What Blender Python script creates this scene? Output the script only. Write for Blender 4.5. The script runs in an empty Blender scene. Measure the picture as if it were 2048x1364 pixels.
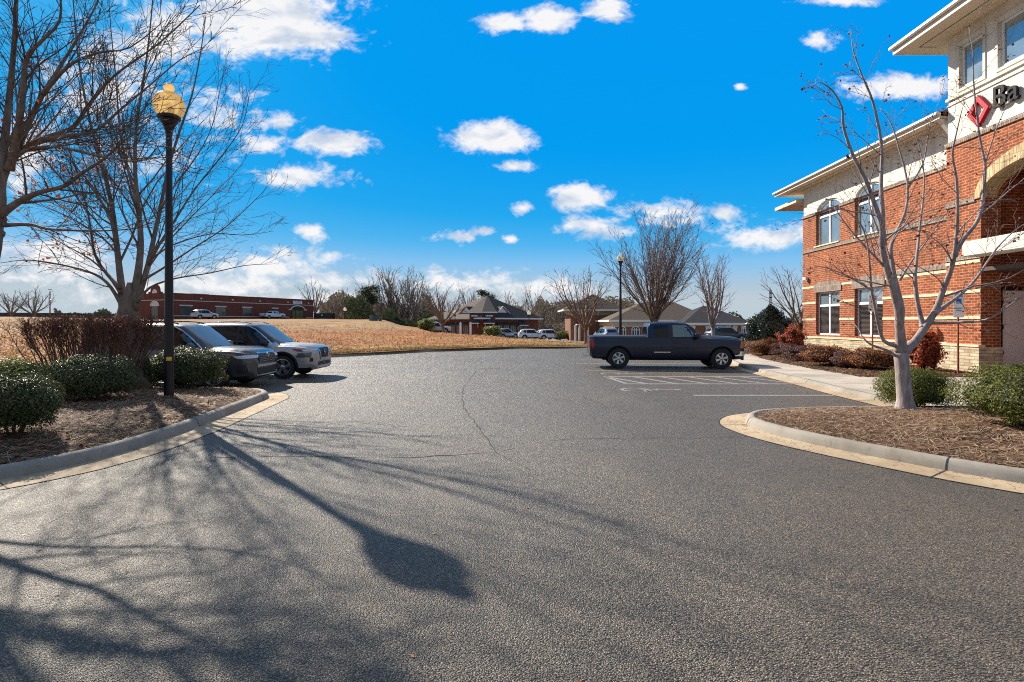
import bpy, bmesh, math, random
import numpy as np
from mathutils import Vector, Matrix
from mathutils.bvhtree import BVHTree

R = math.radians
PI = math.pi
scene = bpy.context.scene
COL = scene.collection
CAM_H, FPX, CX, HY = 1.70, 1110.0, 1024.0, 646.0


def at(px, py, Y):
    """A photo pixel at depth Y (metres) as a place in the world."""
    return Vector(((px - CX) / FPX * Y, Y, CAM_H + (HY - py) / FPX * Y))


ORG = {}


def tag(o, label=None, cat=None, group=None, kind=None):
    if label: o['label'] = label
    if cat: o['category'] = cat
    if group: o['group'] = group
    if kind: o['kind'] = kind
    return o


def empty(name, loc=(0, 0, 0), rz=0.0):
    o = bpy.data.objects.new(name, None)
    o.empty_display_size = 0.3
    COL.objects.link(o)
    o.location = loc
    o.rotation_euler = (0, 0, rz)
    ORG[o.name] = Vector(loc)
    return o


class MB:
    """Collects vertices and faces and links them as one mesh object."""

    def __init__(self):
        self.V, self.F, self.I = [], [], []

    def add(self, verts, faces, mi=0):
        b = len(self.V)
        self.V.extend([tuple(v) for v in verts])
        for f in faces:
            self.F.append([i + b for i in f])
            self.I.append(mi)
        return self

    def quad(self, a, b, c, d, mi=0):
        return self.add([a, b, c, d], [(0, 1, 2, 3)], mi)

    def box(self, x0, x1, y0, y1, z0, z1, mi=0):
        v = [(x0, y0, z0), (x1, y0, z0), (x1, y1, z0), (x0, y1, z0), (x0, y0, z1), (x1, y0, z1), (x1, y1, z1), (x0, y1, z1)]
        return self.add(v, [(3, 2, 1, 0), (4, 5, 6, 7), (0, 1, 5, 4), (1, 2, 6, 5), (2, 3, 7, 6), (3, 0, 4, 7)], mi)

    def obox(self, c, sx, sy, sz, rz=0.0, mi=0, tilt=None):
        m = Matrix.Rotation(rz, 4, 'Z')
        if tilt is not None: m = m @ tilt
        c = Vector(c)
        v = []
        for z in (-.5, .5):
            for x, y in ((-.5, -.5), (.5, -.5), (.5, .5), (-.5, .5)):
                v.append(c + m @ Vector((x * sx, y * sy, z * sz)))
        return self.add(v, [(3, 2, 1, 0), (4, 5, 6, 7), (0, 1, 5, 4), (1, 2, 6, 5), (2, 3, 7, 6), (3, 0, 4, 7)], mi)

    def prism(self, poly, d, mi=0):
        """poly: 3-D points in a plane; d: extrusion vector."""
        n = len(poly)
        d = Vector(d)
        v = [Vector(p) for p in poly] + [Vector(p) + d for p in poly]
        f = [tuple(reversed(range(n))), tuple(range(n, 2 * n))]
        f += [(i, (i + 1) % n, n + (i + 1) % n, n + i) for i in range(n)]
        return self.add(v, f, mi)

    def tube(self, pts, rads, n=6, cap=True, mi=0):
        pts = [Vector(p) for p in pts]
        k = len(pts)
        if k < 2: return self
        rings = []
        ref = None
        for i in range(k):
            t = (pts[min(i + 1, k - 1)] - pts[max(i - 1, 0)])
            if t.length < 1e-9: t = Vector((0, 0, 1))
            t.normalize()
            if ref is None:
                ref = Vector((1, 0, 0)) if abs(t.x) < .8 else Vector((0, 1, 0))
            u = ref - t * ref.dot(t)
            if u.length < 1e-4:
                u = t.orthogonal()
            u.normalize()
            ref = u
            w = t.cross(u)
            r = rads[i]
            rings.append([pts[i] + (u * math.cos(2 * PI * j / n) + w * math.sin(2 * PI * j / n)) * r for j in range(n)])
        v = [p for ring in rings for p in ring]
        f = []
        for i in range(k - 1):
            for j in range(n):
                f.append((i * n + j, i * n + (j + 1) % n, (i + 1) * n + (j + 1) % n, (i + 1) * n + j))
        if cap:
            f.append(tuple(reversed(range(n))))
            f.append(tuple(range((k - 1) * n, k * n)))
        return self.add(v, f, mi)

    def lathe(self, prof, c=(0, 0, 0), n=20, axis='z', mi=0, closed=False):
        c = Vector(c)
        v = []
        for r, h in prof:
            for j in range(n):
                a = 2 * PI * j / n
                if axis == 'z': v.append(c + Vector((r * math.cos(a), r * math.sin(a), h)))
                elif axis == 'y': v.append(c + Vector((r * math.cos(a), h, r * math.sin(a))))
                else: v.append(c + Vector((h, r * math.cos(a), r * math.sin(a))))
        k = len(prof)
        f = []
        for i in range(k - 1 + (1 if closed else 0)):
            i2 = (i + 1) % k
            for j in range(n):
                f.append((i * n + j, i * n + (j + 1) % n, i2 * n + (j + 1) % n, i2 * n + j))
        if not closed:
            f.append(tuple(reversed(range(n))))
            f.append(tuple(range((k - 1) * n, k * n)))
        return self.add(v, f, mi)

    def build(self, name, mat, parent=None, smooth=False, angle=None, label=None, fix=False, bevel=0):
        me = bpy.data.meshes.new(name)
        o = Vector((0, 0, 0))
        if parent is not None: o = ORG.get(parent.name, o)
        V = np.array(self.V, dtype=float).reshape(-1, 3) - np.array(o)
        me.from_pydata(V.tolist(), [], self.F)
        mats = mat if isinstance(mat, (list, tuple)) else [mat]
        for m in mats: me.materials.append(m)
        if len(mats) > 1: me.polygons.foreach_set('material_index', self.I)
        if fix or bevel:
            bm = bmesh.new(); bm.from_mesh(me)
            bmesh.ops.recalc_face_normals(bm, faces=bm.faces)
            if bevel:
                ed = [e for e in bm.edges if len(e.link_faces) == 2 and e.calc_face_angle(0) > .6]
                bmesh.ops.bevel(bm, geom=ed, offset=bevel, segments=2, affect='EDGES', clamp_overlap=True)
            bm.to_mesh(me); bm.free()
        if smooth or angle is not None:
            me.polygons.foreach_set('use_smooth', [True] * len(me.polygons))
            if angle is not None: me.set_sharp_from_angle(angle=R(angle))
        me.update()
        ob = bpy.data.objects.new(name, me)
        COL.objects.link(ob)
        if parent is not None:
            ob.parent = parent
            ORG[ob.name] = o
        if label: ob['label'] = label
        return ob


def children(o):
    return [c for c in bpy.data.objects if c.parent == o]


def copy_tree(o, kids, parent=None):
    """A thing, its parts and their sub-parts. kids: {name: [children]} read once."""
    c = o.copy()
    COL.objects.link(c)
    c.parent = parent
    for ch in kids.get(o.name, []): copy_tree(ch, kids, c)
    return c


def kid_map():
    k = {}
    for o in bpy.data.objects:
        if o.parent: k.setdefault(o.parent.name, []).append(o)
    return k


def struct(name, mb, mat, label=None, smooth=False, angle=None):
    o = mb.build(name, mat, None, smooth=smooth, angle=angle)
    tag(o, label or name.replace('_', ' '), name.replace('_', ' '), kind='structure')
    return o


# ---------------------------------------------------------------- materials
def lin(c):
    """sRGB 0-255 -> linear"""
    return tuple(((x / 255) / 12.92 if x / 255 <= .04045 else ((x / 255 + .055) / 1.055) ** 2.4) for x in c) + (1.0,)


class N:
    """small helper to write node trees"""

    def __init__(self, name):
        self.m = bpy.data.materials.new(name)
        self.m.use_nodes = True
        self.t = self.m.node_tree
        self.b = self.t.nodes['Principled BSDF']
        self.out = self.t.nodes['Material Output']
        self._co = None

    def nd(self, ty, **kw):
        n = self.t.nodes.new(ty)
        for k, v in kw.items():
            if k.startswith('i_'):
                n.inputs[k[2:].replace('_', ' ')].default_value = v
            else: setattr(n, k, v)
        return n

    def ln(self, a, b): self.t.links.new(a, b)

    def co(self):
        if self._co is None: self._co = self.nd('ShaderNodeTexCoord').outputs['Object']
        return self._co

    def noise(self, scale, detail=4, rough=.55, co=None, dist=0):
        n = self.nd('ShaderNodeTexNoise')
        n.inputs['Scale'].default_value = scale
        n.inputs['Detail'].default_value = detail
        n.inputs['Roughness'].default_value = rough
        n.inputs['Distortion'].default_value = dist
        self.ln(co or self.co(), n.inputs['Vector'])
        return n.outputs['Fac']

    def ramp(self, fac, stops):
        r = self.nd('ShaderNodeValToRGB')
        el = r.color_ramp.elements
        while len(el) < len(stops): el.new(.5)
        for e, (p, c) in zip(el, stops):
            e.position = p
            e.color = c if len(c) == 4 else tuple(c) + (1,)
        self.ln(fac, r.inputs['Fac'])
        return r.outputs['Color']

    def mix(self, fac, a, b, mode='MIX'):
        n = self.nd('ShaderNodeMix', data_type='RGBA', blend_type=mode)
        for s, v in ((n.inputs[0], fac), (n.inputs[6], a), (n.inputs[7], b)):
            if isinstance(v, (int, float)): s.default_value = v
            elif isinstance(v, (tuple, list)): s.default_value = v if len(v) == 4 else tuple(v) + (1,)
            else: self.ln(v, s)
        return n.outputs[2]

    def math(self, op, a, b=0.0, clamp=False):
        n = self.nd('ShaderNodeMath', operation=op, use_clamp=clamp)
        for s, v in ((n.inputs[0], a), (n.inputs[1], b)):
            if isinstance(v, (int, float)): s.default_value = v
            else: self.ln(v, s)
        return n.outputs[0]

    def bump(self, h, strength=.5, dist=.01):
        n = self.nd('ShaderNodeBump')
        n.inputs['Strength'].default_value = strength
        n.inputs['Distance'].default_value = dist
        self.ln(h, n.inputs['Height'])
        self.ln(n.outputs['Normal'], self.b.inputs['Normal'])

    def set(self, col=None, rough=None, metal=None, spec=None, **kw):
        for k, v in (('Base Color', col), ('Roughness', rough), ('Metallic', metal), ('Specular IOR Level', spec)):
            if v is None: continue
            if isinstance(v, (int, float, tuple, list)):
                self.b.inputs[k].default_value = v
            else: self.ln(v, self.b.inputs[k])
        for k, v in kw.items():
            self.b.inputs[k.replace('_', ' ')].default_value = v
        return self.m


def simple(name, col, rough=.6, metal=0, var=.12, scale=6, bump=0, bscale=80, spec=.5, **kw):
    n = N(name)
    c = tuple(col[:3])
    dark = tuple(x * (1 - var) for x in c) + (1,)
    lite = tuple(min(1, x * (1 + var)) for x in c) + (1,)
    f = n.noise(scale, 5)
    n.set(n.ramp(f, [(.3, dark), (.7, lite)]), rough, metal, spec, **kw)
    if bump: n.bump(n.noise(bscale, 3), bump, .01)
    return n.m


def wall_uv(n):
    """object-space (u, v): along the wall, up; for walls facing x or y"""
    geo = n.nd('ShaderNodeNewGeometry')
    sp = n.nd('ShaderNodeSeparateXYZ'); n.ln(n.co(), sp.inputs[0])
    sn = n.nd('ShaderNodeSeparateXYZ'); n.ln(geo.outputs['Normal'], sn.inputs[0])
    ax = n.math('ABSOLUTE', sn.outputs['X'])
    isx = n.math('GREATER_THAN', ax, .7071)
    mixn = n.nd('ShaderNodeMix', data_type='FLOAT')
    n.ln(isx, mixn.inputs[0]); n.ln(sp.outputs['X'], mixn.inputs[2]); n.ln(sp.outputs['Y'], mixn.inputs[3])
    cb = n.nd('ShaderNodeCombineXYZ')
    n.ln(mixn.outputs[0], cb.inputs[0]); n.ln(sp.outputs['Z'], cb.inputs[1])
    return cb.outputs[0]


def brick_mat(name, c1, c2, mortar, bw=.24, bh=.092, ms=.016, var=.25):
    n = N(name)
    uv = wall_uv(n)
    br = n.nd('ShaderNodeTexBrick')
    n.ln(uv, br.inputs['Vector'])
    br.inputs['Scale'].default_value = 1
    br.inputs['Color1'].default_value = c1
    br.inputs['Color2'].default_value = c2
    br.inputs['Mortar'].default_value = mortar
    br.inputs['Mortar Size'].default_value = ms
    br.inputs['Mortar Smooth'].default_value = .1
    br.inputs['Bias'].default_value = 0
    br.inputs['Brick Width'].default_value = bw
    br.inputs['Row Height'].default_value = bh
    blot = n.ramp(n.noise(.6, 4), [(.3, (1 - var * .6,) * 3 + (1,)), (.7, (1 + var * .3,) * 3 + (1,))])
    col = n.mix(1.0, br.outputs['Color'], blot, 'MULTIPLY')
    mp = n.nd('ShaderNodeMapping'); n.ln(uv, mp.inputs[0]); mp.inputs['Scale'].default_value = (2.2, .22, 1)
    col = n.mix(1.0, col, n.ramp(n.noise(1.4, 5, .65, mp.outputs[0]), [(.34, (.80, .79, .79, 1)), (.60, (1.06, 1.05, 1.04, 1))]), 'MULTIPLY')
    mp2 = n.nd('ShaderNodeMapping'); n.ln(uv, mp2.inputs[0]); mp2.inputs['Scale'].default_value = (1 / bw, 1 / bh, 1)
    col = n.mix(1.0, col, n.ramp(n.noise(1.0, 1, .5, mp2.outputs[0]), [(.34, (.74, .72, .70, 1)), (.66, (1.20, 1.18, 1.14, 1))]), 'MULTIPLY')
    n.set(col, .85, 0, .25)
    n.bump(n.math('SUBTRACT', 1.0, br.outputs['Fac']), .5, .01)
    return n.m


def leaf_mat(name, cols, rough=.45, trans=.25, spec=.5):
    """leaf faces; each loose leaf gets its own tone"""
    n = N(name)
    geo = n.nd('ShaderNodeNewGeometry')
    k = len(cols)
    c = n.ramp(geo.outputs['Random Per Island'], [(i / max(1, k - 1), col) for i, col in enumerate(cols)])
    n.set(c, rough, 0, spec)
    tr = n.nd('ShaderNodeBsdfTranslucent')
    n.ln(c, tr.inputs['Color'])
    mx = n.nd('ShaderNodeMixShader')
    mx.inputs[0].default_value = trans
    n.ln(n.b.outputs[0], mx.inputs[1]); n.ln(tr.outputs[0], mx.inputs[2])
    n.ln(mx.outputs[0], n.out.inputs['Surface'])
    return n.m


def bark_mat(name, c1, c2, scale=9, stretch=.25):
    n = N(name)
    mp = n.nd('ShaderNodeMapping'); n.ln(n.co(), mp.inputs[0]); mp.inputs['Scale'].default_value = (1, 1, stretch)
    f = n.noise(scale, 6, .65, mp.outputs[0], .6)
    g = n.noise(2.2, 3)
    c = n.mix(n.math('MULTIPLY', g, .6), n.ramp(f, [(.32, c1), (.68, c2)]), c1)
    n.set(c, .85, 0, .2)
    n.bump(f, .6, .02)
    return n.m


def paint_mat(name, col, flake=0.0, rough=.28, coat=.6, spec=.5):
    n = N(name)
    c = tuple(col[:3]) + (1,)
    f = n.noise(3, 4)
    d = tuple(x * .9 for x in col[:3]) + (1,)
    dirt = n.noise(14, 6, .7)
    n.set(n.ramp(f, [(.3, d), (.7, c)]), n.ramp(dirt, [(.3, (rough * .8,) * 3), (.75, (rough * 1.4,) * 3)]), flake, spec, Coat_Weight=coat, Coat_Roughness=.06)
    return n.m


def glass_mat(name, col, rough=.04, spec=.8, transmission=0.0, metal=0.0):
    n = N(name)
    f = n.noise(2.5, 3)
    d = tuple(x * .8 for x in col[:3]) + (1,)
    n.set(n.ramp(f, [(.3, d), (.7, tuple(col[:3]) + (1,))]), rough, metal, spec)
    n.b.inputs['Transmission Weight'].default_value = transmission
    return n.m
# ================================================================ camera, sun, sky
cam_d = bpy.data.cameras.new('camera')
cam = bpy.data.objects.new('camera', cam_d)
COL.objects.link(cam)
cam.location = (0, 0, CAM_H)
cam.rotation_euler = (R(90), 0, 0)
cam_d.sensor_width = 36
cam_d.lens = FPX / 2048 * 36
cam_d.shift_y = -(682 - HY) / 2048
cam_d.clip_start = .05
cam_d.clip_end = 6000
scene.camera = cam

SUN_AZ = math.atan2(-.655, .757)      # measured from +Y towards +X
SUN_EL = R(32.8)
sd = Vector((math.sin(SUN_AZ) * math.cos(SUN_EL), math.cos(SUN_AZ) * math.cos(SUN_EL), math.sin(SUN_EL)))
sun_d = bpy.data.lights.new('sun', 'SUN')
sun = bpy.data.objects.new('sun', sun_d)
COL.objects.link(sun)
sun.rotation_euler = (-sd).to_track_quat('-Z', 'Y').to_euler()
sun.location = (0, 0, 60)
sun_d.energy = 5.0
sun_d.angle = R(.53)
sun_d.color = (1.0, .905, .77)

vs = scene.view_settings
vs.view_transform = 'Standard'
vs.look = 'None'
EXPO = .86
vs.exposure = EXPO
vs.gamma = 1
scene.display_settings.display_device = 'sRGB'
scene.cycles.max_bounces = 6
scene.cycles.transparent_max_bounces = 8
scene.cycles.use_denoising = False
scene.cycles.use_adaptive_sampling = False
scene.cycles.filter_width = 1.05
scene.cycles.sample_clamp_indirect = 4

W = bpy.data.worlds.new('World')
scene.world = W
W.use_nodes = True
wt = W.node_tree
wt.nodes.clear()


def wn(ty, **kw):
    n = wt.nodes.new(ty)
    for k, v in kw.items(): setattr(n, k, v)
    return n


def wmath(op, a, b=0.0, clamp=False):
    n = wn('ShaderNodeMath', operation=op, use_clamp=clamp)
    for s, v in ((n.inputs[0], a), (n.inputs[1], b)):
        if isinstance(v, (int, float)): s.default_value = v
        else: wt.links.new(v, s)
    return n.outputs[0]


sky = wn('ShaderNodeTexSky', sky_type='NISHITA')
sky.sun_disc = False
sky.sun_elevation = SUN_EL
sky.sun_rotation = SUN_AZ
sky.air_density = 1.0
sky.dust_density = .1
sky.ozone_density = 2.5
sky.altitude = 200
# clear dry winter air: the sky's own hue, from red/blue balance, deepened to azure overhead and held pale at the horizon
spc = wn('ShaderNodeSeparateColor'); wt.links.new(sky.outputs[0], spc.inputs[0])
rb = wmath('DIVIDE', spc.outputs[0], wmath('MAXIMUM', spc.outputs[2], .01))
srp = wn('ShaderNodeValToRGB')
SKY_STOPS = [(.30, (.002, .31, .88)), (.36, (.001, .335, .875)), (.43, (.018, .395, .87)), (.50, (.09, .47, .87)), (.58, (.235, .546, .87)), (.68, (.35, .57, .78)), (.80, (.44, .58, .69)), (.99, (.52, .61, .68))]
el = srp.color_ramp.elements
while len(el) < len(SKY_STOPS): el.new(.5)
for e_, (p_, c_) in zip(el, SKY_STOPS): e_.position = p_; e_.color = c_ + (1,)
wt.links.new(rb, srp.inputs['Fac'])
bg = wn('ShaderNodeBackground')
bg.inputs['Strength'].default_value = 1 / 2 ** EXPO
wt.links.new(srp.outputs[0], bg.inputs['Color'])
# clouds: banks of cumulus at fixed bearings, edges broken by noise
tc = wn('ShaderNodeTexCoord')
sp = wn('ShaderNodeSeparateXYZ')
wt.links.new(tc.outputs['Generated'], sp.inputs[0])
yy = wmath('MAXIMUM', wmath('ABSOLUTE', sp.outputs[1]), .12)
cu = wmath('DIVIDE', sp.outputs[0], yy)
cv = wmath('DIVIDE', sp.outputs[2], yy)
cb = wn('ShaderNodeCombineXYZ')
wt.links.new(cu, cb.inputs[0]); wt.links.new(cv, cb.inputs[1])
CUV = cb.outputs[0]


def wnoise(scale, detail, rough, vec, off=(0, 0, 0), stretch=(1, 1.6, 1), dist=0.0):
    mp = wn('ShaderNodeMapping')
    mp.inputs['Location'].default_value = off
    mp.inputs['Scale'].default_value = stretch
    wt.links.new(vec, mp.inputs[0])
    n = wn('ShaderNodeTexNoise')
    n.inputs['Scale'].default_value = scale
    n.inputs['Detail'].default_value = detail
    n.inputs['Roughness'].default_value = rough
    n.inputs['Distortion'].default_value = dist
    wt.links.new(mp.outputs[0], n.inputs['Vector'])
    return n.outputs['Fac']


CLOUDS = [  # bearing and height of each cloud, its half width and half height, how dense
    (520, 35, 190, 75, 1.15), (640, 70, 70, 34, 1.0), (330, 60, 150, 80, .72), (230, 170, 190, 110, .52),
    (1000, 45, 48, 20, .9), (1105, 42, 54, 28, 1.0), (1215, 15, 50, 26, 1.0), (985, 274, 78, 32, 1.05),
    (665, 289, 80, 24, 1.0), (538, 288, 55, 20, .85), (548, 243, 66, 24, .85), (600, 354, 100, 26, .98), (627, 464, 34, 19, 1.05),
    (1030, 332, 72, 14, .8), (1158, 394, 64, 27, .95), (1046, 417, 32, 14, .8), (905, 474, 52, 14, .75), (962, 464, 30, 9, .7),
    (1020, 478, 18, 9, .8), (1330, 426, 120, 26, .74), (1200, 452, 90, 20, .78), (1450, 425, 60, 22, .7), (1530, 472, 110, 30, .88),
    (1800, 176, 125, 24, 1.0), (1640, 78, 40, 18, .62), (1478, 174, 16, 9, .85), (1690, 2, 70, 12, .9),
    (540, 530, 130, 34, .8), (470, 565, 170, 34, .62), (700, 560, 140, 20, .6), (930, 562, 140, 24, .66), (1085, 578, 110, 28, .8),
    (875, 556, 44, 24, .75), (100, 520, 150, 44, 1.0), (50, 300, 60, 90, .7), (300, 300, 150, 60, .5), (430, 215, 100, 50, .5),
    (300, 592, 220, 22, .5), (660, 600, 280, 18, .6), (1000, 618, 300, 16, .6), (-250, 300, 220, 90, 1.0), (-400, 90, 260, 80, .9),
    (2350, 320, 240, 60, 1.0), (2600, 120, 240, 80, .9), (2250, 470, 170, 50, .8),
]
dens = None
for (px, py, a, b, amp) in CLOUDS:
    vm = wn('ShaderNodeVectorMath', operation='SUBTRACT')
    wt.links.new(CUV, vm.inputs[0])
    vm.inputs[1].default_value = ((px - CX) / FPX, (HY - py) / FPX, 0)
    v2 = wn('ShaderNodeVectorMath', operation='MULTIPLY')
    wt.links.new(vm.outputs[0], v2.inputs[0])
    v2.inputs[1].default_value = (FPX / (a * 1.32), FPX / (b * 1.5), 0)
    v3 = wn('ShaderNodeVectorMath', operation='LENGTH')
    wt.links.new(v2.outputs[0], v3.inputs[0])
    m = wmath('MULTIPLY', wmath('SUBTRACT', 1.0, v3.outputs['Value']), amp)
    dens = m if dens is None else wmath('MAXIMUM', dens, m)
n1 = wnoise(11, 7, .62, CUV, (3.1, .2, 0), (1, 1.7, 1), .5)
n2 = wnoise(40, 4, .65, CUV, (1.7, 4.2, 0), (1, 1.4, 1), .3)
nn = wmath('ADD', wmath('MULTIPLY', wmath('SUBTRACT', n1, .5), 3.0), wmath('MULTIPLY', wmath('SUBTRACT', n2, .5), 1.3))
# unseen broken cloud added overhead and behind the viewer, to neutralise the blue fill
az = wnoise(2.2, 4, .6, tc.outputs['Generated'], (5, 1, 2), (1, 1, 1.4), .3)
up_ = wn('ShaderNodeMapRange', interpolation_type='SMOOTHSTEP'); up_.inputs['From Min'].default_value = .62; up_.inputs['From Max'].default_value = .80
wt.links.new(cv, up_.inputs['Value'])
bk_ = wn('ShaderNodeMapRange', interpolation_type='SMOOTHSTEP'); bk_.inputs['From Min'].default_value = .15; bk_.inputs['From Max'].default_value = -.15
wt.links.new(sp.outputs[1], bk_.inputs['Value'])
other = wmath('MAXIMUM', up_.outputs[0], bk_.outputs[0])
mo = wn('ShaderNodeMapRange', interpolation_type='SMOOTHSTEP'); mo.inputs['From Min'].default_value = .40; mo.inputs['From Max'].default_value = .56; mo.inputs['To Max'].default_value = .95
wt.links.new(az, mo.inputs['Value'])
tot = wmath('ADD', wmath('MAXIMUM', dens, -1.2), wmath('MULTIPLY', nn, .62))
mr = wn('ShaderNodeMapRange', interpolation_type='SMOOTHSTEP')
mr.inputs['From Min'].default_value = .13
mr.inputs['From Max'].default_value = .70
mr.inputs['To Max'].default_value = .97
wt.links.new(tot, mr.inputs['Value'])
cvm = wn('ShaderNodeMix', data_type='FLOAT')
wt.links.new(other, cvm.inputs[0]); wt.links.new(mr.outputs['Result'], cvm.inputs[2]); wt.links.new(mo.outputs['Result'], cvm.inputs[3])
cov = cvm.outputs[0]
shade = wnoise(12, 3, .55, CUV, (3.1, .16, 0), (1, 1.9, 1), .25)
cr = wn('ShaderNodeValToRGB')
e = cr.color_ramp.elements
e[0].position, e[0].color = .34, (.60, .68, .80, 1)
e[1].position, e[1].color = .52, (.96, .95, .95, 1)
wt.links.new(shade, cr.inputs['Fac'])
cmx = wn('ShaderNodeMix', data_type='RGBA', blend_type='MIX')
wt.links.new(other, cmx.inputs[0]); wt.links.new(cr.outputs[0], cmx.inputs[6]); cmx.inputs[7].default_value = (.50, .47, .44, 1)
bgc = wn('ShaderNodeBackground')
bgc.inputs['Strength'].default_value = 1.0 / 2 ** EXPO
wt.links.new(cmx.outputs[2], bgc.inputs['Color'])
mxs = wn('ShaderNodeMixShader')
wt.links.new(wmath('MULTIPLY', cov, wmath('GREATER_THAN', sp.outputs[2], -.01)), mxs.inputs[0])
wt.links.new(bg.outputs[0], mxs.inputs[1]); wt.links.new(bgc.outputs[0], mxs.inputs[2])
wo = wn('ShaderNodeOutputWorld')
wt.links.new(mxs.outputs[0], wo.inputs['Surface'])

# ================================================================ ground materials


def asphalt():
    n = N('asphalt')
    vo = n.nd('ShaderNodeTexVoronoi'); vo.inputs['Scale'].default_value = 100
    n.ln(n.co(), vo.inputs['Vector'])
    vo2 = n.nd('ShaderNodeTexVoronoi'); vo2.inputs['Scale'].default_value = 42
    n.ln(n.co(), vo2.inputs['Vector'])
    sepc = n.nd('ShaderNodeSeparateColor'); n.ln(vo.outputs['Color'], sepc.inputs[0])
    chips = n.ramp(sepc.outputs[0], [(0, (.046, .042, .035)), (.45, (.085, .077, .064)), (.8, (.15, .135, .11)), (1, (.28, .255, .21))])
    # stones stand out of darker binder
    gap = n.ramp(vo.outputs['Distance'], [(.22, (1.35, 1.35, 1.35)), (.55, (.17, .168, .165))])
    chips = n.mix(1, chips, gap, 'MULTIPLY')
    big = n.ramp(n.noise(.22, 5, .6), [(.32, (.72, .72, .73)), (.68, (1.30, 1.27, 1.22))])
    mid = n.ramp(n.noise(2.3, 5, .62), [(.3, (.85, .85, .85)), (.7, (1.15, 1.15, 1.15))])
    # the aisle that traffic has polished is greyer than the newer surfacing on its right
    spx = n.nd('ShaderNodeSeparateXYZ'); n.ln(n.co(), spx.inputs[0])
    wob = n.math('MULTIPLY', n.math('SUBTRACT', n.noise(.5, 3), .5), 1.6)
    lane = n.math('ADD', spx.outputs[0], wob)
    mrr = n.nd('ShaderNodeMapRange', interpolation_type='SMOOTHSTEP')
    mrr.inputs['From Min'].default_value = .6; mrr.inputs['From Max'].default_value = 4.0
    n.ln(lane, mrr.inputs['Value'])
    c = n.mix(1, n.mix(1, chips, big, 'MULTIPLY'), mid, 'MULTIPLY')
    c = n.mix(mrr.outputs[0], c, n.mix(1, c, (.86, .85, .85), 'MULTIPLY'))
    # faint pale dust in streaks, oil spots in the stalls
    oil = n.ramp(n.noise(.75, 2, .5), [(.60, (1, 1, 1)), (.72, (.66, .66, .66))])
    c = n.mix(1, c, oil, 'MULTIPLY')
    # the seam between two passes of the paver: the right-hand one is a little darker
    seam = n.math('ADD', spx.outputs[0], n.math('MULTIPLY', n.math('SUBTRACT', spx.outputs[1], 7.3), .168))
    sm = n.nd('ShaderNodeMapRange', interpolation_type='SMOOTHSTEP'); sm.inputs['From Min'].default_value = -.38; sm.inputs['From Max'].default_value = -.05
    n.ln(n.math('ADD', seam, n.math('MULTIPLY', n.math('SUBTRACT', n.noise(1.3, 3), .5), .35)), sm.inputs['Value'])
    c = n.mix(n.math('MULTIPLY', sm.outputs[0], .9), c, n.mix(1, c, (.88, .87, .87), 'MULTIPLY'))
    mpx = n.nd('ShaderNodeMapping'); n.ln(n.co(), mpx.inputs[0]); mpx.inputs['Scale'].default_value = (1, .12, 1); mpx.inputs['Rotation'].default_value = (0, 0, .12)
    wear = n.ramp(n.noise(.9, 3, .5, mpx.outputs[0]), [(.36, (.88, .88, .88)), (.64, (1.10, 1.10, 1.10))])
    c = n.mix(1, c, wear, 'MULTIPLY')
    c = n.mix(1, c, (1.5, 1.27, .98, 1), 'MULTIPLY')
    n.set(c, n.ramp(sepc.outputs[1], [(0, (.36,) * 3), (1, (.68,) * 3)]), 0, .48, Sheen_Weight=.14, Sheen_Roughness=.3, Sheen_Tint=(1, .92, .82, 1))
    h = n.math('ADD', n.math('MULTIPLY', vo.outputs['Distance'], -1.0), n.math('MULTIPLY', vo2.outputs['Distance'], -.22))
    n.bump(h, 1.0, .010)
    return n.m


def concrete(name, c1, c2, sc=1.0):
    n = N(name)
    f = n.noise(1.4 * sc, 6, .65)
    g = n.noise(26 * sc, 4, .6)
    st = n.noise(.55, 6, .7)
    spk = n.noise(9, 3, .6)
    c = n.mix(n.math('MULTIPLY', g, .35), n.ramp(f, [(.3, c1), (.7, c2)]), (c1[0] * .7, c1[1] * .68, c1[2] * .66))
    c = n.mix(1, c, n.ramp(st, [(.36, (.72, .69, .64)), (.56, (1.04, 1.03, 1.02))]), 'MULTIPLY')
    c = n.mix(1, c, n.ramp(spk, [(.60, (1, 1, 1)), (.74, (.70, .68, .64))]), 'MULTIPLY')
    n.set(c, .85, 0, .25)
    n.bump(n.noise(140, 3), .35, .004)
    return n.m


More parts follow.
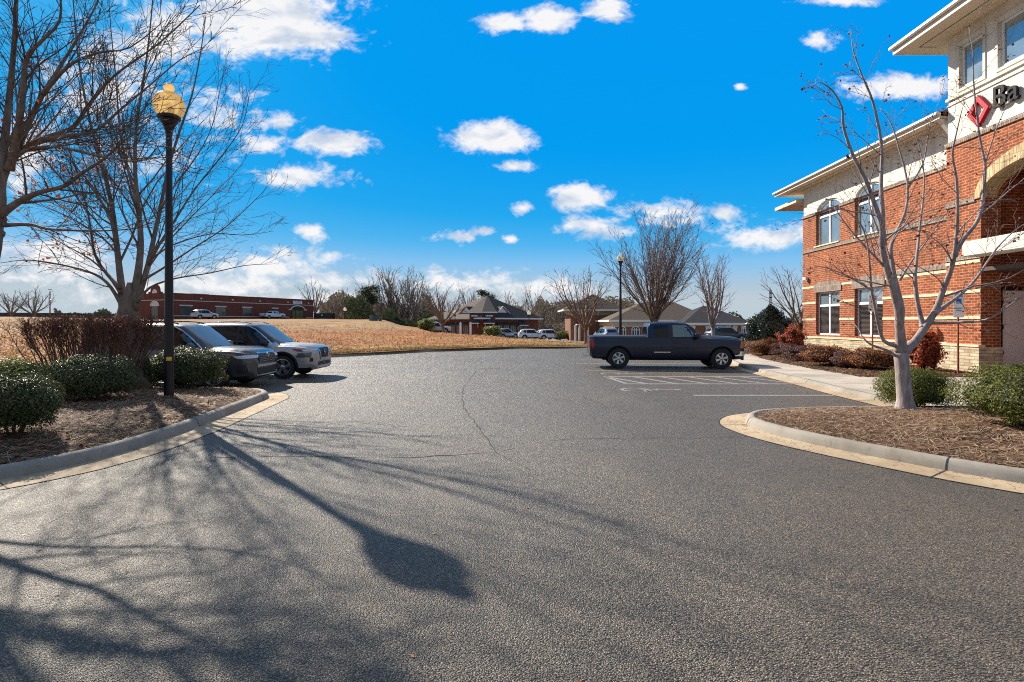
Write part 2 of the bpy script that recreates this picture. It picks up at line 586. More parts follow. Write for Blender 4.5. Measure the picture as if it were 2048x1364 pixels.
def field_mat():
    n = N('dry_grass_field')
    mp = n.nd('ShaderNodeMapping'); n.ln(n.co(), mp.inputs[0]); mp.inputs['Scale'].default_value = (.35, 1, 1)
    f = n.noise(.12, 5, .6, mp.outputs[0])
    g = n.noise(1.1, 6, .7, mp.outputs[0])
    s = n.noise(6, 5, .75)
    sz = n.nd('ShaderNodeSeparateXYZ'); n.ln(n.co(), sz.inputs[0])
    lowc = n.ramp(f, [(.30, (.42, .22, .085)), (.45, (.40, .16, .050)), (.58, (.33, .105, .032)), (.72, (.42, .22, .085))])
    hic = n.ramp(f, [(.30, (.44, .30, .16)), (.5, (.37, .22, .105)), (.62, (.30, .165, .075)), (.75, (.42, .27, .13))])
    hz_ = n.nd('ShaderNodeMapRange', interpolation_type='SMOOTHSTEP'); hz_.inputs['From Min'].default_value = .75; hz_.inputs['From Max'].default_value = 1.1
    n.ln(n.math('ADD', sz.outputs[2], n.math('MULTIPLY', n.math('SUBTRACT', f, .5), .6)), hz_.inputs['Value'])
    c = n.mix(hz_.outputs[0], lowc, hic)
    verge = n.nd('ShaderNodeMapRange', interpolation_type='SMOOTHSTEP'); verge.inputs['From Min'].default_value = .34; verge.inputs['From Max'].default_value = .16
    n.ln(n.math('ADD', sz.outputs[2], n.math('MULTIPLY', n.math('SUBTRACT', n.noise(.6, 4), .5), .16)), verge.inputs['Value'])
    c = n.mix(n.math('MULTIPLY', verge.outputs[0], .75), c, (.34, .235, .095, 1))
    c = n.mix(n.ramp(g, [(.40, (0, 0, 0)), (.62, (1, 1, 1))]), c, n.mix(1, c, (.50, .42, .36), 'MULTIPLY'))
    c = n.mix(n.math('MULTIPLY', n.ramp(s, [(.52, (0, 0, 0)), (.70, (1, 1, 1))]), .6), c, (.60, .42, .24, 1))
    patch = n.noise(.28, 3, .5)
    c = n.mix(n.math('MULTIPLY', n.ramp(patch, [(.56, (0, 0, 0)), (.70, (1, 1, 1))]), .55), c, (.25, .20, .085, 1))
    bare = n.noise(.5, 4, .6)
    c = n.mix(n.math('MULTIPLY', n.ramp(bare, [(.62, (0, 0, 0)), (.72, (1, 1, 1))]), .6), c, (.34, .13, .06, 1))
    # greener fringe by the kerb is handled by the verge sheet
    n.set(c, .95, 0, .1)
    n.bump(n.math('ADD', g, n.math('MULTIPLY', s, .5)), .9, .12)
    return n.m


def mulch_mat(name='pine_straw', k=1.0):
    n = N(name)
    f = n.noise(14, 6, .75)
    g = n.noise(1.2, 4)
    c = n.ramp(f, [(.30, (.035 * k, .022 * k, .014 * k)), (.5, (.13 * k, .078 * k, .048 * k)), (.7, (.36 * k, .225 * k, .13 * k))])
    c = n.mix(1, c, n.ramp(g, [(.35, (.55, .53, .52)), (.65, (1.2, 1.15, 1.1))]), 'MULTIPLY')
    n.set(c, .9, 0, .15)
    n.bump(f, 1.0, .04)
    return n.m


M_ASPH = asphalt()
M_KERB = concrete('kerb_concrete', (.27, .25, .215), (.38, .35, .30))
M_GUT = concrete('gutter_concrete', (.40, .305, .195), (.55, .435, .295))
M_WALK = concrete('pavement_concrete', (.42, .38, .325), (.53, .485, .42))
M_ROADC = concrete('pale_road', (.30, .29, .27), (.40, .385, .36))
M_FIELD = field_mat()
M_MULCH = mulch_mat()
M_CRACK = simple('crack_tar', (.016, .016, .016), .8)
M_LINE = None


def line_mat():
    n = N('worn_white_paint')
    f = n.noise(9, 6, .7)
    g = n.noise(60, 3)
    c = n.mix(n.ramp(n.math('ADD', n.math('MULTIPLY', f, .7), n.math('MULTIPLY', g, .3)), [(.33, (0, 0, 0)), (.43, (1, 1, 1))]), (.74, .72, .68, 1), (.22, .21, .20, 1))
    n.set(c, .8, 0, .3)
    return n.m


M_LINE = line_mat()

# ================================================================ terrain
LOT = [(-60, 4), (-12.2, 4), (-12.2, 21), (-11.5, 23.5), (-9, 27.3), (-5, 32.5), (.5, 36.6), (5.5, 37), (12.4, 37.2), (13, 39), (13, 62), (70, 62)]


def lot_edge(u):
    """Depth at which the ray X = u*Y leaves the car park."""
    best = 4.2
    for (x0, y0), (x1, y1) in zip(LOT, LOT[1:]):
        a0, a1 = x0 - u * y0, x1 - u * y1
        if a0 == a1: continue
        t = a0 / (a0 - a1)
        if 0 <= t <= 1: best = max(best, y0 + (y1 - y0) * t)
    return best


TCOL = [  # (pixel column, [(depth, height)...])
    (-900, [(4, .15), (10, .3), (22, .7), (40, 1.4), (80, 2.4), (130, 2.9), (420, 3.2)]),
    (0, [(12, .15), (20, .25), (30, .6), (50, 1.5), (80, 2.5), (130, 3.05), (420, 3.4)]),
    (300, [(18, .15), (26, .25), (35, .6), (50, 1.15), (70, 1.85), (95, 2.3), (130, 2.6), (420, 3.0)]),
    (520, [(24, .15), (30, .28), (36, .45), (47, .75), (57, 1.15), (68, 1.85), (95, 2.3), (130, 2.6), (420, 3.0)]),
    (650, [(27, .15), (32, .24), (36, .36), (46, .60), (56, .92), (65, 1.5), (74, 2.1), (90, 2.3), (130, 2.6), (420, 2.8)]),
    (760, [(30, .15), (36, .27), (44, .42), (53, .72), (61, 1.15), (70, 1.9), (80, 2.2), (100, 2.1), (140, 2.2), (420, 2)]),
    (820, [(31, .15), (37, .26), (46, .42), (55, .68), (66, .9), (76, 1.05), (90, .9), (130, .9), (420, 1.5)]),
    (880, [(33, .15), (38, .26), (46, .42), (56, .62), (66, .50), (85, .1), (105, -.35), (130, -.5), (420, 1)]),
    (960, [(35, .15), (40, .24), (48, .36), (57, .40), (68, .05), (85, -.5), (105, -.85), (130, -1.0), (420, 0)]),
    (1040, [(37, .15), (42, .22), (49, .22), (58, .02), (70, -.5), (85, -.9), (105, -1.25), (130, -1.3), (420, -.5)]),
    (1180, [(37, .13), (42, .08), (48, -.05), (56, -.25), (70, -.7), (90, -1.2), (130, -1.4), (420, -1)]),
    (1350, [(37, .12), (45, -.05), (60, -.5), (75, -1.2), (100, -1.4), (420, -1.5)]),
    (1500, [(37, .08), (50, -.1), (64, -.5), (80, -1.2), (100, -1.4), (420, -1.5)]),
    (2100, [(62, .02), (80, -.6), (120, -1.2), (420, -1.6)]),
]
TC_U = np.array([(c[0] - CX) / FPX for c in TCOL])


def smooth_interp(y, pts):
    xs = [p[0] for p in pts]; zs = [p[1] for p in pts]
    if y <= xs[0]: return zs[0]
    if y >= xs[-1]: return zs[-1]
    i = int(np.searchsorted(xs, y)) - 1
    i = max(0, min(i, len(xs) - 2))
    def sl(k):
        if k <= 0: return (zs[1] - zs[0]) / (xs[1] - xs[0])
        if k >= len(xs) - 1: return (zs[-1] - zs[-2]) / (xs[-1] - xs[-2])
        a = (zs[k] - zs[k - 1]) / (xs[k] - xs[k - 1]); b = (zs[k + 1] - zs[k]) / (xs[k + 1] - xs[k])
        return 0 if a * b <= 0 else 2 * a * b / (a + b)
    h = xs[i + 1] - xs[i]; t = (y - xs[i]) / h
    m0, m1 = sl(i) * h, sl(i + 1) * h
    return (2 * t**3 - 3 * t**2 + 1) * zs[i] + (t**3 - 2 * t**2 + t) * m0 + (-2 * t**3 + 3 * t**2) * zs[i + 1] + (t**3 - t**2) * m1


def terr(x, y):
    u = x / max(y, 1)
    if u <= TC_U[0]: return smooth_interp(y, TCOL[0][1])
    if u >= TC_U[-1]: return smooth_interp(y, TCOL[-1][1])
    i = int(np.searchsorted(TC_U, u)) - 1
    i = max(0, min(i, len(TC_U) - 2))
    t = (u - TC_U[i]) / (TC_U[i + 1] - TC_U[i])
    t = t * t * (3 - 2 * t)
    z = smooth_interp(y, TCOL[i][1]) * (1 - t) + smooth_interp(y, TCOL[i + 1][1]) * t
    return z


rnd = random.Random(11)
mb = MB()
NU, NR = 230, 110
us = np.linspace(-2.4, 1.05, NU)
for i, u in enumerate(us):
    y0 = lot_edge(u)
    for j in range(NR):
        t = j / (NR - 1)
        y = y0 * (520 / y0) ** (t ** 1.12)
        x = u * y
        z = terr(x, y)
        if 0 < j and y < 120: z += (math.sin(x * .9 + y * .4) * math.sin(y * .7 - x * .3)) * .035 * min(1, (y - y0) / 4)
        mb.V.append((x, y, z))
for i in range(NU - 1):
    for j in range(NR - 1):
        a = i * NR + j
        mb.F.append([a, a + NR, a + NR + 1, a + 1]); mb.I.append(0)
struct('field', mb, M_FIELD, 'dry orange winter grass field rising behind the car park', smooth=True)

mb = MB()
n_ = 64
mb.add([(3000 * math.cos(2 * PI * i / n_), 3000 * math.sin(2 * PI * i / n_), -4.0) for i in range(n_)], [tuple(range(n_))])
struct('ground', mb, simple('far_ground', (.16, .12, .07), .95), 'brown far ground running to the horizon')

mb = MB()
poly = [(-70, -60), (70, -60), (70, 64), (12.9, 64), (12.9, 39), (12.3, 37.3), (5.5, 37.1), (.5, 36.7), (-5, 32.6), (-9.05, 27.4), (-11.6, 23.5), (-12.3, 21), (-12.3, 4.0), (-70, 4.0)]
bm = bmesh.new()
bv = [bm.verts.new((x, y, 0)) for x, y in poly]
bm.faces.new(bv)
bmesh.ops.triangulate(bm, faces=bm.faces[:])
mb.add([v.co[:] for v in bm.verts], [[v.index for v in f.verts] for f in bm.faces] if not bm.verts.index_update() else [])
bm.free()
struct('car_park', mb, M_ASPH, 'worn grey asphalt of the car park')


def strip(name, pts, w, z, mat, label, wobble=0, seed=1):
    """a flat sheet following a line"""
    r = random.Random(seed)
    m = MB()
    k = len(pts)
    P = [Vector((p[0], p[1], 0)) for p in pts]
    L, Rr = [], []
    for i in range(k):
        t = (P[min(i + 1, k - 1)] - P[max(i - 1, 0)]).normalized()
        nrm = Vector((-t.y, t.x, 0))
        ww = (w[i] if isinstance(w, (list, tuple)) else w) * (1 + wobble * r.uniform(-1, 1))
        L.append(P[i] + nrm * ww / 2); Rr.append(P[i] - nrm * ww / 2)
    for i in range(k - 1):
        m.quad((Rr[i].x, Rr[i].y, z), (Rr[i + 1].x, Rr[i + 1].y, z), (L[i + 1].x, L[i + 1].y, z), (L[i].x, L[i].y, z))
    return struct(name, m, mat, label)


def densify(pts, step, jit=0, seed=0):
    r = random.Random(seed)
    out = []
    for (x0, y0), (x1, y1) in zip(pts, pts[1:]):
        k = max(1, int(math.hypot(x1 - x0, y1 - y0) / step))
        for i in range(k):
            t = i / k
            out.append((x0 + (x1 - x0) * t + r.uniform(-jit, jit), y0 + (y1 - y0) * t + r.uniform(-jit, jit)))
    out.append(pts[-1])
    return out


def smooth_line(pts, n=6):
    """Catmull-Rom through 2-D points"""
    P = [pts[0]] + list(pts) + [pts[-1]]
    out = []
    for i in range(1, len(P) - 2):
        p0, p1, p2, p3 = [np.array(q, float) for q in P[i - 1:i + 3]]
        for k in range(n):
            t = k / n
            out.append(tuple(.5 * ((2 * p1) + (-p0 + p2) * t + (2 * p0 - 5 * p1 + 4 * p2 - p3) * t * t + (-p0 + 3 * p1 - 3 * p2 + p3) * t**3)))
    out.append(tuple(pts[-1]))
    return out


def g(px, py, z=0.0):
    Y = (CAM_H - z) * FPX / (py - HY)
    return ((px - CX) / FPX * Y, Y)


# cracks in the asphalt
CR = [
    ([(890, 742), (940, 738), (1000, 737)], .06), ([(952, 742), (940, 758), (928, 772), (924, 790), (926, 812), (944, 838), (962, 860), (975, 878), (988, 895), (993, 906)], .035),
    ([(430, 915), (560, 913), (700, 914), (820, 915), (930, 909), (993, 905), (1030, 897)], .03), ([(480, 905), (620, 903), (750, 905)], .016),
    ([(993, 905), (1030, 925), (1060, 940)], .012), ([(1100, 882), (1130, 879), (1250, 876), (1400, 876), (1530, 874)], .014),
    ([(1165, 792), (1178, 800), (1205, 808), (1210, 815)], .012), ([(0, 1082), (60, 1060), (110, 1040), (150, 1020), (250, 1000)], .009),
    ([(620, 771), (800, 768), (950, 772)], .012),
]
for k, (pts, w) in enumerate(CR):
    pl = densify([g(*p) for p in pts], .16, .022, k)
    strip('pavement_crack', pl, w * .55, .004, M_CRACK, 'dark crack in the asphalt', .75, k)

# painted stall lines, hatching and wheelchair symbols in the bays
ZL = .004


def line(x0, y0, x1, y1, w=.17, nm='stall_line', lb='worn white stall line'):
    return strip(nm, densify([(x0, y0), (x1, y1)], .6), w, ZL, M_LINE, lb)


line(4.25, 13.02, 7.75, 13.02)
line(3.15, 15.45, 8.1, 15.45, .18, 'hatch_line', 'white line round the hatched aisle'); line(2.9, 17.6, 8.35, 17.6, .18, 'hatch_line', 'white line round the hatched aisle')
line(2.95, 17.55, 3.2, 15.5, .13, 'hatch_line', 'white end line of the hatched aisle')
for k in range(7):
    xa = 2.98 + k * .84
    if k < 6: line(xa, 17.53, xa + .78, 15.53, .15, 'hatch_line', 'white diagonal of the hatched aisle')
    else: line(xa, 17.53, xa + .30, 16.75, .15, 'hatch_line', 'white diagonal of the hatched aisle')
line(2.7, 19.9, 8.5, 19.9); line(2.7, 23.1, 8.7, 23.1); line(2.7, 26.0, 9.2, 26.0)
for yy_ in (16.2, 19.1, 21.9, 24.7):
    line(-11.6, yy_, -5.9 + (yy_ - 16) * .12, yy_, .1)
for (a, b) in (((620, 733), (760, 735)), ((600, 728), (830, 726)), ((720, 722), (900, 719)), ((820, 716), (960, 711))):
    pa, pb = g(*a), g(*b)
    line(pa[0], pa[1], pb[0], pb[1], .09)


def wheelchair(cx, cy, s):
    m = MB()
    def ring(x, y, r0, r1, a0, a1, n=20):
        for i in range(n):
            a, b = a0 + (a1 - a0) * i / n, a0 + (a1 - a0) * (i + 1) / n
            m.quad((x + r0 * math.cos(a), y + r0 * math.sin(a), ZL), (x + r1 * math.cos(a), y + r1 * math.sin(a), ZL), (x + r1 * math.cos(b), y + r1 * math.sin(b), ZL), (x + r0 * math.cos(b), y + r0 * math.sin(b), ZL))
    def bar(x0, y0, x1, y1, w):
        d = Vector((x1 - x0, y1 - y0)).normalized(); nx, ny = -d.y * w / 2, d.x * w / 2
        m.quad((x0 - nx, y0 - ny, ZL), (x1 - nx, y1 - ny, ZL), (x1 + nx, y1 + ny, ZL), (x0 + nx, y0 + ny, ZL))
    # seen from the aisle: head to the right, wheel to the left
    ring(cx, cy, .30 * s, .40 * s, R(-70), R(235))
    bar(cx + .12 * s, cy - .02 * s, cx + .95 * s, cy - .02 * s, .1 * s)
    bar(cx + .14 * s, cy - .05 * s, cx + .30 * s, cy - .30 * s, .09 * s)
    bar(cx + .52 * s, cy + .04 * s, cx + .60 * s, cy + .20 * s, .08 * s)
    ring(cx + 1.05 * s, cy, 0.0, .1 * s, 0, 2 * PI, 14)
    return struct('wheelchair_marking', m, M_LINE, 'worn white wheelchair symbol painted in the bay')


wheelchair(3.15, 14.1, 1.0)
wheelchair(3.35, 18.65, .95)

# kerbs, gutters and planting islands


def kerb_loop(name, line_pts, h, w, gut, label, side=1, mulch=None, closed=False):
    """Kerb along a line: gutter outside, rounded kerb, inner edge. side: +1 planting lies left of the line's direction."""
    P = [Vector((p[0], p[1], 0)) for p in line_pts]
    k = len(P)
    Ns = []
    for i in range(k):
        a = P[(i - 1) % k] if closed else P[max(i - 1, 0)]
        b = P[(i + 1) % k] if closed else P[min(i + 1, k - 1)]
        t = (b - a).normalized()
        Ns.append(Vector((-t.y, t.x, 0)) * side)
    prof = [(-.01, -.02), (0, .02), (.02, h * .55), (.045, h * .85), (.085, h), (w * .8, h), (w, h - .02), (w, -.02)]
    m = MB()
    rng = range(k if closed else k - 1)
    for i in range(k):
        hh = h
        for o, z in prof:
            m.V.append(tuple(P[i] + Ns[i] * o + Vector((0, 0, z))))
    q = len(prof)
    for i in rng:
        j = (i + 1) % k
        for s in range(q - 1):
            f = [i * q + s, j * q + s, j * q + s + 1, i * q + s + 1]
            m.F.append(f if side < 0 else f[::-1]); m.I.append(0)
    struct(name, m, M_KERB, label, smooth=True)
    if gut:
        m = MB()
        for i in range(k):
            m.V.append(tuple(P[i] - Ns[i] * gut + Vector((0, 0, .004))))
            m.V.append(tuple(P[i] + Ns[i] * .012 + Vector((0, 0, .018))))
        for i in rng:
            j = (i + 1) % k
            f = [i * 2, j * 2, j * 2 + 1, i * 2 + 1]
            m.F.append(f if side < 0 else f[::-1]); m.I.append(0)
        struct('gutter', m, M_GUT, label.replace('kerb', 'gutter'))
    cum = 0
    nxt = 1.3
    jm = MB()
    nj = 0
    for i in range(1, k - 1):
        cum += (P[i] - P[i - 1]).length
        if cum < nxt or not gut: continue
        nxt = cum + 3.05
        t = (P[i + 1] - P[i - 1]).normalized() * .007
        pr = [(-gut, .0075), (.0, .024)] + [(o_ - .003 if o_ < w * .5 else o_, z_ + .0035) for o_, z_ in prof[1:6]]
        jm = MB()
        for (oa, za), (ob, zb2) in zip(pr, pr[1:]):
            a, b = P[i] + Ns[i] * oa + Vector((0, 0, za)), P[i] + Ns[i] * ob + Vector((0, 0, zb2))
            jm.quad(a - t, b - t, b + t, a + t)
        struct('kerb_joint', jm, M_CRACK, 'dark joint across the ' + label)
    if gut:
        jm = MB(); rj = random.Random(k)
        E = []
        for i in range(k):
            q = P[i] - Ns[i] * gut
            E.append((q + Ns[i] * rj.uniform(.002, .012), q - Ns[i] * rj.uniform(.006, .03)))
        for (a, b), (c, d) in zip(E, E[1:]): jm.quad((a.x, a.y, .0062), (c.x, c.y, .0062), (d.x, d.y, .0062), (b.x, b.y, .0062))
        struct('gutter_edge', jm, M_CRACK, 'dark dirty edge along the ' + label.replace('kerb', 'gutter'))
    return [P[i] + Ns[i] * w * .9 for i in range(k)]


def bed(name, loop, zf, mat, label, cell=.14, skirt=.11):
    """Planting bed: a fine heightfield inside a loop."""
    from mathutils.geometry import delaunay_2d_cdt
    L = [Vector((p[0], p[1])) for p in loop]
    x0, x1 = min(p.x for p in L), max(p.x for p in L)
    y0, y1 = min(p.y for p in L), max(p.y for p in L)
    def inside(x, y):
        c = False
        for a, b in zip(L, L[1:] + L[:1]):
            if (a.y > y) != (b.y > y) and x < (b.x - a.x) * (y - a.y) / (b.y - a.y) + a.x: c = not c
        return c
    def dist(x, y):
        p = Vector((x, y)); d = 9e9
        for a, b in zip(L, L[1:] + L[:1]):
            ab = b - a; t = max(0, min(1, (p - a).dot(ab) / max(1e-9, ab.length_squared)))
            d = min(d, (a + ab * t - p).length)
        return d
    r = random.Random(5)
    pts = list(L)
    y = y0
    while y < y1:
        x = x0
        while x < x1:
            qx, qy = x + r.uniform(-.04, .04), y + r.uniform(-.04, .04)
            if inside(qx, qy) and dist(qx, qy) > .05: pts.append(Vector((qx, qy)))
            x += cell
        y += cell
    nL = len(L)
    vs_, es_, fs_, *_ = delaunay_2d_cdt(pts, [(i, (i + 1) % nL) for i in range(nL)], [], 1, 1e-5)
    m = MB()
    for v in vs_:
        d = dist(v.x, v.y)
        m.V.append((v.x, v.y, zf(v.x, v.y, d) + (r.uniform(-.014, .014) if d > .06 else 0)))
    for f in fs_: m.F.append(list(f)); m.I.append(0)
    o = struct(name, m, mat, label, smooth=True)
    return inside, dist


# the island on the left, along the aisle
edge = smooth_line([(-9.0, 3.2), (-7.4, 4.3), (-6.1, 5.3), (-5.35, 6.2), (-5.06, 7.2), (-5.06, 8.6), (-5.22, 10.2), (-5.38, 11.7), (-5.52, 12.6), (-5.95, 13.2), (-6.7, 13.42), (-9, 13.45), (-12.1, 13.45)], 7)
inner = kerb_loop('kerb', edge, .15, .17, .42, 'weathered grey concrete kerb round the planting with the lamp post', 1)
loopL = [(p.x, p.y) for p in inner] + [(-12.6, 13.3), (-12.6, 3.0)]
def zL(x, y, d): return .125 + .17 * (1 - math.exp(-max(0, d - .05) / .8)) + .02 * math.sin(x * 2.1) * math.sin(y * 1.7) * min(1, d)
inL, dL = bed('planting_bed', loopL, zL, M_MULCH, 'pine straw bed under the bare maple and lamp post')
# the island on the right
edgeR = smooth_line([(9.2, 4.0), (7.2, 4.75), (5.75, 5.5), (5.12, 6.1), (4.55, 7.0), (4.1, 7.9), (3.88, 8.7), (3.92, 9.35), (4.3, 9.92), (5.0, 10.22), (6.2, 10.42), (7.75, 10.5)], 7)
innerR = kerb_loop('kerb', edgeR[::-1], .15, .17, .40, 'pale concrete kerb round the planting with the white barked tree', 1)
loopR = [(p.x, p.y) for p in innerR] + [(14.0, 4.0), (14.0, 10.4)]
loopR = [(p.x, p.y) for p in innerR] + [(9.6, 4.1), (9.6, 10.35)]
def zR(x, y, d): return .125 + .14 * (1 - math.exp(-max(0, d - .05) / .8)) + .02 * math.sin(x * 2.3) * math.sin(y * 1.9) * min(1, d)
inR, dR = bed('planting_bed', loopR, zR, M_MULCH, 'pine straw bed under the small white barked tree')

# walk along the bank with its kerb, and the walk that leads in to the door
wedge = smooth_line([(7.85, 10.62), (7.95, 13), (8.2, 15.5), (8.4, 18), (8.7, 21), (9.6, 24.5), (10.6, 26.5), (12.0, 28.5), (14.5, 30.6)], 6)
kerb_loop('kerb', wedge, .12, .16, .38, 'pale kerb along the bank walk', -1)
mb = MB()
inn = []
for i, p in enumerate(wedge):
    a = wedge[max(i - 1, 0)]; b = wedge[min(i + 1, len(wedge) - 1)]
    t = Vector((b[0] - a[0], b[1] - a[1])).normalized()
    inn.append((p[0] + t.y * .15, p[1] - t.x * .15))
wid = [1.9 if p[1] < 24 else max(1.2, 1.9 - (p[1] - 24) * .12) for p in wedge]
for i in range(len(wedge) - 1):
    a, b = inn[i], inn[i + 1]
    mb.quad((a[0], a[1], .118), (a[0] + wid[i], a[1], .128), (b[0] + wid[i + 1], b[1], .128), (b[0], b[1], .118))
struct('pavement', mb, M_WALK, 'pale concrete walk beside the bank')
mb = MB()
mb.box(9.84, 15.3, 10.9, 16.1, -.02, .126)
mb.box(14.9, 19.5, 9.0, 10.88, -.02, .126)
struct('pavement', mb, M_WALK, 'pale concrete walk leading to the bank door')
for xj in (11.4, 13.0):
    strip('pavement_crack', [(xj, 10.92), (xj, 16.08)], .012, .1295, M_CRACK, 'joint across the concrete walk')
for yj in (12.4, 14.4, 16.4, 18.4, 20.4, 22.4):
    xl = np.interp(yj, [p[1] for p in wedge], [p[0] for p in wedge])
    strip('pavement_crack', [(xl + .17, yj), (xl + 2.0, yj + .02)], .014, .1265, M_CRACK, 'joint across the concrete walk')
M_MULCH2 = mulch_mat('dark_mulch', .75)
loopB = [(10.12, 16.15), (14.4, 16.15), (14.95, 18.3), (15.1, 31), (13.2, 30.5), (11.9, 27.6), (11.0, 24.5), (10.45, 21), (10.22, 18.5)]
def zB(x, y, d): return .12 + .09 * (1 - math.exp(-max(0, d - .05) / .6))
inB, dB = bed('planting_bed', loopB, zB, M_MULCH2, 'dark mulch bed along the brick bank', .2)

# far kerb along the field
fk = smooth_line([(-12.25, 13.6), (-12.25, 18), (-12.2, 21), (-11.5, 23.5), (-9, 27.3), (-5, 32.5), (.5, 36.6), (5.5, 37.0), (12.3, 37.2)], 6)
kerb_loop('kerb', fk, .15, .18, .35, 'long kerb between the car park and the dry field', 1)


def drape(name, poly_fn, nx, ny, mat, label, dz=.04):
    m = MB()
    for i in range(nx + 1):
        for j in range(ny + 1):
            x, y = poly_fn(i / nx, j / ny)
            m.V.append((x, y, terr(x, y) + dz))
    for i in range(nx):
        for j in range(ny):
            a = i * (ny + 1) + j
            m.F.append([a, a + ny + 1, a + ny + 2, a + 1]); m.I.append(0)
    return struct(name, m, mat, label, smooth=True)


drape('road', lambda s, t: (3.0 + s * 14, 48.5 + t * 5 - s * .8), 24, 10, M_ROADC, 'pale concrete drive beyond the field')
drape('far_car_park', lambda s, t: ((1060 + s * 520 - CX) / FPX * (60 + t * 18), 60 + t * 18), 50, 24, M_ROADC, 'grey car park in front of the far brick offices')
drape('far_car_park', lambda s, t: ((985 + s * 170 - CX) / FPX * (84 + t * 24), 84 + t * 24), 40, 24, M_ROADC, 'grey car park beside the far hipped roof shops')
drape('far_car_park', lambda s, t: (-62 - 2 + s * 16.5 + t * 6.5, 98 + s * 34 - t * 3.2), 40, 12, M_ROADC, 'grey car park along the long brick building', .05)

# pine straw needles and fallen leaves


def scatter_strips(name, n, fn, size, width, mat, label, seed, lift=.012, curl=.3):
    r = random.Random(seed)
    m = MB()
    for _ in range(n):
        p = fn(r)
        if p is None: continue
        x, y, z = p
        a = r.uniform(0, 2 * PI); L = size * r.uniform(.5, 1.3); w = width * r.uniform(.7, 1.3)
        d = Vector((math.cos(a), math.sin(a), r.uniform(-.12, .4))); s = Vector((-math.sin(a), math.cos(a), r.uniform(-.5, .5))) * w
        c = Vector((x, y, z + lift * r.uniform(.3, 1.6)))
        m.quad(c - d * L / 2 - s / 2, c + d * L / 2 - s / 2, c + d * L / 2 + s / 2, c - d * L / 2 + s / 2)
    o = m.build(name, mat)
    tag(o, label, name.replace('_', ' '), kind='stuff')
    return o


M_STRAW = leaf_mat('straw', [(.12, .06, .033, 1), (.30, .185, .11, 1), (.44, .32, .21, 1), (.24, .13, .07, 1), (.56, .44, .31, 1)], .7, .1, .3)
M_FALL = leaf_mat('fallen_leaf', [(.30, .10, .03, 1), (.42, .17, .05, 1), (.22, .08, .035, 1), (.50, .26, .10, 1)], .7, .15, .3)


def in_bed(fn, d, zf, x0, x1, y0, y1):
    def f(r):
        for _ in range(30):
            x, y = r.uniform(x0, x1), r.uniform(y0, y1)
            if fn(x, y):
                return x, y, zf(x, y, d(x, y))
        return None
    return f


fL = in_bed(inL, dL, zL, -9.2, -5.0, 4.6, 13.4)
fR = in_bed(inR, dR, zR, 3.9, 9.5, 4.4, 10.5)
fB = in_bed(inB, dB, zB, 10.1, 15.1, 16.2, 30)
scatter_strips('pine_straw', 15000, fL, .15, .006, M_STRAW, 'loose pine straw round the lamp post', 3)
scatter_strips('pine_straw', 17000, fR, .15, .006, M_STRAW, 'loose pine straw round the white barked tree', 4)
scatter_strips('mulch_chips', 5000, fB, .11, .022, leaf_mat('chips', [(.07, .035, .022, 1), (.17, .095, .06, 1), (.30, .19, .12, 1)], .8, 0, .2), 'dark mulch chips along the bank', 5)


def scatter_leaves(name, n, fn, size, mat, label, seed, lift=.02):
    r = random.Random(seed)
    m = MB()
    for _ in range(n):
        p = fn(r)
        if p is None: continue
        x, y, z = p
        s = size * r.uniform(.6, 1.4)
        a = r.uniform(0, 2 * PI)
        u = Vector((math.cos(a), math.sin(a), r.uniform(-.4, .4))) * s
        v = Vector((-math.sin(a), math.cos(a), r.uniform(-.4, .4))) * s * .75
        c = Vector((x, y, z + lift * r.uniform(.4, 1.4)))
        m.add([c - u, c - u * .1 - v * .6, c + u, c - u * .1 + v * .6], [(0, 1, 2, 3)])
    o = m.build(name, mat)
    return tag(o, label, name.replace('_', ' '), kind='stuff')


M_FALLB = leaf_mat('brown_fallen_leaf', [(.16, .06, .03, 1), (.24, .10, .05, 1), (.32, .17, .09, 1)], .7, .15, .3)
scatter_leaves('fallen_leaves', 900, fL, .045, M_FALL, 'orange leaves fallen on the straw round the lamp post', 7)
scatter_leaves('fallen_leaves', 420, fR, .032, M_FALLB, 'brown leaves fallen on the straw round the white barked tree', 8)
scatter_leaves('fallen_leaves', 900, fB, .045, M_FALL, 'brown leaves fallen on the mulch along the bank', 9)


def f_field(r):
    Y = 13 * (5.0 ** r.random())
    px = r.uniform(-40, 1250)
    u = (px - CX) / FPX
    if Y < lot_edge(u) + .3: return None
    x = u * Y
    return x, Y, terr(x, Y)


scatter_leaves('fallen_leaves', 16000, f_field, .10, leaf_mat('field_leaf', [(.36, .13, .045, 1), (.55, .30, .13, 1), (.62, .44, .25, 1), (.26, .10, .04, 1)], .8, .1, .2), 'orange and tan leaves strewn over the dry field', 10, .05)


def f_road(r):
    x, y = r.uniform(-5, 9), 2.2 + 14 * r.random() ** 1.5
    return x, y, .0
scatter_leaves('fallen_leaves', 130, f_road, .018, M_FALL, 'few small leaves scattered on the asphalt', 12, .008)


def spill(pts, a, b):
    def f(r):
        k = r.randrange(len(pts) - 1); t = r.random(); o = r.uniform(a, b) * r.random()
        (x0, y0), (x1, y1) = pts[k][:2], pts[k + 1][:2]
        l = math.hypot(x1 - x0, y1 - y0) + 1e-6
        return x0 + (x1 - x0) * t + (y1 - y0) / l * o, y0 + (y1 - y0) * t - (x1 - x0) / l * o, .010
    return f


scatter_strips('pine_straw', 420, spill(edge, .0, .5), .09, .005, M_STRAW, 'stray pine straw in the gutter below the lamp post', 51, .008)
scatter_strips('pine_straw', 420, spill(edgeR[::-1], .0, .5), .09, .005, M_STRAW, 'stray pine straw in the gutter below the white barked tree', 52, .008)

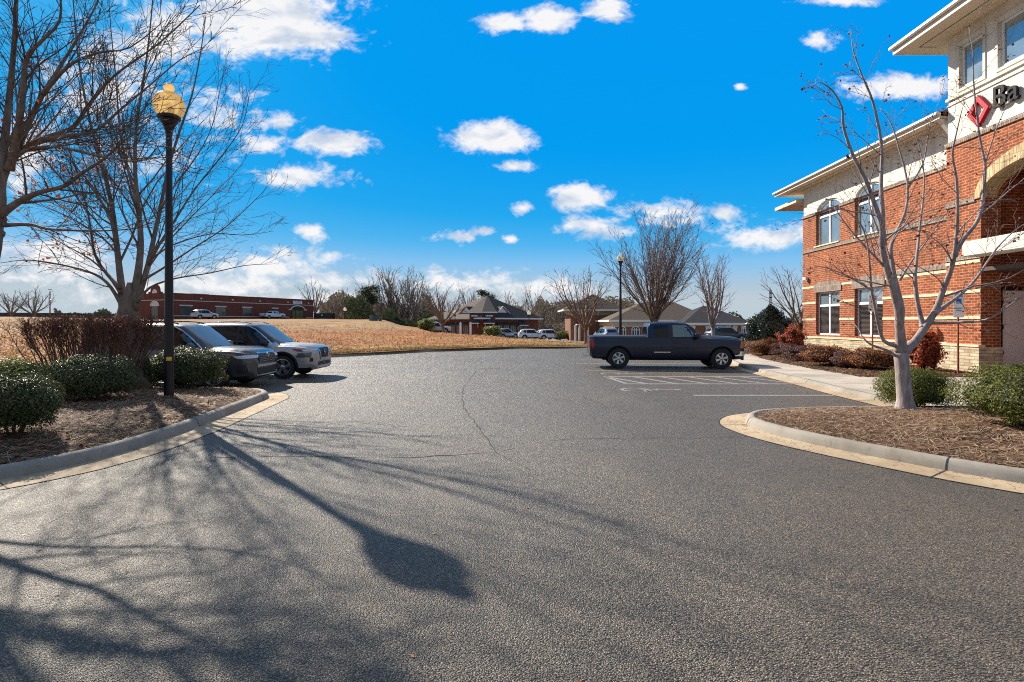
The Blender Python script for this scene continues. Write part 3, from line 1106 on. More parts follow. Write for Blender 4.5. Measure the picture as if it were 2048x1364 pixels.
# tufts of dry grass standing along the far kerb and over the near field
mb = MB()
r_ = random.Random(31)
for _ in range(30000):
    if r_.random() < .5:
        k = r_.randrange(len(fk) - 1); t = r_.random()
        x = fk[k][0] + (fk[k + 1][0] - fk[k][0]) * t; y = fk[k][1] + (fk[k + 1][1] - fk[k][1]) * t
        tx, ty = fk[k + 1][0] - fk[k][0], fk[k + 1][1] - fk[k][1]
        l = math.hypot(tx, ty); off = .2 + 1.8 * r_.random() ** 2
        x += -ty / l * off; y += tx / l * off
        hgt = .1
    else:
        p = f_field(r_)
        if p is None: continue
        x, y, _z = p; hgt = .16
    z = terr(x, y)
    a = r_.uniform(0, PI); h = hgt * r_.uniform(.5, 1.5); w = .035
    d = Vector((math.cos(a), math.sin(a), 0)) * w
    top = Vector((r_.uniform(-.5, .5) * h, r_.uniform(-.5, .5) * h, h))
    c = Vector((x, y, z - .01))
    mb.add([c - d, c + d, c + top], [(0, 1, 2)])
o = mb.build('dry_grass', leaf_mat('dry_blade', [(.40, .26, .10, 1), (.50, .36, .17, 1), (.34, .17, .06, 1), (.30, .25, .09, 1)], .8, .2, .2))
tag(o, 'tufts of dry tan grass over the field and along its kerb', 'grass', kind='stuff')
# ================================================================ trees
M_BARK = bark_mat('grey_brown_bark', (.12, .085, .062, 1), (.32, .235, .175, 1))
M_BARKP = bark_mat('pale_bark', (.19, .15, .14, 1), (.52, .45, .42, 1), 16)
M_TWIG = bark_mat('brown_twig', (.09, .060, .046, 1), (.22, .155, .12, 1))
M_TWIGP = bark_mat('pale_twig', (.11, .072, .062, 1), (.28, .21, .19, 1))
M_FARBARK = bark_mat('far_bark', (.14, .115, .095, 1), (.30, .26, .22, 1), 1.5)
M_FARTWIG = bark_mat('far_twig', (.12, .095, .075, 1), (.27, .225, .18, 1), 1.5)


def rot_about(d, ang, rng):
    ax = d.orthogonal().normalized()
    ax = Matrix.Rotation(rng.uniform(0, 2 * PI), 3, d) @ ax
    return (Matrix.Rotation(ang, 3, ax) @ d).normalized()


class Tree:
    def __init__(self, seed, thick=.02, rmin=.0045, up=.06, wob=.10, sides=(8, 5, 3)):
        self.t, self.c = MB(), MB()
        self.rng = random.Random(seed)
        self.thick, self.rmin, self.up, self.wob, self.sides = thick, rmin, up, wob, sides
        self.tips = []

    def path(self, p, d, L, r0, r1, n, up=None):
        rng = self.rng
        up = self.up if up is None else up
        pts, rad = [p.copy()], [r0]
        d = d.copy()
        s = L / n
        for i in range(n):
            d = d + Vector((rng.gauss(0, self.wob), rng.gauss(0, self.wob), rng.gauss(0, self.wob) + up))
            d.normalize()
            p = p + d * s
            pts.append(p)
            rad.append(r0 + (r1 - r0) * (i + 1) / n)
        return pts, rad

    def put(self, pts, rad):
        mb = self.t if rad[0] >= self.thick else self.c
        n = self.sides[0] if rad[0] > self.thick * 2.5 else (self.sides[1] if rad[0] >= self.thick else self.sides[2])
        mb.tube(pts, rad, n)

    def spawn(self, pts, rad, spec, lvl, Lbase):
        """side branches along a path. spec: per level (count per metre, angle, length ratio, lo, up)"""
        if lvl >= len(spec):
            self.tips.append(pts[-1])
            return
        rng = self.rng
        cnt, ang, ratio, lo, up = spec[lvl]
        n = max(1, int(cnt * Lbase + rng.random()))
        k = len(pts) - 1
        for i in range(n):
            t = lo + (1 - lo) * (i + rng.random()) / n
            f = t * k
            a = min(int(f), k - 1)
            q = pts[a].lerp(pts[a + 1], f - a)
            r = rad[a] + (rad[a + 1] - rad[a]) * (f - a)
            d = (pts[a + 1] - pts[a]).normalized()
            dd = rot_about(d, R(ang * rng.uniform(.6, 1.35)), rng)
            L = Lbase * ratio * rng.uniform(.55, 1.25) * (1.15 - .6 * t)
            rc = max(self.rmin, r * rng.uniform(.26, .48))
            m = 5 if L > .8 else (4 if L > .35 else 3)
            ps, rs = self.path(q, dd, L, rc, max(self.rmin * .7, rc * .35), m, up)
            self.put(ps, rs)
            self.spawn(ps, rs, spec, lvl + 1, L)

    def leader(self, pts, rad, spec):
        self.put(pts, rad)
        L = sum((b - a).length for a, b in zip(pts, pts[1:]))
        self.spawn(pts, rad, spec, 0, L)

    def free(self, base, H, r, spec, fork=.3, nl=5, spread=28, up=.05, bias=None):
        """a tree grown from its foot: short trunk, then nl leaders"""
        rng = self.rng
        p, q = self.path(base, Vector((rng.gauss(0, .03), rng.gauss(0, .03), 1)).normalized(), H * fork, r, r * .75, 5, .15)
        q[0] = r * 1.35
        self.put(p, q)
        for i in range(nl):
            a = 2 * PI * (i + rng.uniform(-.3, .3)) / nl
            s = R(spread * rng.uniform(.45, 1.25)) if i else R(4)
            d = Vector((math.sin(s) * math.cos(a), math.sin(s) * math.sin(a), math.cos(s)))
            st = p[-1] if i % 2 == 0 else p[-2]
            L = H * (1 - fork) * rng.uniform(.8, 1.0) / (math.cos(s) ** .3)
            ps, rs = self.path(st, d, L, r * .62, self.rmin, 8, up)
            self.leader(ps, rs, spec)


def finish_tree(T, name, label, base, bark, twig, cat='tree', group=None, leaves=None, leaf_m=None):
    root = empty(name, base)
    tag(root, label, cat, group)
    T.t.build('trunk', bark, root, smooth=True)
    if T.c.V: T.c.build('crown', twig, root, smooth=True)
    if leaves: leaves.build('leaves', leaf_m, root)
    return root


def leaf_bunch(mb, p, rng, n, spread, size, droop=.3):
    for _ in range(n):
        c = p + Vector((rng.gauss(0, spread), rng.gauss(0, spread), rng.gauss(0, spread) - droop * size))
        a = rng.uniform(0, 2 * PI)
        s = size * rng.uniform(.6, 1.3)
        u = Vector((math.cos(a), math.sin(a), rng.uniform(-1.2, .3))).normalized() * s
        v = u.orthogonal().normalized()
        v = (Matrix.Rotation(rng.uniform(0, 2 * PI), 3, u.normalized()) @ v) * s * .55
        mb.add([c, c + u * .45 + v, c + u, c + u * .45 - v], [(0, 1, 2, 3)])


def traced(T, pxs, Y, r0, r1, dY=0.0, spec=None, wav=.12, flare=.35):
    """a limb followed along its course, swinging dY metres in depth by its end"""
    rng = T.rng
    k = len(pxs)
    raw = smooth_line(pxs, 3)
    pts = []
    n = len(raw)
    ph = rng.uniform(0, 6)
    for i, (px, py) in enumerate(raw):
        t = i / (n - 1)
        y = Y + dY * t ** 1.2 + wav * math.sin(t * 5 + ph) * min(1, t * 3)
        pts.append(at(px, py, y))
    rad = [(r0 + (r1 - r0) * (i / (n - 1)) ** .85) * (1 + flare * math.exp(-i / 1.6)) for i in range(n)]
    if spec: T.leader(pts, rad, spec)
    else: T.put(pts, rad)
    return pts, rad


# ---- bare maple on the left island
T = Tree(21, thick=.016, rmin=.0042, up=.03, wob=.09)
Y0 = 13.0
S = [(2.3, 30, .36, .18, .03), (3.8, 34, .42, .12, .02), (3.6, 38, .55, .2, .0)]
S2 = [(3.2, 28, .34, .15, .03), (4.2, 34, .45, .12, .02), (3.2, 38, .6, .2, .0)]
tb = at(258, 700, Y0); tb.z = .2
T.t.tube([tb + Vector((0, 0, -.1)), tb + Vector((0, 0, .12)), tb + Vector((0, 0, .5)), at(256, 668, Y0), at(255, 640, Y0), at(256, 615, Y0), at(258, 592, Y0), at(259, 565, Y0)], [.52, .44, .35, .305, .255, .19, .11, .05], 12)
traced(T, [(248, 625), (243, 575), (238, 530), (231, 470), (225, 420), (212, 360), (195, 300), (175, 220), (160, 140), (150, 50), (143, -60)], Y0, 0.0907, 0.0097, 2.60, S)
traced(T, [(262, 615), (274, 560), (281, 500), (280, 450), (274, 390), (270, 330), (273, 250), (287, 160), (300, 60), (310, -60)], Y0, 0.0945, 0.0089, 1.30, S)
traced(T, [(266, 620), (281, 580), (296, 530), (309, 470), (320, 420), (336, 340), (360, 260), (384, 190), (402, 100), (412, 30)], Y0, 0.0794, 0.0073, 2.20, S)
traced(T, [(296, 530), (318, 490), (350, 440), (392, 375), (445, 310), (485, 250), (498, 190)], Y0, 0.0378, 0.0040, -0.30, S2)
traced(T, [(274, 605), (300, 575), (350, 557), (420, 546), (490, 531), (545, 528)], Y0, 0.0318, 0.0040, 0.30, S2)
traced(T, [(286, 560), (325, 537), (385, 497), (450, 455), (510, 400), (548, 360)], Y0, 0.0302, 0.0040, 1.50, S2)
traced(T, [(300, 520), (345, 490), (420, 468), (490, 470), (548, 462)], Y0, 0.0227, 0.0036, -0.10, S2)
traced(T, [(320, 420), (350, 370), (395, 310), (425, 250), (440, 180), (455, 120)], Y0, 0.0257, 0.0036, 1.60, S2)
traced(T, [(246, 615), (222, 575), (198, 553), (165, 540), (110, 527), (50, 520), (-10, 528)], Y0, 0.0454, 0.0049, -0.10, S2)
traced(T, [(240, 585), (215, 550), (180, 518), (130, 490), (80, 462), (30, 445)], Y0, 0.0302, 0.0040, 1.40, S2)
traced(T, [(240, 575), (214, 548), (190, 510), (182, 460), (172, 410), (150, 330), (115, 250), (85, 160), (70, 80)], Y0, 0.0416, 0.0049, 2.60, S)
traced(T, [(236, 510), (210, 480), (150, 440), (85, 412), (30, 390)], Y0, 0.0257, 0.0040, -0.20, S2)
traced(T, [(278, 420), (256, 340), (240, 260), (232, 160), (222, 60), (215, -40)], Y0, 0.0318, 0.0049, -0.60, S)
traced(T, [(230, 460), (200, 400), (160, 350), (110, 320), (60, 300)], Y0, 0.0257, 0.0040, 1.50, S2)
lv = MB()
rg = T.rng
spots = [at(rg.gauss(165, 50), rg.gauss(415, 42), Y0 + rg.gauss(0, .7)) for _ in range(60)]
cand = [p for p in T.tips if 30 < CX + p.x / p.y * FPX < 260 and 300 < HY - (p.z - CAM_H) / p.y * FPX < 520]
rg.shuffle(cand)
for p in cand[:170]: leaf_bunch(lv, p, rg, rg.randint(1, 6), .07, .062)
M_ORLEAF = leaf_mat('clinging_leaf', [(.28, .075, .02, 1), (.40, .13, .035, 1), (.18, .05, .02, 1)], .6, .35, .2)
finish_tree(T, 'maple_tree', 'tall bare maple with a forked trunk and clinging orange leaves behind the brown shrub', tb, M_BARK, M_TWIG, leaves=lv, leaf_m=M_ORLEAF)

# ---- second bare tree, its trunk at the picture's edge
T = Tree(8, thick=.016, rmin=.0046, up=.03, wob=.09)
Y1 = 8.0
tb = at(-78, 900, Y1); tb.z = .2
T.t.tube([tb + Vector((0, 0, -.1)), tb + Vector((0, 0, .15)), at(-56, 700, Y1), at(-34, 570, Y1), at(-16, 490, Y1), at(-6, 430, Y1)], [.28, .22, .16, .135, .115, .085], 12)
Sx = [(5.2, 32, .36, .12, .02), (5.6, 36, .48, .12, .01), (4.2, 40, .55, .2, .0)]
traced(T, [(0, 430), (39, 403), (81, 384), (129, 372), (161, 348), (206, 319), (250, 280), (300, 240)], Y1, .050, .006, -.6, Sx)
traced(T, [(0, 420), (4, 360), (32, 310), (84, 279), (139, 259), (161, 236), (180, 206), (230, 150), (320, 85), (400, 10)], Y1, .060, .006, .4, Sx)
traced(T, [(32, 312), (60, 298), (113, 294), (180, 308), (226, 317), (275, 322), (330, 310)], Y1, .030, .004, -.8, Sx)
traced(T, [(84, 279), (135, 272), (190, 262), (240, 220), (300, 170), (360, 120), (410, 95)], Y1, .034, .004, .7, Sx)
traced(T, [(0, 430), (2, 350), (12, 260), (22, 160), (30, 60), (34, -60)], Y1, .066, .022, .3, Sx)
traced(T, [(18, 340), (33, 280), (45, 200), (52, 120), (80, 85), (120, 40), (118, -30)], Y1, .050, .010, -.7, Sx)
traced(T, [(28, 310), (58, 245), (85, 190), (116, 140), (150, 85), (190, 15), (210, -40)], Y1, .045, .007, .9, Sx)
traced(T, [(8, 450), (60, 449), (97, 458), (160, 461), (215, 461), (275, 455), (335, 430)], Y1, .028, .004, -.5, Sx)
traced(T, [(2, 440), (-60, 380), (-130, 300), (-200, 200), (-240, 80)], Y1, .06, .008, .5, Sx)
traced(T, [(2, 470), (-60, 440), (-160, 400), (-260, 330), (-340, 260)], Y1, .055, .006, -.6, Sx)
traced(T, [(0, 400), (-30, 300), (-60, 180), (-80, 60), (-90, -80)], Y1, .058, .012, -.4, Sx)
traced(T, [(85, 190), (140, 130), (200, 105), (260, 95), (330, 40)], Y1, .028, .004, -.5, Sx)
lv = MB()
cand = [p for p in T.tips if 0 < CX + p.x / p.y * FPX < 140 and 200 < HY - (p.z - CAM_H) / p.y * FPX < 470]
T.rng.shuffle(cand)
for p in cand[:26]: leaf_bunch(lv, p, T.rng, T.rng.randint(1, 4), .05, .05)
finish_tree(T, 'maple_tree', 'bare tree whose trunk stands at the very edge, limbs arching over the round green shrubs', tb, M_BARK, M_TWIG, leaves=lv, leaf_m=M_ORLEAF)

# ---- small white-barked tree on the right island
T = Tree(5, thick=.011, rmin=.0036, up=.05, wob=.12)
YR = 9.7
tb = at(1811, 812, YR); tb.z = zR(tb.x, tb.y, 1.0)
Sr = [(2.9, 42, .25, .25, .02), (5.0, 42, .5, .15, .01), (3.6, 44, .6, .3, .0)]
Sr2 = [(4.2, 36, .34, .2, .05), (5.0, 38, .5, .15, .03)]
T.t.tube([tb + Vector((0, 0, -.12)), tb + Vector((0, 0, .03)), tb + Vector((-.01, 0, .14)), at(1807, 765, YR), at(1804, 735, YR), at(1803, 715, YR), at(1803, 697, YR)], [.20, .155, .125, .115, .108, .115, .10], 12)
traced(T, [(1802, 702), (1801, 675), (1799, 650), (1797, 620), (1785, 575), (1772, 530), (1764, 490), (1763, 451), (1748, 405), (1730, 357), (1705, 308), (1687, 254), (1684, 215), (1664, 180), (1640, 164)], YR, .085, .007, -.9, Sr)
traced(T, [(1799, 650), (1803, 622), (1800, 600), (1788, 550), (1781, 498), (1790, 472), (1809, 428), (1815, 390), (1812, 350), (1797, 294), (1782, 247), (1760, 215)], YR, .055, .006, .9, Sr)
traced(T, [(1764, 490), (1765, 430), (1762, 370), (1763, 290), (1746, 205), (1726, 156), (1707, 103), (1702, 62)], YR - .2, .045, .005, .5, Sr)
traced(T, [(1806, 705), (1830, 683), (1850, 655), (1862, 637), (1876, 610), (1888, 575), (1900, 545), (1908, 515), (1912, 480), (1915, 430), (1913, 360), (1905, 310), (1912, 270), (1925, 215)], YR, .075, .006, -.7, Sr)
traced(T, [(1908, 512), (1925, 480), (1950, 450), (1962, 420), (1968, 375), (1970, 330), (1960, 280), (1952, 215), (1947, 160), (1945, 100), (1938, 55)], YR - .35, .04, .005, .6, Sr)
traced(T, [(1868, 628), (1890, 612), (1920, 590), (1950, 560), (1972, 528), (1995, 495), (2025, 465), (2060, 440)], YR - .1, .04, .005, .9, Sr2)
traced(T, [(1855, 645), (1880, 646), (1915, 645), (1960, 642), (1990, 632), (2020, 610), (2052, 590), (2090, 570)], YR, .032, .005, -1.1, Sr2)
traced(T, [(1846, 655), (1843, 640), (1835, 605), (1830, 560), (1832, 530), (1836, 490), (1840, 450), (1846, 400), (1848, 350), (1838, 290), (1822, 250)], YR, .045, .005, .8, Sr)
traced(T, [(1795, 692), (1768, 682), (1757, 650), (1750, 615), (1743, 580), (1740, 540), (1735, 490), (1722, 450), (1690, 420), (1660, 410)], YR, .034, .005, -.8, Sr2)
traced(T, [(1793, 712), (1772, 700), (1740, 688), (1724, 672), (1715, 655), (1700, 640)], YR, .026, .004, .5, Sr2)
traced(T, [(1743, 580), (1710, 560), (1680, 545), (1650, 535), (1628, 532)], YR - .5, .016, .004, -.3, Sr2)
traced(T, [(1800, 560), (1825, 520), (1855, 480), (1880, 440), (1900, 420)], YR + .2, .02, .004, .7, Sr2)
traced(T, [(1970, 330), (1985, 280), (2000, 240), (2020, 200)], YR, .014, .004, .4, Sr2)
traced(T, [(1815, 376), (1845, 330), (1855, 280), (1862, 240), (1880, 200)], YR + .6, .018, .004, .4, Sr2)
lv = MB()
T.rng.shuffle(T.tips)
for p in T.tips[:360]: leaf_bunch(lv, p, T.rng, T.rng.randint(1, 3), .035, .042)
M_DKLEAF = leaf_mat('withered_leaf', [(.075, .03, .02, 1), (.15, .06, .035, 1), (.22, .10, .06, 1)], .7, .15, .2)
finish_tree(T, 'ornamental_tree', 'small white barked tree with a few withered leaves on the kerbed bed before the bank', tb, M_BARKP, M_TWIGP, leaves=lv, leaf_m=M_DKLEAF)

# ---- vase-shaped tree behind the pickup
T = Tree(77, thick=.035, rmin=.011, up=.02, wob=.07, sides=(7, 4, 3))
YC = 39.5
tb = at(1308, 700, YC); tb.z = terr(tb.x, tb.y)
Sc = [(2.1, 26, .38, .15, .04), (2.8, 30, .5, .15, .02)]
rg = T.rng
T.t.tube([tb + Vector((0, 0, -.2)), tb + Vector((0, 0, .5)), tb + Vector((0, 0, 1.3)), tb + Vector((0, 0, 1.9))], [.42, .36, .34, .30], 10)
for i in range(30):
    a = 2 * PI * i / 30 + rg.uniform(-.1, .1)
    s = R(rg.choice([10, 20, 30, 40, 50, 58, 66]) * rg.uniform(.85, 1.1))
    d = Vector((math.sin(s) * math.cos(a) + .13, math.sin(s) * math.sin(a) * .8, math.cos(s)))
    L = rg.uniform(6.6, 8.0) * (1 - .18 * math.sin(s))
    ps, rs = T.path(tb + Vector((0, 0, rg.uniform(1.2, 1.9))), d, L, rg.uniform(.05, .085), .009, 9, .035)
    T.leader(ps, rs, Sc)
lv = MB()
for p in T.tips[::26]: leaf_bunch(lv, p, rg, 2, .1, .09)
finish_tree(T, 'vase_tree', 'wide vase shaped bare tree standing behind the dark pickup', tb, M_BARK, M_TWIGP, leaves=lv, leaf_m=M_DKLEAF)

# ---- slender bare trees by the offices
def small_tree(seed, px, py, Y, H, r, label, spread=32, nl=7, bark=M_FARBARK, twig=M_FARTWIG, dens=1.0, rmin=.012, leafy=None, name='bare_tree', fork=.22, group=None, z=None):
    T = Tree(seed, thick=.04, rmin=rmin, up=.03, wob=.09, sides=(7, 4, 3))
    b = at(px, py, Y); b.z = terr(b.x, b.y) if z is None else z
    T.free(b + Vector((0, 0, -.15)), H, r, [(1.5 * dens, 30, .38, .15, .04), (2.0 * dens, 34, .5, .12, .02)], fork, nl, spread, .04)
    lv = None
    if leafy:
        lv = MB()
        for p in T.tips[::leafy[0]]: leaf_bunch(lv, p, T.rng, leafy[2], leafy[3], leafy[4])
    return finish_tree(T, name, label, b, bark, twig, group=group, leaves=lv, leaf_m=leafy[1] if leafy else None)


M_PINKLEAF = leaf_mat('dull_rose_leaf', [(.22, .12, .10, 1), (.34, .21, .17, 1), (.16, .085, .075, 1)], .7, .2, .2)
small_tree(31, 1428, 690, 46, 8.0, .17, 'slender bare tree in front of the dark roofed end of the brick offices', 31, 9, M_BARKP, M_TWIGP, dens=1.25)
small_tree(32, 1172, 690, 43, 5.9, .15, 'small bare tree with rosy twigs beside the tail of the pickup', 36, 10, M_BARK, M_TWIG, dens=1.5, leafy=(4, M_PINKLEAF, 2, .15, .09))
small_tree(33, 888, 668, 76, 7.6, .26, 'bare tree in front of the hipped roof brick shops', 40, 8, M_BARK, M_TWIG, rmin=.016, dens=1.25)
small_tree(34, 1600, 690, 45, 7.0, .16, 'bare tree half hidden behind the corner of the bank', 38, 8, M_BARK, M_TWIG)
small_tree(35, 630, 640, 150, 11, .35, 'pale bare tree beside the end of the long brick building', 32, 8, rmin=.03, dens=.6)
small_tree(36, 22, 632, 125, 6.6, .25, 'bare bushy tree at the far edge of the field', 48, 9, rmin=.025, dens=.9, fork=.1)
small_tree(37, 70, 632, 122, 7.4, .28, 'bare spreading tree beside the thin pole across the field', 52, 10, rmin=.025, dens=.9, fork=.12)
small_tree(38, 1128, 678, 100, 3.2, .1, 'small russet tree between the parked cars and the tall hipped office', 50, 8, M_BARK, M_TWIG, leafy=(2, M_PINKLEAF, 3, .25, .16), rmin=.02)

# ================================================================ shrubs
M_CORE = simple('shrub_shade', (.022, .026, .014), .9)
M_STEM = bark_mat('shrub_stem', (.07, .05, .04, 1), (.17, .13, .10, 1), 20)


def shrub(name, label, c, rx, ry, h, n, ls, mat, seed, cat='shrub', group=None, box=2.6, core=M_CORE, z0=0.04, lump=.10, shell=.72, spikes=0, cone=0):
    r = random.Random(seed)
    root = empty(name, c)
    tag(root, label, cat, group)
    c = Vector(c)
    ph = [r.uniform(0, 6) for _ in range(6)]
    def rad(d):
        e = (abs(d.x) ** box + abs(d.y) ** box + abs(d.z) ** box) ** (-1 / box)
        w = 1 + lump * (math.sin(d.x * 5 + ph[0]) * math.sin(d.y * 5 + ph[1]) + .8 * math.sin(d.z * 6 + ph[2] + d.x * 3) + .5 * math.sin(d.x * 11 + ph[3]) * math.sin(d.y * 10 + d.z * 9 + ph[4]))
        return e * w
    def place(d, f):
        q = d * rad(d) * f
        z = (q.z * .5 + .5)
        k = 1 - cone * max(0, z) if cone else 1
        return c + Vector((q.x * rx * k, q.y * ry * k, z0 * h + z * h * (1 - z0)))
    mb = MB()
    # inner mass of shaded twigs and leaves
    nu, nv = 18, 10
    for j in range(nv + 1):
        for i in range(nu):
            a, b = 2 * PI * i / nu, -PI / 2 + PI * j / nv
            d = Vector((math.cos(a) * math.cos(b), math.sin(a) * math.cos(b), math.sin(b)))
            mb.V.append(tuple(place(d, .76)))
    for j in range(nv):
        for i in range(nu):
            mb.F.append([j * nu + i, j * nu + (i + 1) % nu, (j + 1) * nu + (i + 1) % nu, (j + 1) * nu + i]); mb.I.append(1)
    for _ in range(n):
        while True:
            d = Vector((r.gauss(0, 1), r.gauss(0, 1), r.gauss(0, 1) + .15)).normalized()
            if d.z > -.75: break
        f = shell + (1.04 - shell) * r.random() ** .6
        if r.random() < .03: f += r.uniform(.02, .07)
        p = place(d, f)
        nrm = (d + Vector((r.gauss(0, .55), r.gauss(0, .55), r.gauss(0, .55) + .35))).normalized()
        u = nrm.orthogonal().normalized()
        u = Matrix.Rotation(r.uniform(0, 2 * PI), 3, nrm) @ u
        v = nrm.cross(u)
        s = ls * r.uniform(.6, 1.35)
        mb.add([p - u * s, p - v * s * .5 + nrm * s * .15, p + u * s, p + v * s * .5 + nrm * s * .15], [(0, 1, 2, 3)], 0)
    for _ in range(spikes):
        d = Vector((r.gauss(0, .5), r.gauss(0, .5), 1)).normalized()
        p = place(d, .95)
        hh = r.uniform(.1, .32)
        for k in range(16):
            q = p + Vector((r.gauss(0, .03), r.gauss(0, .03), hh * k / 16))
            a = r.uniform(0, 2 * PI); s = ls * r.uniform(.5, 1)
            u = Vector((math.cos(a), math.sin(a), .5)) * s; v = Vector((-math.sin(a), math.cos(a), 0)) * s * .5
            mb.add([q, q + u * .5 + v, q + u, q + u * .5 - v], [(0, 1, 2, 3)], 0)
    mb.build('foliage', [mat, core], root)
    sm = MB()
    for k in range(7):
        a = r.uniform(0, 2 * PI); q = c + Vector((math.cos(a) * rx * .12, math.sin(a) * ry * .12, -.06))
        e = c + Vector((math.cos(a) * rx * .55, math.sin(a) * ry * .55, h * r.uniform(.4, .7)))
        sm.tube([q, q.lerp(e, .5) + Vector((0, 0, .05)), e], [.018, .012, .006], 5)
    sm.build('stem', M_STEM, root, smooth=True)
    return root


M_BOX = leaf_mat('dull_green_leaf', [(.035, .046, .014, 1), (.070, .085, .024, 1), (.125, .14, .050, 1), (.055, .075, .022, 1)], .46, .25, .35)
M_BOXL = leaf_mat('bright_green_leaf', [(.065, .080, .012, 1), (.12, .135, .020, 1), (.20, .20, .038, 1), (.08, .095, .015, 1)], .50, .3, .3)
M_YEL = leaf_mat('yellow_green_leaf', [(.09, .11, .02, 1), (.20, .22, .04, 1), (.30, .30, .07, 1), (.07, .085, .02, 1)], .45, .3, .4)
M_HOL = leaf_mat('glossy_dark_leaf', [(.022, .036, .016, 1), (.045, .066, .028, 1), (.075, .10, .045, 1)], .25, .12, .7)
M_RUS = leaf_mat('russet_leaf', [(.13, .04, .016, 1), (.26, .085, .025, 1), (.36, .16, .045, 1), (.09, .03, .018, 1)], .6, .25, .3)
M_MAR = leaf_mat('dull_maroon_leaf', [(.075, .03, .028, 1), (.12, .055, .05, 1), (.17, .075, .05, 1), (.06, .035, .038, 1)], .6, .2, .3)
M_RED = leaf_mat('red_nandina_leaf', [(.32, .04, .015, 1), (.46, .095, .025, 1), (.24, .03, .02, 1), (.52, .20, .06, 1)], .5, .35, .3)
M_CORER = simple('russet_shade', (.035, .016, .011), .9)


def on_bed(px, Y, zf, d):
    x = (px - CX) / FPX * Y
    return (x, Y, zf(x, Y, d(x, Y)) - .02)


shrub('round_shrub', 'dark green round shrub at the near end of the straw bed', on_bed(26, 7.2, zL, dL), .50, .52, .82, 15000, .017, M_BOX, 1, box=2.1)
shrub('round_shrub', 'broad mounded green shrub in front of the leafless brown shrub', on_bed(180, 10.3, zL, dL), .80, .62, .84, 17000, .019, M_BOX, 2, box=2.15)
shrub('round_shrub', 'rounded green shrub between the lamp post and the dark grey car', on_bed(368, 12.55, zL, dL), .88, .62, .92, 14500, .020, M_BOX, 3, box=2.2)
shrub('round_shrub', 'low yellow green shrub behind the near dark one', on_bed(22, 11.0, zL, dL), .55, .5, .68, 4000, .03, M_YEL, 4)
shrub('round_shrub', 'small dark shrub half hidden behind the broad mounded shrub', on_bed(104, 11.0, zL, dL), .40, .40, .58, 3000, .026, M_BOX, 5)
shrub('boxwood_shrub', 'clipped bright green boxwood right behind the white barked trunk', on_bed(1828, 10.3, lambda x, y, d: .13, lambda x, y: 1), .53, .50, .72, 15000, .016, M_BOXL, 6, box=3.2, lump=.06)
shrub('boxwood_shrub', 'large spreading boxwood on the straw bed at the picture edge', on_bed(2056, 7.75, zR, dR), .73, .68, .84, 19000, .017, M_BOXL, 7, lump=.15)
rows = [(1745, 18.2, .78, .68, M_RUS, 'russet shrub nearest the boxwood in the row along the bank'), (1652, 20.0, .80, .70, M_RUS, 'wide russet shrub under the nearer ground floor window'),
        (1608, 22.4, .66, .62, M_MAR, 'dull maroon shrub between two russet ones by the bank corner'), (1578, 24.6, .62, .62, M_MAR, 'small maroon shrub in front of the red nandina at the bank corner'),
        (1530, 27.0, .86, .74, M_RUS, 'rust brown shrub in front of the glossy holly'), (1700, 19.0, .55, .55, M_MAR, 'low dark shrub filling the gap in the russet row')]
for i, (px, Y, w, h, m, lb) in enumerate(rows):
    shrub('russet_shrub', lb, on_bed(px, Y, zB, dB), w, .62, h, 5200, .030, m, 20 + i, core=M_CORER, lump=.16, shell=.6, group='low shrubs along the bank wall')
shrub('nandina_shrub', 'upright fiery red nandina against the stone base beside the parking sign', on_bed(1849, 17.9, zB, dB), .40, .38, 1.22, 4600, .046, M_RED, 30, core=M_CORER, lump=.30, shell=.30, box=3.0, spikes=26)
shrub('nandina_shrub', 'orange red nandina in front of the holly at the bank corner', on_bed(1585, 26.2, zB, dB), .55, .5, 1.25, 2400, .05, M_RED, 31, core=M_CORER, lump=.28, shell=.4, box=2.0, spikes=10)
shrub('holly_bush', 'tall glossy dark green holly at the far corner of the bank', (15.1, 32.6, .0), 1.75, 1.5, 2.5, 11000, .066, M_HOL, 32, lump=.14, shell=.66, spikes=44, cone=.56, box=2.2)
shrub('round_shrub', 'olive green shrub at the foot of the small bare tree in front of the shops', (at(985, 668, 90).x, 90, terr(at(985, 668, 90).x, 90)), 1.4, 1.2, 1.9, 1500, .12, M_YEL, 40)
shrub('round_shrub', 'rounded olive shrub by the entrance of the tall hipped office', (at(1124, 678, 92).x, 92, terr(at(1124, 678, 92).x, 92)), 1.5, 1.2, 1.5, 1500, .12, M_YEL, 41)
shrub('round_shrub', 'olive shrub beside the silver van at the shops', (at(853, 660, 84).x, 84, terr(at(853, 660, 84).x, 84)), 1.2, 1.1, 1.8, 1200, .12, M_YEL, 42)

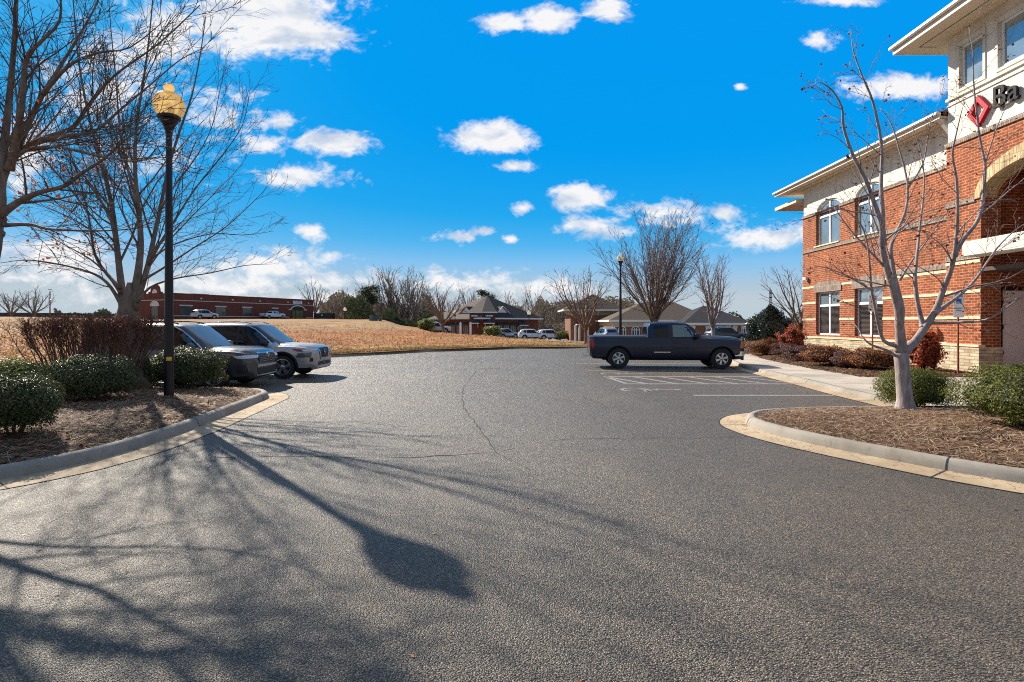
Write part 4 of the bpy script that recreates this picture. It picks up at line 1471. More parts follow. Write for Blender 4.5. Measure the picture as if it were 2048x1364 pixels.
# ---- the leafless brown shrub, clipped flat on top
r = random.Random(44)
bc = on_bed(182, 11.75, zL, dL)
root = empty('bare_shrub', bc)
tag(root, 'wide leafless brown shrub clipped flat in front of the maple trunk', 'shrub')
st, tw, lf = MB(), MB(), MB()
TOP = 1.86
for k in range(125):
    a = r.uniform(0, 2 * PI)
    rr = math.sqrt(r.random())
    bx, by = bc[0] + math.cos(a) * rr * .85, bc[1] + math.sin(a) * rr * .35
    ex, ey = bc[0] + math.cos(a) * rr * 1.52 + r.gauss(0, .08), bc[1] + math.sin(a) * rr * .75 + r.gauss(0, .06)
    tz = TOP - .16 * rr ** 3 - r.random() * .20
    p0, p1 = Vector((bx, by, bc[2] - .05)), Vector((ex, ey, tz))
    mid = p0.lerp(p1, .5) + Vector((r.gauss(0, .06), r.gauss(0, .06), .05))
    q = [p0, p0.lerp(mid, .55) + Vector((r.gauss(0, .02), r.gauss(0, .02), 0)), mid, mid.lerp(p1, .55) + Vector((r.gauss(0, .04), r.gauss(0, .04), 0)), p1]
    st.tube(q, [.013, .012, .010, .007, .004], 5)
    for _ in range(24):
        t = .40 + .60 * r.random() ** .5
        f = t * 4; i = min(3, int(f))
        b = q[i].lerp(q[i + 1], f - i)
        d = Vector((r.gauss(0, .5), r.gauss(0, .5), r.uniform(.3, 1))).normalized()
        L = r.uniform(.12, .38)
        e_ = b + d * L
        if e_.z > TOP + .02: e_.z = TOP + r.uniform(-.05, .03)
        tw.tube([b, b.lerp(e_, .5) + Vector((r.gauss(0, .012), r.gauss(0, .012), 0)), e_], [.0045, .0036, .0025], 3)
        for _ in range(2 if t > .6 else 1):
            if r.random() < .55: leaf_bunch(lf, b.lerp(e_, r.uniform(.4, 1)), r, 1, .02, .024)
st.build('stem', bark_mat('bare_stem', (.11, .070, .050, 1), (.27, .18, .13, 1), 18), root, smooth=True)
tw.build('twigs', bark_mat('bare_twig', (.11, .050, .035, 1), (.25, .13, .09, 1), 18), root, smooth=True)
lf.build('leaves', leaf_mat('brown_leaf', [(.17, .06, .035, 1), (.28, .11, .06, 1), (.11, .042, .028, 1)], .7, .25, .2), root)

# a few bare shoots standing out of the near boxwood, and a broken twig on the straw
tw = MB()
b0 = Vector(on_bed(1955, 7.3, zR, dR))
for dx, dz in ((-.1, .34), (.0, .3), (.12, .26), (.22, .16)):
    tw.tube([b0, b0 + Vector((dx * .5, -.08, dz * .55)), b0 + Vector((dx, -.16, dz))], [.006, .005, .003], 5)
tag(tw.build('bare_shoot', M_TWIGP, None, smooth=True), 'pale bare shoots rising in front of the large spreading boxwood', 'shoot')
tw = MB()
b0 = Vector(on_bed(222, 9.3, zL, dL)) + Vector((0, 0, .03))
tw.tube([b0 + Vector((-.3, 0, .06)), b0 + Vector((0, -.05, .05)), b0 + Vector((.08, -.3, -.01))], [.005, .006, .007], 5)
tw.tube([b0 + Vector((0, -.05, .05)), b0 + Vector((.3, 0, .03))], [.004, .002], 4)
tag(tw.build('fallen_twig', M_TWIGP, None, smooth=True), 'pale fallen twig in front of the broad mounded shrub', 'twig')

# ================================================================ far wood
protos = []
for k in range(5):
    T = Tree(100 + k, thick=.11, rmin=.035, up=.03, wob=.09, sides=(6, 4, 3))
    H = [12.5, 14, 11, 13.5, 10][k]
    T.free(Vector((0, 0, -.5)), H, .24, [(.75, 30, .36, .15, .04), (1.1, 34, .5, .12, .02)], [.25, .35, .18, .3, .15][k], [6, 5, 8, 6, 9][k], [30, 24, 42, 28, 48][k], .04)
    rt = empty('wood_tree')
    T.t.build('trunk', M_FARBARK, rt, smooth=True)
    T.c.build('crown', M_FARTWIG, rt, smooth=True)
    tag(rt, 'bare grey brown tree of the far wood', 'tree', 'bare trees of the far wood')
    protos.append(rt)
km = kid_map()
r = random.Random(9)
first = set()
WT = []
for px in range(655, 860, 11): WT.append((px + r.uniform(-4, 4), r.uniform(150, 200), r.uniform(.75, 1.05) if px > 740 else r.uniform(.6, .85)))
for px in range(865, 1150, 10): WT.append((px + r.uniform(-4, 4), r.uniform(160, 215), r.uniform(.8, 1.0)))
for px in (770, 785, 800, 815, 830): WT.append((px, 148 + r.uniform(-5, 5), 1.05))
for px in range(1155, 1290, 16): WT.append((px, r.uniform(170, 210), r.uniform(.6, .75)))
for (px, Y, s) in WT:
    k = r.randrange(5)
    o = protos[k] if k not in first else copy_tree(protos[k], km)
    first.add(k)
    p = at(px, 640, Y)
    o.location = (p.x, Y, terr(p.x, Y) - .3)
    o.rotation_euler = (0, 0, r.uniform(0, 6.28))
    s *= 1.12
    o.scale = (s, s, s)
    ORG[o.name] = Vector((0, 0, 0))


def brush(name, n, px0, px1, Ya, Yb, h0, h1, size, mat, label, seed, hump=40):
    r = random.Random(seed)
    m = MB()
    for _ in range(n):
        px = r.uniform(px0, px1); Y = r.uniform(Ya, Yb)
        x = (px - CX) / FPX * Y
        hh = h0 + (h1 - h0) * (.5 + .5 * math.sin(px / hump * 2 + math.sin(px / 17) * 1.5 + seed)) * r.uniform(.8, 1.1)
        z = terr(x, Y) - .5 + hh * r.random() ** .75
        a = r.uniform(0, PI); s = size * r.uniform(.5, 1.4)
        u = Vector((math.cos(a), math.sin(a), r.uniform(-.6, .6))) * s
        v = Vector((r.uniform(-.4, .4), r.uniform(-.4, .4), 1)) * s * r.uniform(.4, 1)
        c = Vector((x, Y, z))
        m.add([c - u, c + v, c + u * .6 - v * .5], [(0, 1, 2)])
    o = m.build(name, mat)
    return tag(o, label, 'wood', kind='stuff')


M_BRUSH = leaf_mat('far_brush', [(.115, .09, .068, 1), (.18, .145, .11, 1), (.24, .20, .155, 1), (.10, .095, .06, 1)], .9, .3, .1)
M_BRUSHG = leaf_mat('far_evergreen', [(.030, .042, .022, 1), (.055, .068, .034, 1), (.085, .095, .05, 1)], .8, .2, .1)
brush('brush', 42000, 640, 1300, 185, 250, 6.5, 12.5, .6, M_BRUSH, 'far wood of grey brown winter brush', 3)
brush('brush', 9000, 690, 872, 128, 160, 1.5, 6.0, .40, M_BRUSHG, 'dark evergreen thicket at the edge of the far wood', 4, 60)
brush('brush', 8000, 1060, 1175, 135, 165, 3.0, 7.0, .42, M_BRUSH, 'grey brown thicket behind the parked cars', 5)
brush('brush', 5000, 1290, 1640, 200, 260, 4.5, 8.5, .6, M_BRUSHG, 'low line of evergreens behind the brick offices', 6, 70)
brush('brush', 3500, 110, 245, 170, 215, 2.2, 4.0, .5, M_BRUSHG, 'low dark trees on the far side of the field', 7, 30)
brush('brush', 3500, -500, 0, 150, 200, 2.5, 6, .5, M_BRUSH, 'brush along the far side of the field', 8)
brush('brush', 5000, 1600, 3200, 150, 240, 5, 10, .8, M_BRUSH, 'wood beyond the bank', 9)


def pine(px, Y, H, label, seed):
    r = random.Random(seed)
    b = at(px, 640, Y); b.z = terr(b.x, Y) - .3
    rt = empty('pine_tree', b); tag(rt, label, 'tree')
    t = MB(); t.tube([b, b + Vector((.1, 0, H * .5)), b + Vector((.0, 0, H * .95))], [.28, .2, .06], 7)
    t.build('trunk', M_FARBARK, rt, smooth=True)
    c = MB()
    for k in range(26):
        zz = H * r.uniform(.52, 1.0)
        rad = 2.5 * (1 - ((zz / H - .72) / .42) ** 2) ** .5 * r.uniform(.3, 1)
        a = r.uniform(0, 6.28)
        q = b + Vector((math.cos(a) * rad, math.sin(a) * rad, zz))
        c.tube([b + Vector((0, 0, zz - .5)), q], [.05, .02], 3)
        for _ in range(90):
            s = r.uniform(.1, .26)
            p = q + Vector((r.gauss(0, .62), r.gauss(0, .62), r.gauss(0, .34)))
            u = Vector((r.gauss(0, 1), r.gauss(0, 1), r.gauss(0, .6))).normalized() * s
            v = u.orthogonal() * .6
            c.add([p - u, p + v, p + u, p - v], [(0, 1, 2, 3)])
    c.build('crown', M_BRUSHG, rt)


pine(736, 150, 9.5, 'dark pine standing above the wood beside the utility boxes', 2)
pine(973, 165, 12.6, 'dark pine rising right behind the peak of the hipped roof', 3)
# ================================================================ vehicles
M_TYRE = simple('tyre_rubber', (.016, .016, .017), .85, bump=.2)
M_RIM = simple('alloy', (.52, .52, .53), .32, .9)
M_RIMD = simple('dark_alloy', (.05, .05, .055), .4, .6)
M_BLK = simple('black_plastic', (.018, .018, .020), .55)
M_TRIM = simple('satin_chrome', (.62, .62, .63), .22, 1.0)
M_GLS = glass_mat('tinted_glass', (.006, .008, .011), .05, .35)
M_GLSL = glass_mat('clear_glass', (.17, .25, .25), .06, .4)
M_SCREEN = glass_mat('windscreen_glass', (.16, .20, .22), .16, .5)
M_LAMP = glass_mat('lamp_glass', (.80, .82, .84), .10, .9)
M_LAMPD = glass_mat('dark_lamp_glass', (.10, .10, .11), .06, .8)
M_AMB = glass_mat('amber_lens', (.52, .16, .03), .15, .6)
M_REDL = glass_mat('red_lens', (.34, .012, .012), .15, .6)
M_DARKIN = simple('wheel_well', (.006, .006, .006), .95)


class Car:
    def __init__(self, name, label, stations, paint, wheels, wr, sub=5, cat='car', group=None, arch=.05, upper=None):
        self.root = empty(name)
        tag(self.root, label, cat, group)
        self.paint = paint
        S = []
        for a, b in zip(stations, stations[1:]):
            k = max(1, min(sub, int((b[0] - a[0]) / .09)))
            for i in range(k):
                t = i / k
                S.append([a[j] + (b[j] - a[j]) * t for j in range(len(a))])
        S.append(list(stations[-1]))
        V, F = [], []
        ring = None
        for (x, zb, zm, zs, zt, w, wb, wt) in S:
            half = [(0, zb), (w * .84, zb), (w * .955, zb + .09), (w * .992, zb + .5 * (zm - zb)), (w, zm), (w * .992, zm + .6 * (zs - zm)), (w * .955, zs), (min(wb, w * .95), zs + .015),
                    (wb + (wt - wb) * .5 + .006, (zs + zt) / 2), (wt, zt - .05), (wt * .93, zt - .016), (wt * .6, zt + .006), (0, zt + .016)]
            full = [(x, y, z) for y, z in half] + [(x, -y, z) for y, z in half[-2:0:-1]]
            V += full
            ring = len(full)
        n = len(S)
        for i in range(n - 1):
            for j in range(ring):
                F.append((i * ring + j, i * ring + (j + 1) % ring, (i + 1) * ring + (j + 1) % ring, (i + 1) * ring + j))
        F.append(tuple(range(ring)))
        F.append(tuple(reversed(range((n - 1) * ring, n * ring))))
        self.bvh = BVHTree.FromPolygons(V, F)
        me = bpy.data.meshes.new('body')
        me.from_pydata(V, [], F)
        bm = bmesh.new(); bm.from_mesh(me); bmesh.ops.recalc_face_normals(bm, faces=bm.faces)
        bmesh.ops.remove_doubles(bm, verts=bm.verts, dist=.0004)
        bm.to_mesh(me); bm.free()
        body = bpy.data.objects.new('body', me)
        COL.objects.link(body)
        if wheels:
            cm = MB()
            self.W = max(s[5] for s in S)
            for wx in wheels:
                for sgn in (-1, 1):
                    cm.lathe([(wr + arch, sgn * (self.W - .30)), (wr + arch, sgn * (self.W + .25))], (wx, 0, wr), 28, 'y')
            cut = cm.build('cutter', M_DARKIN, fix=True)
            md = body.modifiers.new('arch', 'BOOLEAN'); md.operation = 'DIFFERENCE'; md.object = cut; md.solver = 'EXACT'
            me.materials.append(paint)
            bpy.context.view_layer.update()
            dg = bpy.context.evaluated_depsgraph_get()
            new = bpy.data.meshes.new_from_object(body.evaluated_get(dg))
            body.modifiers.clear()
            body.data = new
            bpy.data.objects.remove(cut, do_unlink=True)
        me = body.data
        me.materials.clear(); me.materials.append(paint); me.materials.append(M_BLK); me.materials.append(upper or paint)
        me.polygons.foreach_set('use_smooth', [True] * len(me.polygons))
        me.set_sharp_from_angle(angle=R(32))
        for p in me.polygons:      # dark roof and pillars on a two-tone body
            if p.center.z > 1.075 and -2.15 < p.center.x < 1.1: p.material_index = 2
        for p in me.polygons:      # the unpainted underside and wheel wells
            if p.center.z < min(s[1] for s in S) + .06 or (p.normal.z < -.7): p.material_index = 1
            elif wheels:
                for wx in wheels:
                    q = math.hypot(p.center.x - wx, p.center.z - wr)
                    if q < wr + arch + .004 and abs(p.center.y) < self.W - .02 and abs(p.normal.y) < .95: p.material_index = 1
                    if q < wr + arch and abs(abs(p.center.y) - (self.W - .30)) < .03: p.material_index = 1
        body.parent = self.root
        self.body = body
        if wheels:
            for wx in wheels:
                for sgn in (-1, 1): self.wheel(wx, sgn, wr)

    def wheel(self, wx, sgn, wr, w=.225):
        y1 = sgn * (self.W - .025); y0 = sgn * (self.W - .025 - w)
        m = MB()
        s = sgn
        q = self.rimf
        m.lathe([(wr * (q - .055), y0), (wr * .94, y0 + s * .01), (wr, y0 + s * .04), (wr, y1 - s * .045), (wr * .965, y1 - s * .012), (wr * (q + .125), y1), (wr * (q + .015), y1 - s * .006), (wr * (q - .015), y1 - s * .03), (wr * (q - .055), y0 + s * .04)], (wx, 0, wr), 32, 'y', closed=True)
        wheel = m.build('wheel', self.tyre if hasattr(self, 'tyre') else M_TYRE, self.root, angle=40, fix=True)
        m = MB()
        rr = wr * self.rimf
        m.lathe([(rr, y1 - s * .10), (rr, y1 - s * .004), (rr * .93, y1 - s * .002), (rr * .90, y1 - s * .03), (rr * .90, y1 - s * .095)], (wx, 0, wr), 28, 'y', closed=True)
        sp = self.spec
        k, wd, style = sp
        for i in range(k):
            a = 2 * PI * i / k + .3
            for off in ((-.13, .13) if style == 'split' else (0,)):
                ca, sa = math.cos(a + off), math.sin(a + off)
                p0 = Vector((wx + ca * rr * .16, y1 - s * .028, wr + sa * rr * .16)); p1 = Vector((wx + ca * rr * .95, y1 - s * .018, wr + sa * rr * .95))
                t = Vector((-sa, 0, ca)) * wd / 2
                f = 1.35 if style != 'split' else 1
                m.prism([p0 - t * .8, p1 - t * f, p1 + t * f, p0 + t * .8], (0, -s * .03, 0))
        m.lathe([(rr * .24, y1 - s * .06), (rr * .24, y1 - s * .02), (rr * .14, y1 - s * .008)], (wx, 0, wr), 16, 'y')
        m.build('rim', M_RIM, wheel, angle=40, fix=True)
        m = MB()
        m.lathe([(rr * .91, y1 - s * .088), (rr * .91, y1 - s * .083)], (wx, 0, wr), 24, 'y')
        m.build('brake_disc', M_RIMD, wheel)

    spec = (5, .06, 'solid')
    rimf = .675

    def patch(self, name, pts, org, U, Vv, D, mat, off=.006, parent=None, cuts=3, label=None, maxd=6):
        """a thin panel that follows the body: pts in the (U, V) plane through org, cast along D"""
        org, U, Vv, D = Vector(org), Vector(U).normalized(), Vector(Vv).normalized(), Vector(D).normalized()
        bm = bmesh.new()
        vs_ = [bm.verts.new((a, b, 0)) for a, b in pts]
        bm.faces.new(vs_)
        bmesh.ops.triangulate(bm, faces=bm.faces[:])
        bmesh.ops.subdivide_edges(bm, edges=bm.edges[:], cuts=cuts, use_grid_fill=True)
        bad = []
        for v in bm.verts:
            p = org + U * v.co.x + Vv * v.co.y
            h, nrm, idx, d = self.bvh.ray_cast(p, D, maxd)
            if h is None: bad.append(v); continue
            v.co = h - D * off
        if bad: bmesh.ops.delete(bm, geom=bad, context='VERTS')
        bm.normal_update()
        steep = [f for f in bm.faces if abs(f.normal.dot(D)) < .2]
        if steep and len(steep) < len(bm.faces): bmesh.ops.delete(bm, geom=steep, context='FACES')
        bmesh.ops.recalc_face_normals(bm, faces=bm.faces)
        me = bpy.data.meshes.new(name)
        bm.to_mesh(me)
        fl = sum(1 for p in me.polygons if p.normal.dot(D) > 0)
        if fl > len(me.polygons) / 2: me.flip_normals()
        bm.free()
        me.materials.append(mat)
        me.polygons.foreach_set('use_smooth', [True] * len(me.polygons))
        o = bpy.data.objects.new(name, me)
        COL.objects.link(o)
        o.parent = parent or self.root
        if label: o['label'] = label
        return o

    def side(self, name, pts, mat, sgn=-1, **kw):
        """pts are (x, z); sgn -1 is the right-hand flank when the nose points to +X"""
        return self.patch(name, pts, (0, sgn * 3, 0), (1, 0, 0), (0, 0, 1), (0, -sgn, 0), mat, **kw)

    def both(self, name, pts, mat, **kw):
        for s in (-1, 1): self.side(name, pts, mat, s, **kw)

    def front(self, name, pts, mat, **kw):
        return self.patch(name, pts, (5, 0, 0), (0, 1, 0), (0, 0, 1), (-1, 0, 0), mat, maxd=8, **kw)

    def rear(self, name, pts, mat, **kw):
        return self.patch(name, pts, (-5, 0, 0), (0, 1, 0), (0, 0, 1), (1, 0, 0), mat, maxd=8, **kw)

    def corner(self, name, pts, mat, sgn, ang=40, rear=False, **kw):
        """cast towards the corner of the nose (or tail); pts are (across, z)"""
        a = R(ang)
        fx = -1 if rear else 1
        D = Vector((-fx * math.cos(a), -sgn * math.sin(a), 0))
        U = Vector((-math.sin(a) * fx, sgn * math.cos(a), 0))
        return self.patch(name, pts, self.cpt(sgn, fx) - D * 3, U, (0, 0, 1), D, mat, **kw)

    def cpt(self, sgn, fx): return Vector((self.xf if fx > 0 else self.xr, sgn * self.W, 0))

    def arch_trim(self, wheels, wr, mat, r0, r1, a0=-12, a1=192, name='wheel_arch'):
        for wx in wheels:
            for sgn in (-1, 1):
                m = MB()
                k = 22
                for i in range(k + 1):
                    a = R(a0 + (a1 - a0) * i / k)
                    for rr in (r0, r1):
                        x, z = wx + rr * math.cos(a), wr + rr * math.sin(a)
                        h, *_ = self.bvh.ray_cast(Vector((x, sgn * 3, max(z, .3))), Vector((0, -sgn, 0)), 5)
                        y = h.y + sgn * .012 if h is not None else sgn * (self.W + .008)
                        m.V.append((x, y, max(z, .22)))
                    x, z = wx + r0 * math.cos(a), wr + r0 * math.sin(a)
                    m.V.append((x, sgn * (self.W - .12), max(z, .22)))
                for i in range(k):
                    b = i * 3
                    m.F += [[b, b + 1, b + 4, b + 3], [b, b + 3, b + 5, b + 2]]; m.I += [0, 0]
                m.build(name, mat, self.root, smooth=True, fix=True)

    def mirror(self, x, y, z, mat, s=1.0, stalk=True):
        for sgn in (-1, 1):
            m = MB()
            prof = [(.02, -.075), (.10, -.06), (.125, -.01), (.12, .04), (.085, .085), (.02, .10)]
            V = []
            c = Vector((x, sgn * (y + .12 * s), z))
            n = 12
            for r_, h in prof:
                for j in range(n):
                    a = 2 * PI * j / n
                    V.append(c + Vector((h * .9 * s, math.cos(a) * r_ * s * 1.05, math.sin(a) * r_ * .8 * s)))
            k = len(prof)
            f = [(i * n + j, i * n + (j + 1) % n, (i + 1) * n + (j + 1) % n, (i + 1) * n + j) for i in range(k - 1) for j in range(n)]
            f += [tuple(reversed(range(n))), tuple(range((k - 1) * n, k * n))]
            m.add(V, f)
            m.obox((x + .0, sgn * (y + .01), z - .05), .09 * s, .16 * s, .05 * s)
            m.build('mirror', mat, self.root, angle=45, fix=True)

    def put(self, x, y, z=0, rz=0):
        self.root.location = (x, y, z); self.root.rotation_euler = (0, 0, rz)
        return self.root


def suv(name, label, paint, style, cat='car', group=None, upper=None):
    """a mid-sized sport utility; nose to +X, 4.6 m long"""
    F, B = 2.30, -2.30
    hz = 1.02
    st = [  # x, underside, widest, shoulder, top, half width, half width at glass foot, at roof
        (B, .42, .70, .92, .98, .60, .55, .50), (B + .04, .34, .72, .97, 1.06, .78, .68, .60), (B + .12, .29, .74, 1.02, 1.24, .87, .76, .64), (B + .42, .26, .75, 1.05, 1.56, .92, .81, .66),
        (B + .72, .24, .76, 1.045, 1.655, .93, .82, .67), (-1.0, .23, .76, 1.035, 1.685, .93, .825, .68), (-.3, .23, .75, 1.02, 1.69, .93, .825, .685), (.15, .23, .75, 1.01, 1.675, .93, .825, .68),
        (.42, .23, .75, 1.00, 1.63, .93, .82, .66), (1.16, .23, .75, .985, 1.075, .93, .82, .66), (1.30, .23, .75, .98, 1.062, .93, .83, .72), (1.75, .24, .74, .965, 1.045, .925, .82, .72),
        (2.05, .25, .72, .93, 1.01, .89, .79, .70), (2.18, .26, .68, .895, .975, .84, .75, .66), (2.26, .28, .64, .85, .92, .78, .70, .60), (F, .31, .60, .78, .84, .70, .62, .54)]
    wr = .362
    wh = (-1.36, 1.34)
    Car.rimf = .69
    Car.spec = (5, .075, 'split') if style == 'rounded' else (5, .07, 'solid')
    c = Car(name, label, st, paint, wh, wr, cat=cat, group=group, arch=.05, upper=upper)
    c.xf, c.xr = F, B
    # glass
    c.both('side_window', [(-.05, 1.04), (.98, 1.03), (.80, 1.17), (.44, 1.48), (.25, 1.585), (-.05, 1.60)], M_GLS)
    c.both('side_window', [(-1.02, 1.06), (-.11, 1.045), (-.11, 1.60), (-.85, 1.595), (-1.02, 1.575)], M_GLS)
    c.both('door_pillar', [(-.12, 1.04), (-.04, 1.04), (-.04, 1.605), (-.12, 1.605)], M_BLK, off=.004)
    c.both('quarter_window', [(-1.62, 1.20), (-1.08, 1.075), (-1.08, 1.575), (-1.50, 1.50)], M_GLS)
    c.front('windscreen', [(-.66, 1.10), (.66, 1.10), (.57, 1.58), (.3, 1.60), (-.3, 1.60), (-.57, 1.58)], M_SCREEN if style != 'far' else M_GLS, cuts=4)
    c.rear('rear_window', [(-.58, 1.16), (.58, 1.16), (.52, 1.50), (-.52, 1.50)], M_GLS)
    # bright line over the windows
    up = [(.99, 1.06), (.82, 1.21), (.45, 1.515), (.24, 1.622), (-.1, 1.635), (-.9, 1.625), (-1.5, 1.535)]
    lo = [(x - .012, z - .024) for x, z in up]
    for s in (-1, 1):
        for i in range(len(up) - 1):
            pass
        c.side('window_trim', up + lo[::-1], M_TRIM, s, off=.009, cuts=1)
    # black lower cladding and arches
    c.both('sill_cladding', [(-.98, .30), (.96, .30), (.96, .40), (-.98, .40)], M_BLK, off=.012)
    c.arch_trim(wh, wr, M_BLK, wr + .048, wr + .12)
    # doors: shut lines and handles
    for x in (.98, -.08, -1.05):
        c.both('door_seam', [(x - .006, .42), (x + .006, .42), (x + .006, 1.01), (x - .006, 1.01)], M_BLK, off=.003, cuts=1)
    c.both('door_handle', [(-.02 - .20, .90), (-.02 - .02, .90), (-.02 - .02, .935), (-.02 - .20, .935)], M_TRIM if style == 'rounded' else paint, off=.022, cuts=1)
    c.both('door_handle', [(-1.2, .92), (-1.02, .92), (-1.02, .955), (-1.2, .955)], M_TRIM if style == 'rounded' else paint, off=.022, cuts=1)
    # roof rails
    for s in (-1, 1):
        m = MB(); m.tube([(-1.45, s * .60, 1.655), (-1.2, s * .615, 1.735), (-.2, s * .62, 1.745), (.1, s * .61, 1.725), (.28, s * .60, 1.675)], [.018] * 5, 6)
        m.build('roof_rail', M_BLK if style == 'angular' else M_TRIM, c.root, smooth=True)
    c.mirror(.80, .86, 1.10, M_BLK if style == 'rounded' else paint, 1.05)
    for s in (-1, 1):
        c.corner('tail_light', [(-.30, .98), (.22, .96), (.22, 1.08), (-.30, 1.12)], M_REDL, s, 40, True, off=.012)
    c.rear('number_plate', [(-.17, .72), (.17, .72), (.17, .86), (-.17, .86)], simple('plate', (.6, .6, .58), .5), off=.01, cuts=1)
    if style == 'angular':
        gr = c.front('grille', [(-.44, .66), (.44, .66), (.52, .80), (.46, .90), (-.46, .90), (-.52, .80)], M_BLK, off=.012)
        m = MB()
        for z in (.70, .745, .79, .835, .88):
            for k in range(-5, 6):
                h, *_ = c.bvh.ray_cast(Vector((5, k * .085 + (.04 if int(z * 1000) % 2 else 0), z)), Vector((-1, 0, 0)), 8)
                if h: m.obox((h.x + .014, h.y, z), .012, .05, .016)
        m.build('mesh_grille', M_TRIM, gr)
        c.front('grille_bar', [(-.52, .905), (.52, .905), (.5, .935), (-.5, .935)], M_TRIM, off=.018, cuts=2)
        c.front('lower_grille', [(-.50, .36), (.50, .36), (.56, .52), (-.56, .52)], M_BLK, off=.012)
        c.front('bumper_bar', [(-.56, .56), (.56, .56), (.58, .615), (-.58, .615)], M_TRIM, off=.02)
        c.front('skid_plate', [(-.62, .325), (.62, .325), (.60, .355), (-.60, .355)], M_TRIM, off=.018)
        for s in (-1, 1):
            c.corner('headlight', [(-.30, .805), (.22, .785), (.34, .85), (.08, .875), (-.30, .875)], M_LAMP, s, 48, off=.014, cuts=4)
            c.corner('side_marker', [(.30, .86), (.48, .85), (.58, .915), (.36, .905)], M_AMB, s, 60, off=.014)
            c.corner('fog_light', [(-.02, .42), (.22, .40), (.26, .60), (.06, .64)], M_BLK, s, 45, off=.012)
        m = MB()
        h, *_ = c.bvh.ray_cast(Vector((5, 0, .86)), Vector((-1, 0, 0)), 8)
        def oval(ry, rz, zc):
            k = 20
            for i in range(k):
                a, b = 2 * PI * i / k, 2 * PI * (i + 1) / k
                m.tube([(h.x + .034, ry * math.cos(a), zc + rz * math.sin(a)), (h.x + .034, ry * math.cos(b), zc + rz * math.sin(b))], [.006, .006], 5)
        oval(.085, .058, .86); oval(.03, .05, .86); oval(.06, .024, .882)
        m.build('emblem', M_TRIM, c.root)
    elif style == 'rounded':
        c.front('grille', [(-.30, .62), (.30, .62), (.44, .90), (.36, .93), (-.36, .93), (-.44, .90)], M_BLK, off=.012)
        c.front('grille_surround', [(.27, .585), (.34, .585), (.50, .91), (.44, .92)], M_TRIM, off=.02)
        c.front('grille_surround', [(-.34, .585), (-.27, .585), (-.44, .92), (-.50, .91)], M_TRIM, off=.02)
        c.front('grille_surround', [(-.33, .575), (.33, .575), (.31, .615), (-.31, .615)], M_TRIM, off=.021)
        c.front('lower_grille', [(-.60, .40), (.60, .40), (.50, .51), (-.50, .51)], M_BLK, off=.012)
        c.front('skid_plate', [(-.66, .325), (.66, .325), (.64, .375), (-.64, .375)], simple('pale_plastic', (.55, .55, .54), .45), off=.02)
        for s in (-1, 1):
            c.corner('headlight', [(.02, .66), (.40, .65), (.36, .78), (.0, .81)], M_LAMPD, s, 48, off=.014)
            c.corner('running_light', [(-.22, .875), (.26, .85), (.28, .88), (-.22, .905)], M_LAMP, s, 55, off=.014)
            c.corner('side_marker', [(.28, .83), (.46, .84), (.62, .92), (.34, .90)], M_REDL, s, 64, off=.014)
            c.corner('fog_vent', [(-.06, .53), (.06, .52), (.04, .64), (-.04, .65)], M_BLK, s, 45, off=.011)
        m = MB()
        h, *_ = c.bvh.ray_cast(Vector((5, 0, .80)), Vector((-1, 0, 0)), 8)
        k = 22
        for i in range(k):
            a, b = 2 * PI * i / k, 2 * PI * (i + 1) / k
            m.tube([(h.x + .03, .07 * math.cos(a), .80 + .07 * math.sin(a)), (h.x + .03, .07 * math.cos(b), .80 + .07 * math.sin(b))], [.007, .007], 5)
        m.box(h.x + .022, h.x + .036, -.10, .10, .787, .813)
        m.build('emblem', M_TRIM, c.root)
    else:
        c.front('grille', [(-.40, .64), (.40, .64), (.46, .86), (-.46, .86)], M_BLK, off=.012)
        for s in (-1, 1): c.corner('headlight', [(-.34, .78), (.36, .76), (.34, .87), (-.38, .91)], M_LAMP, s, 48, off=.014)
    return c


P_GREY = paint_mat('dark_grey_paint', (.070, .077, .085), .4, .3)
P_SILV = paint_mat('silver_paint', (.46, .44, .42), .45, .3)
P_NAVY = paint_mat('navy_paint', (.010, .015, .034), .0, .30, .35, .3)
P_WHITE = paint_mat('white_paint', (.62, .63, .64), .0, .3)
P_BLUE = paint_mat('pale_blue_paint', (.20, .27, .36), .4, .3)
P_RED = paint_mat('red_paint', (.32, .025, .02), .1, .3)
P_DARK = paint_mat('black_paint', (.03, .032, .036), .2, .3)
P_TAN = paint_mat('beige_paint', (.42, .37, .30), .3, .3)

c1 = suv('parked_car', 'dark grey sport utility car nosed out beside the straw bed, next to the lamp post', P_GREY, 'angular', group='cars parked along the aisle')
c1.put(-8.92, 14.98)
c2 = suv('parked_car', 'silver sport utility car with black roof parked beyond the dark grey one', P_SILV, 'rounded', group='cars parked along the aisle', upper=P_DARK)
c2.put(-8.30, 17.72)


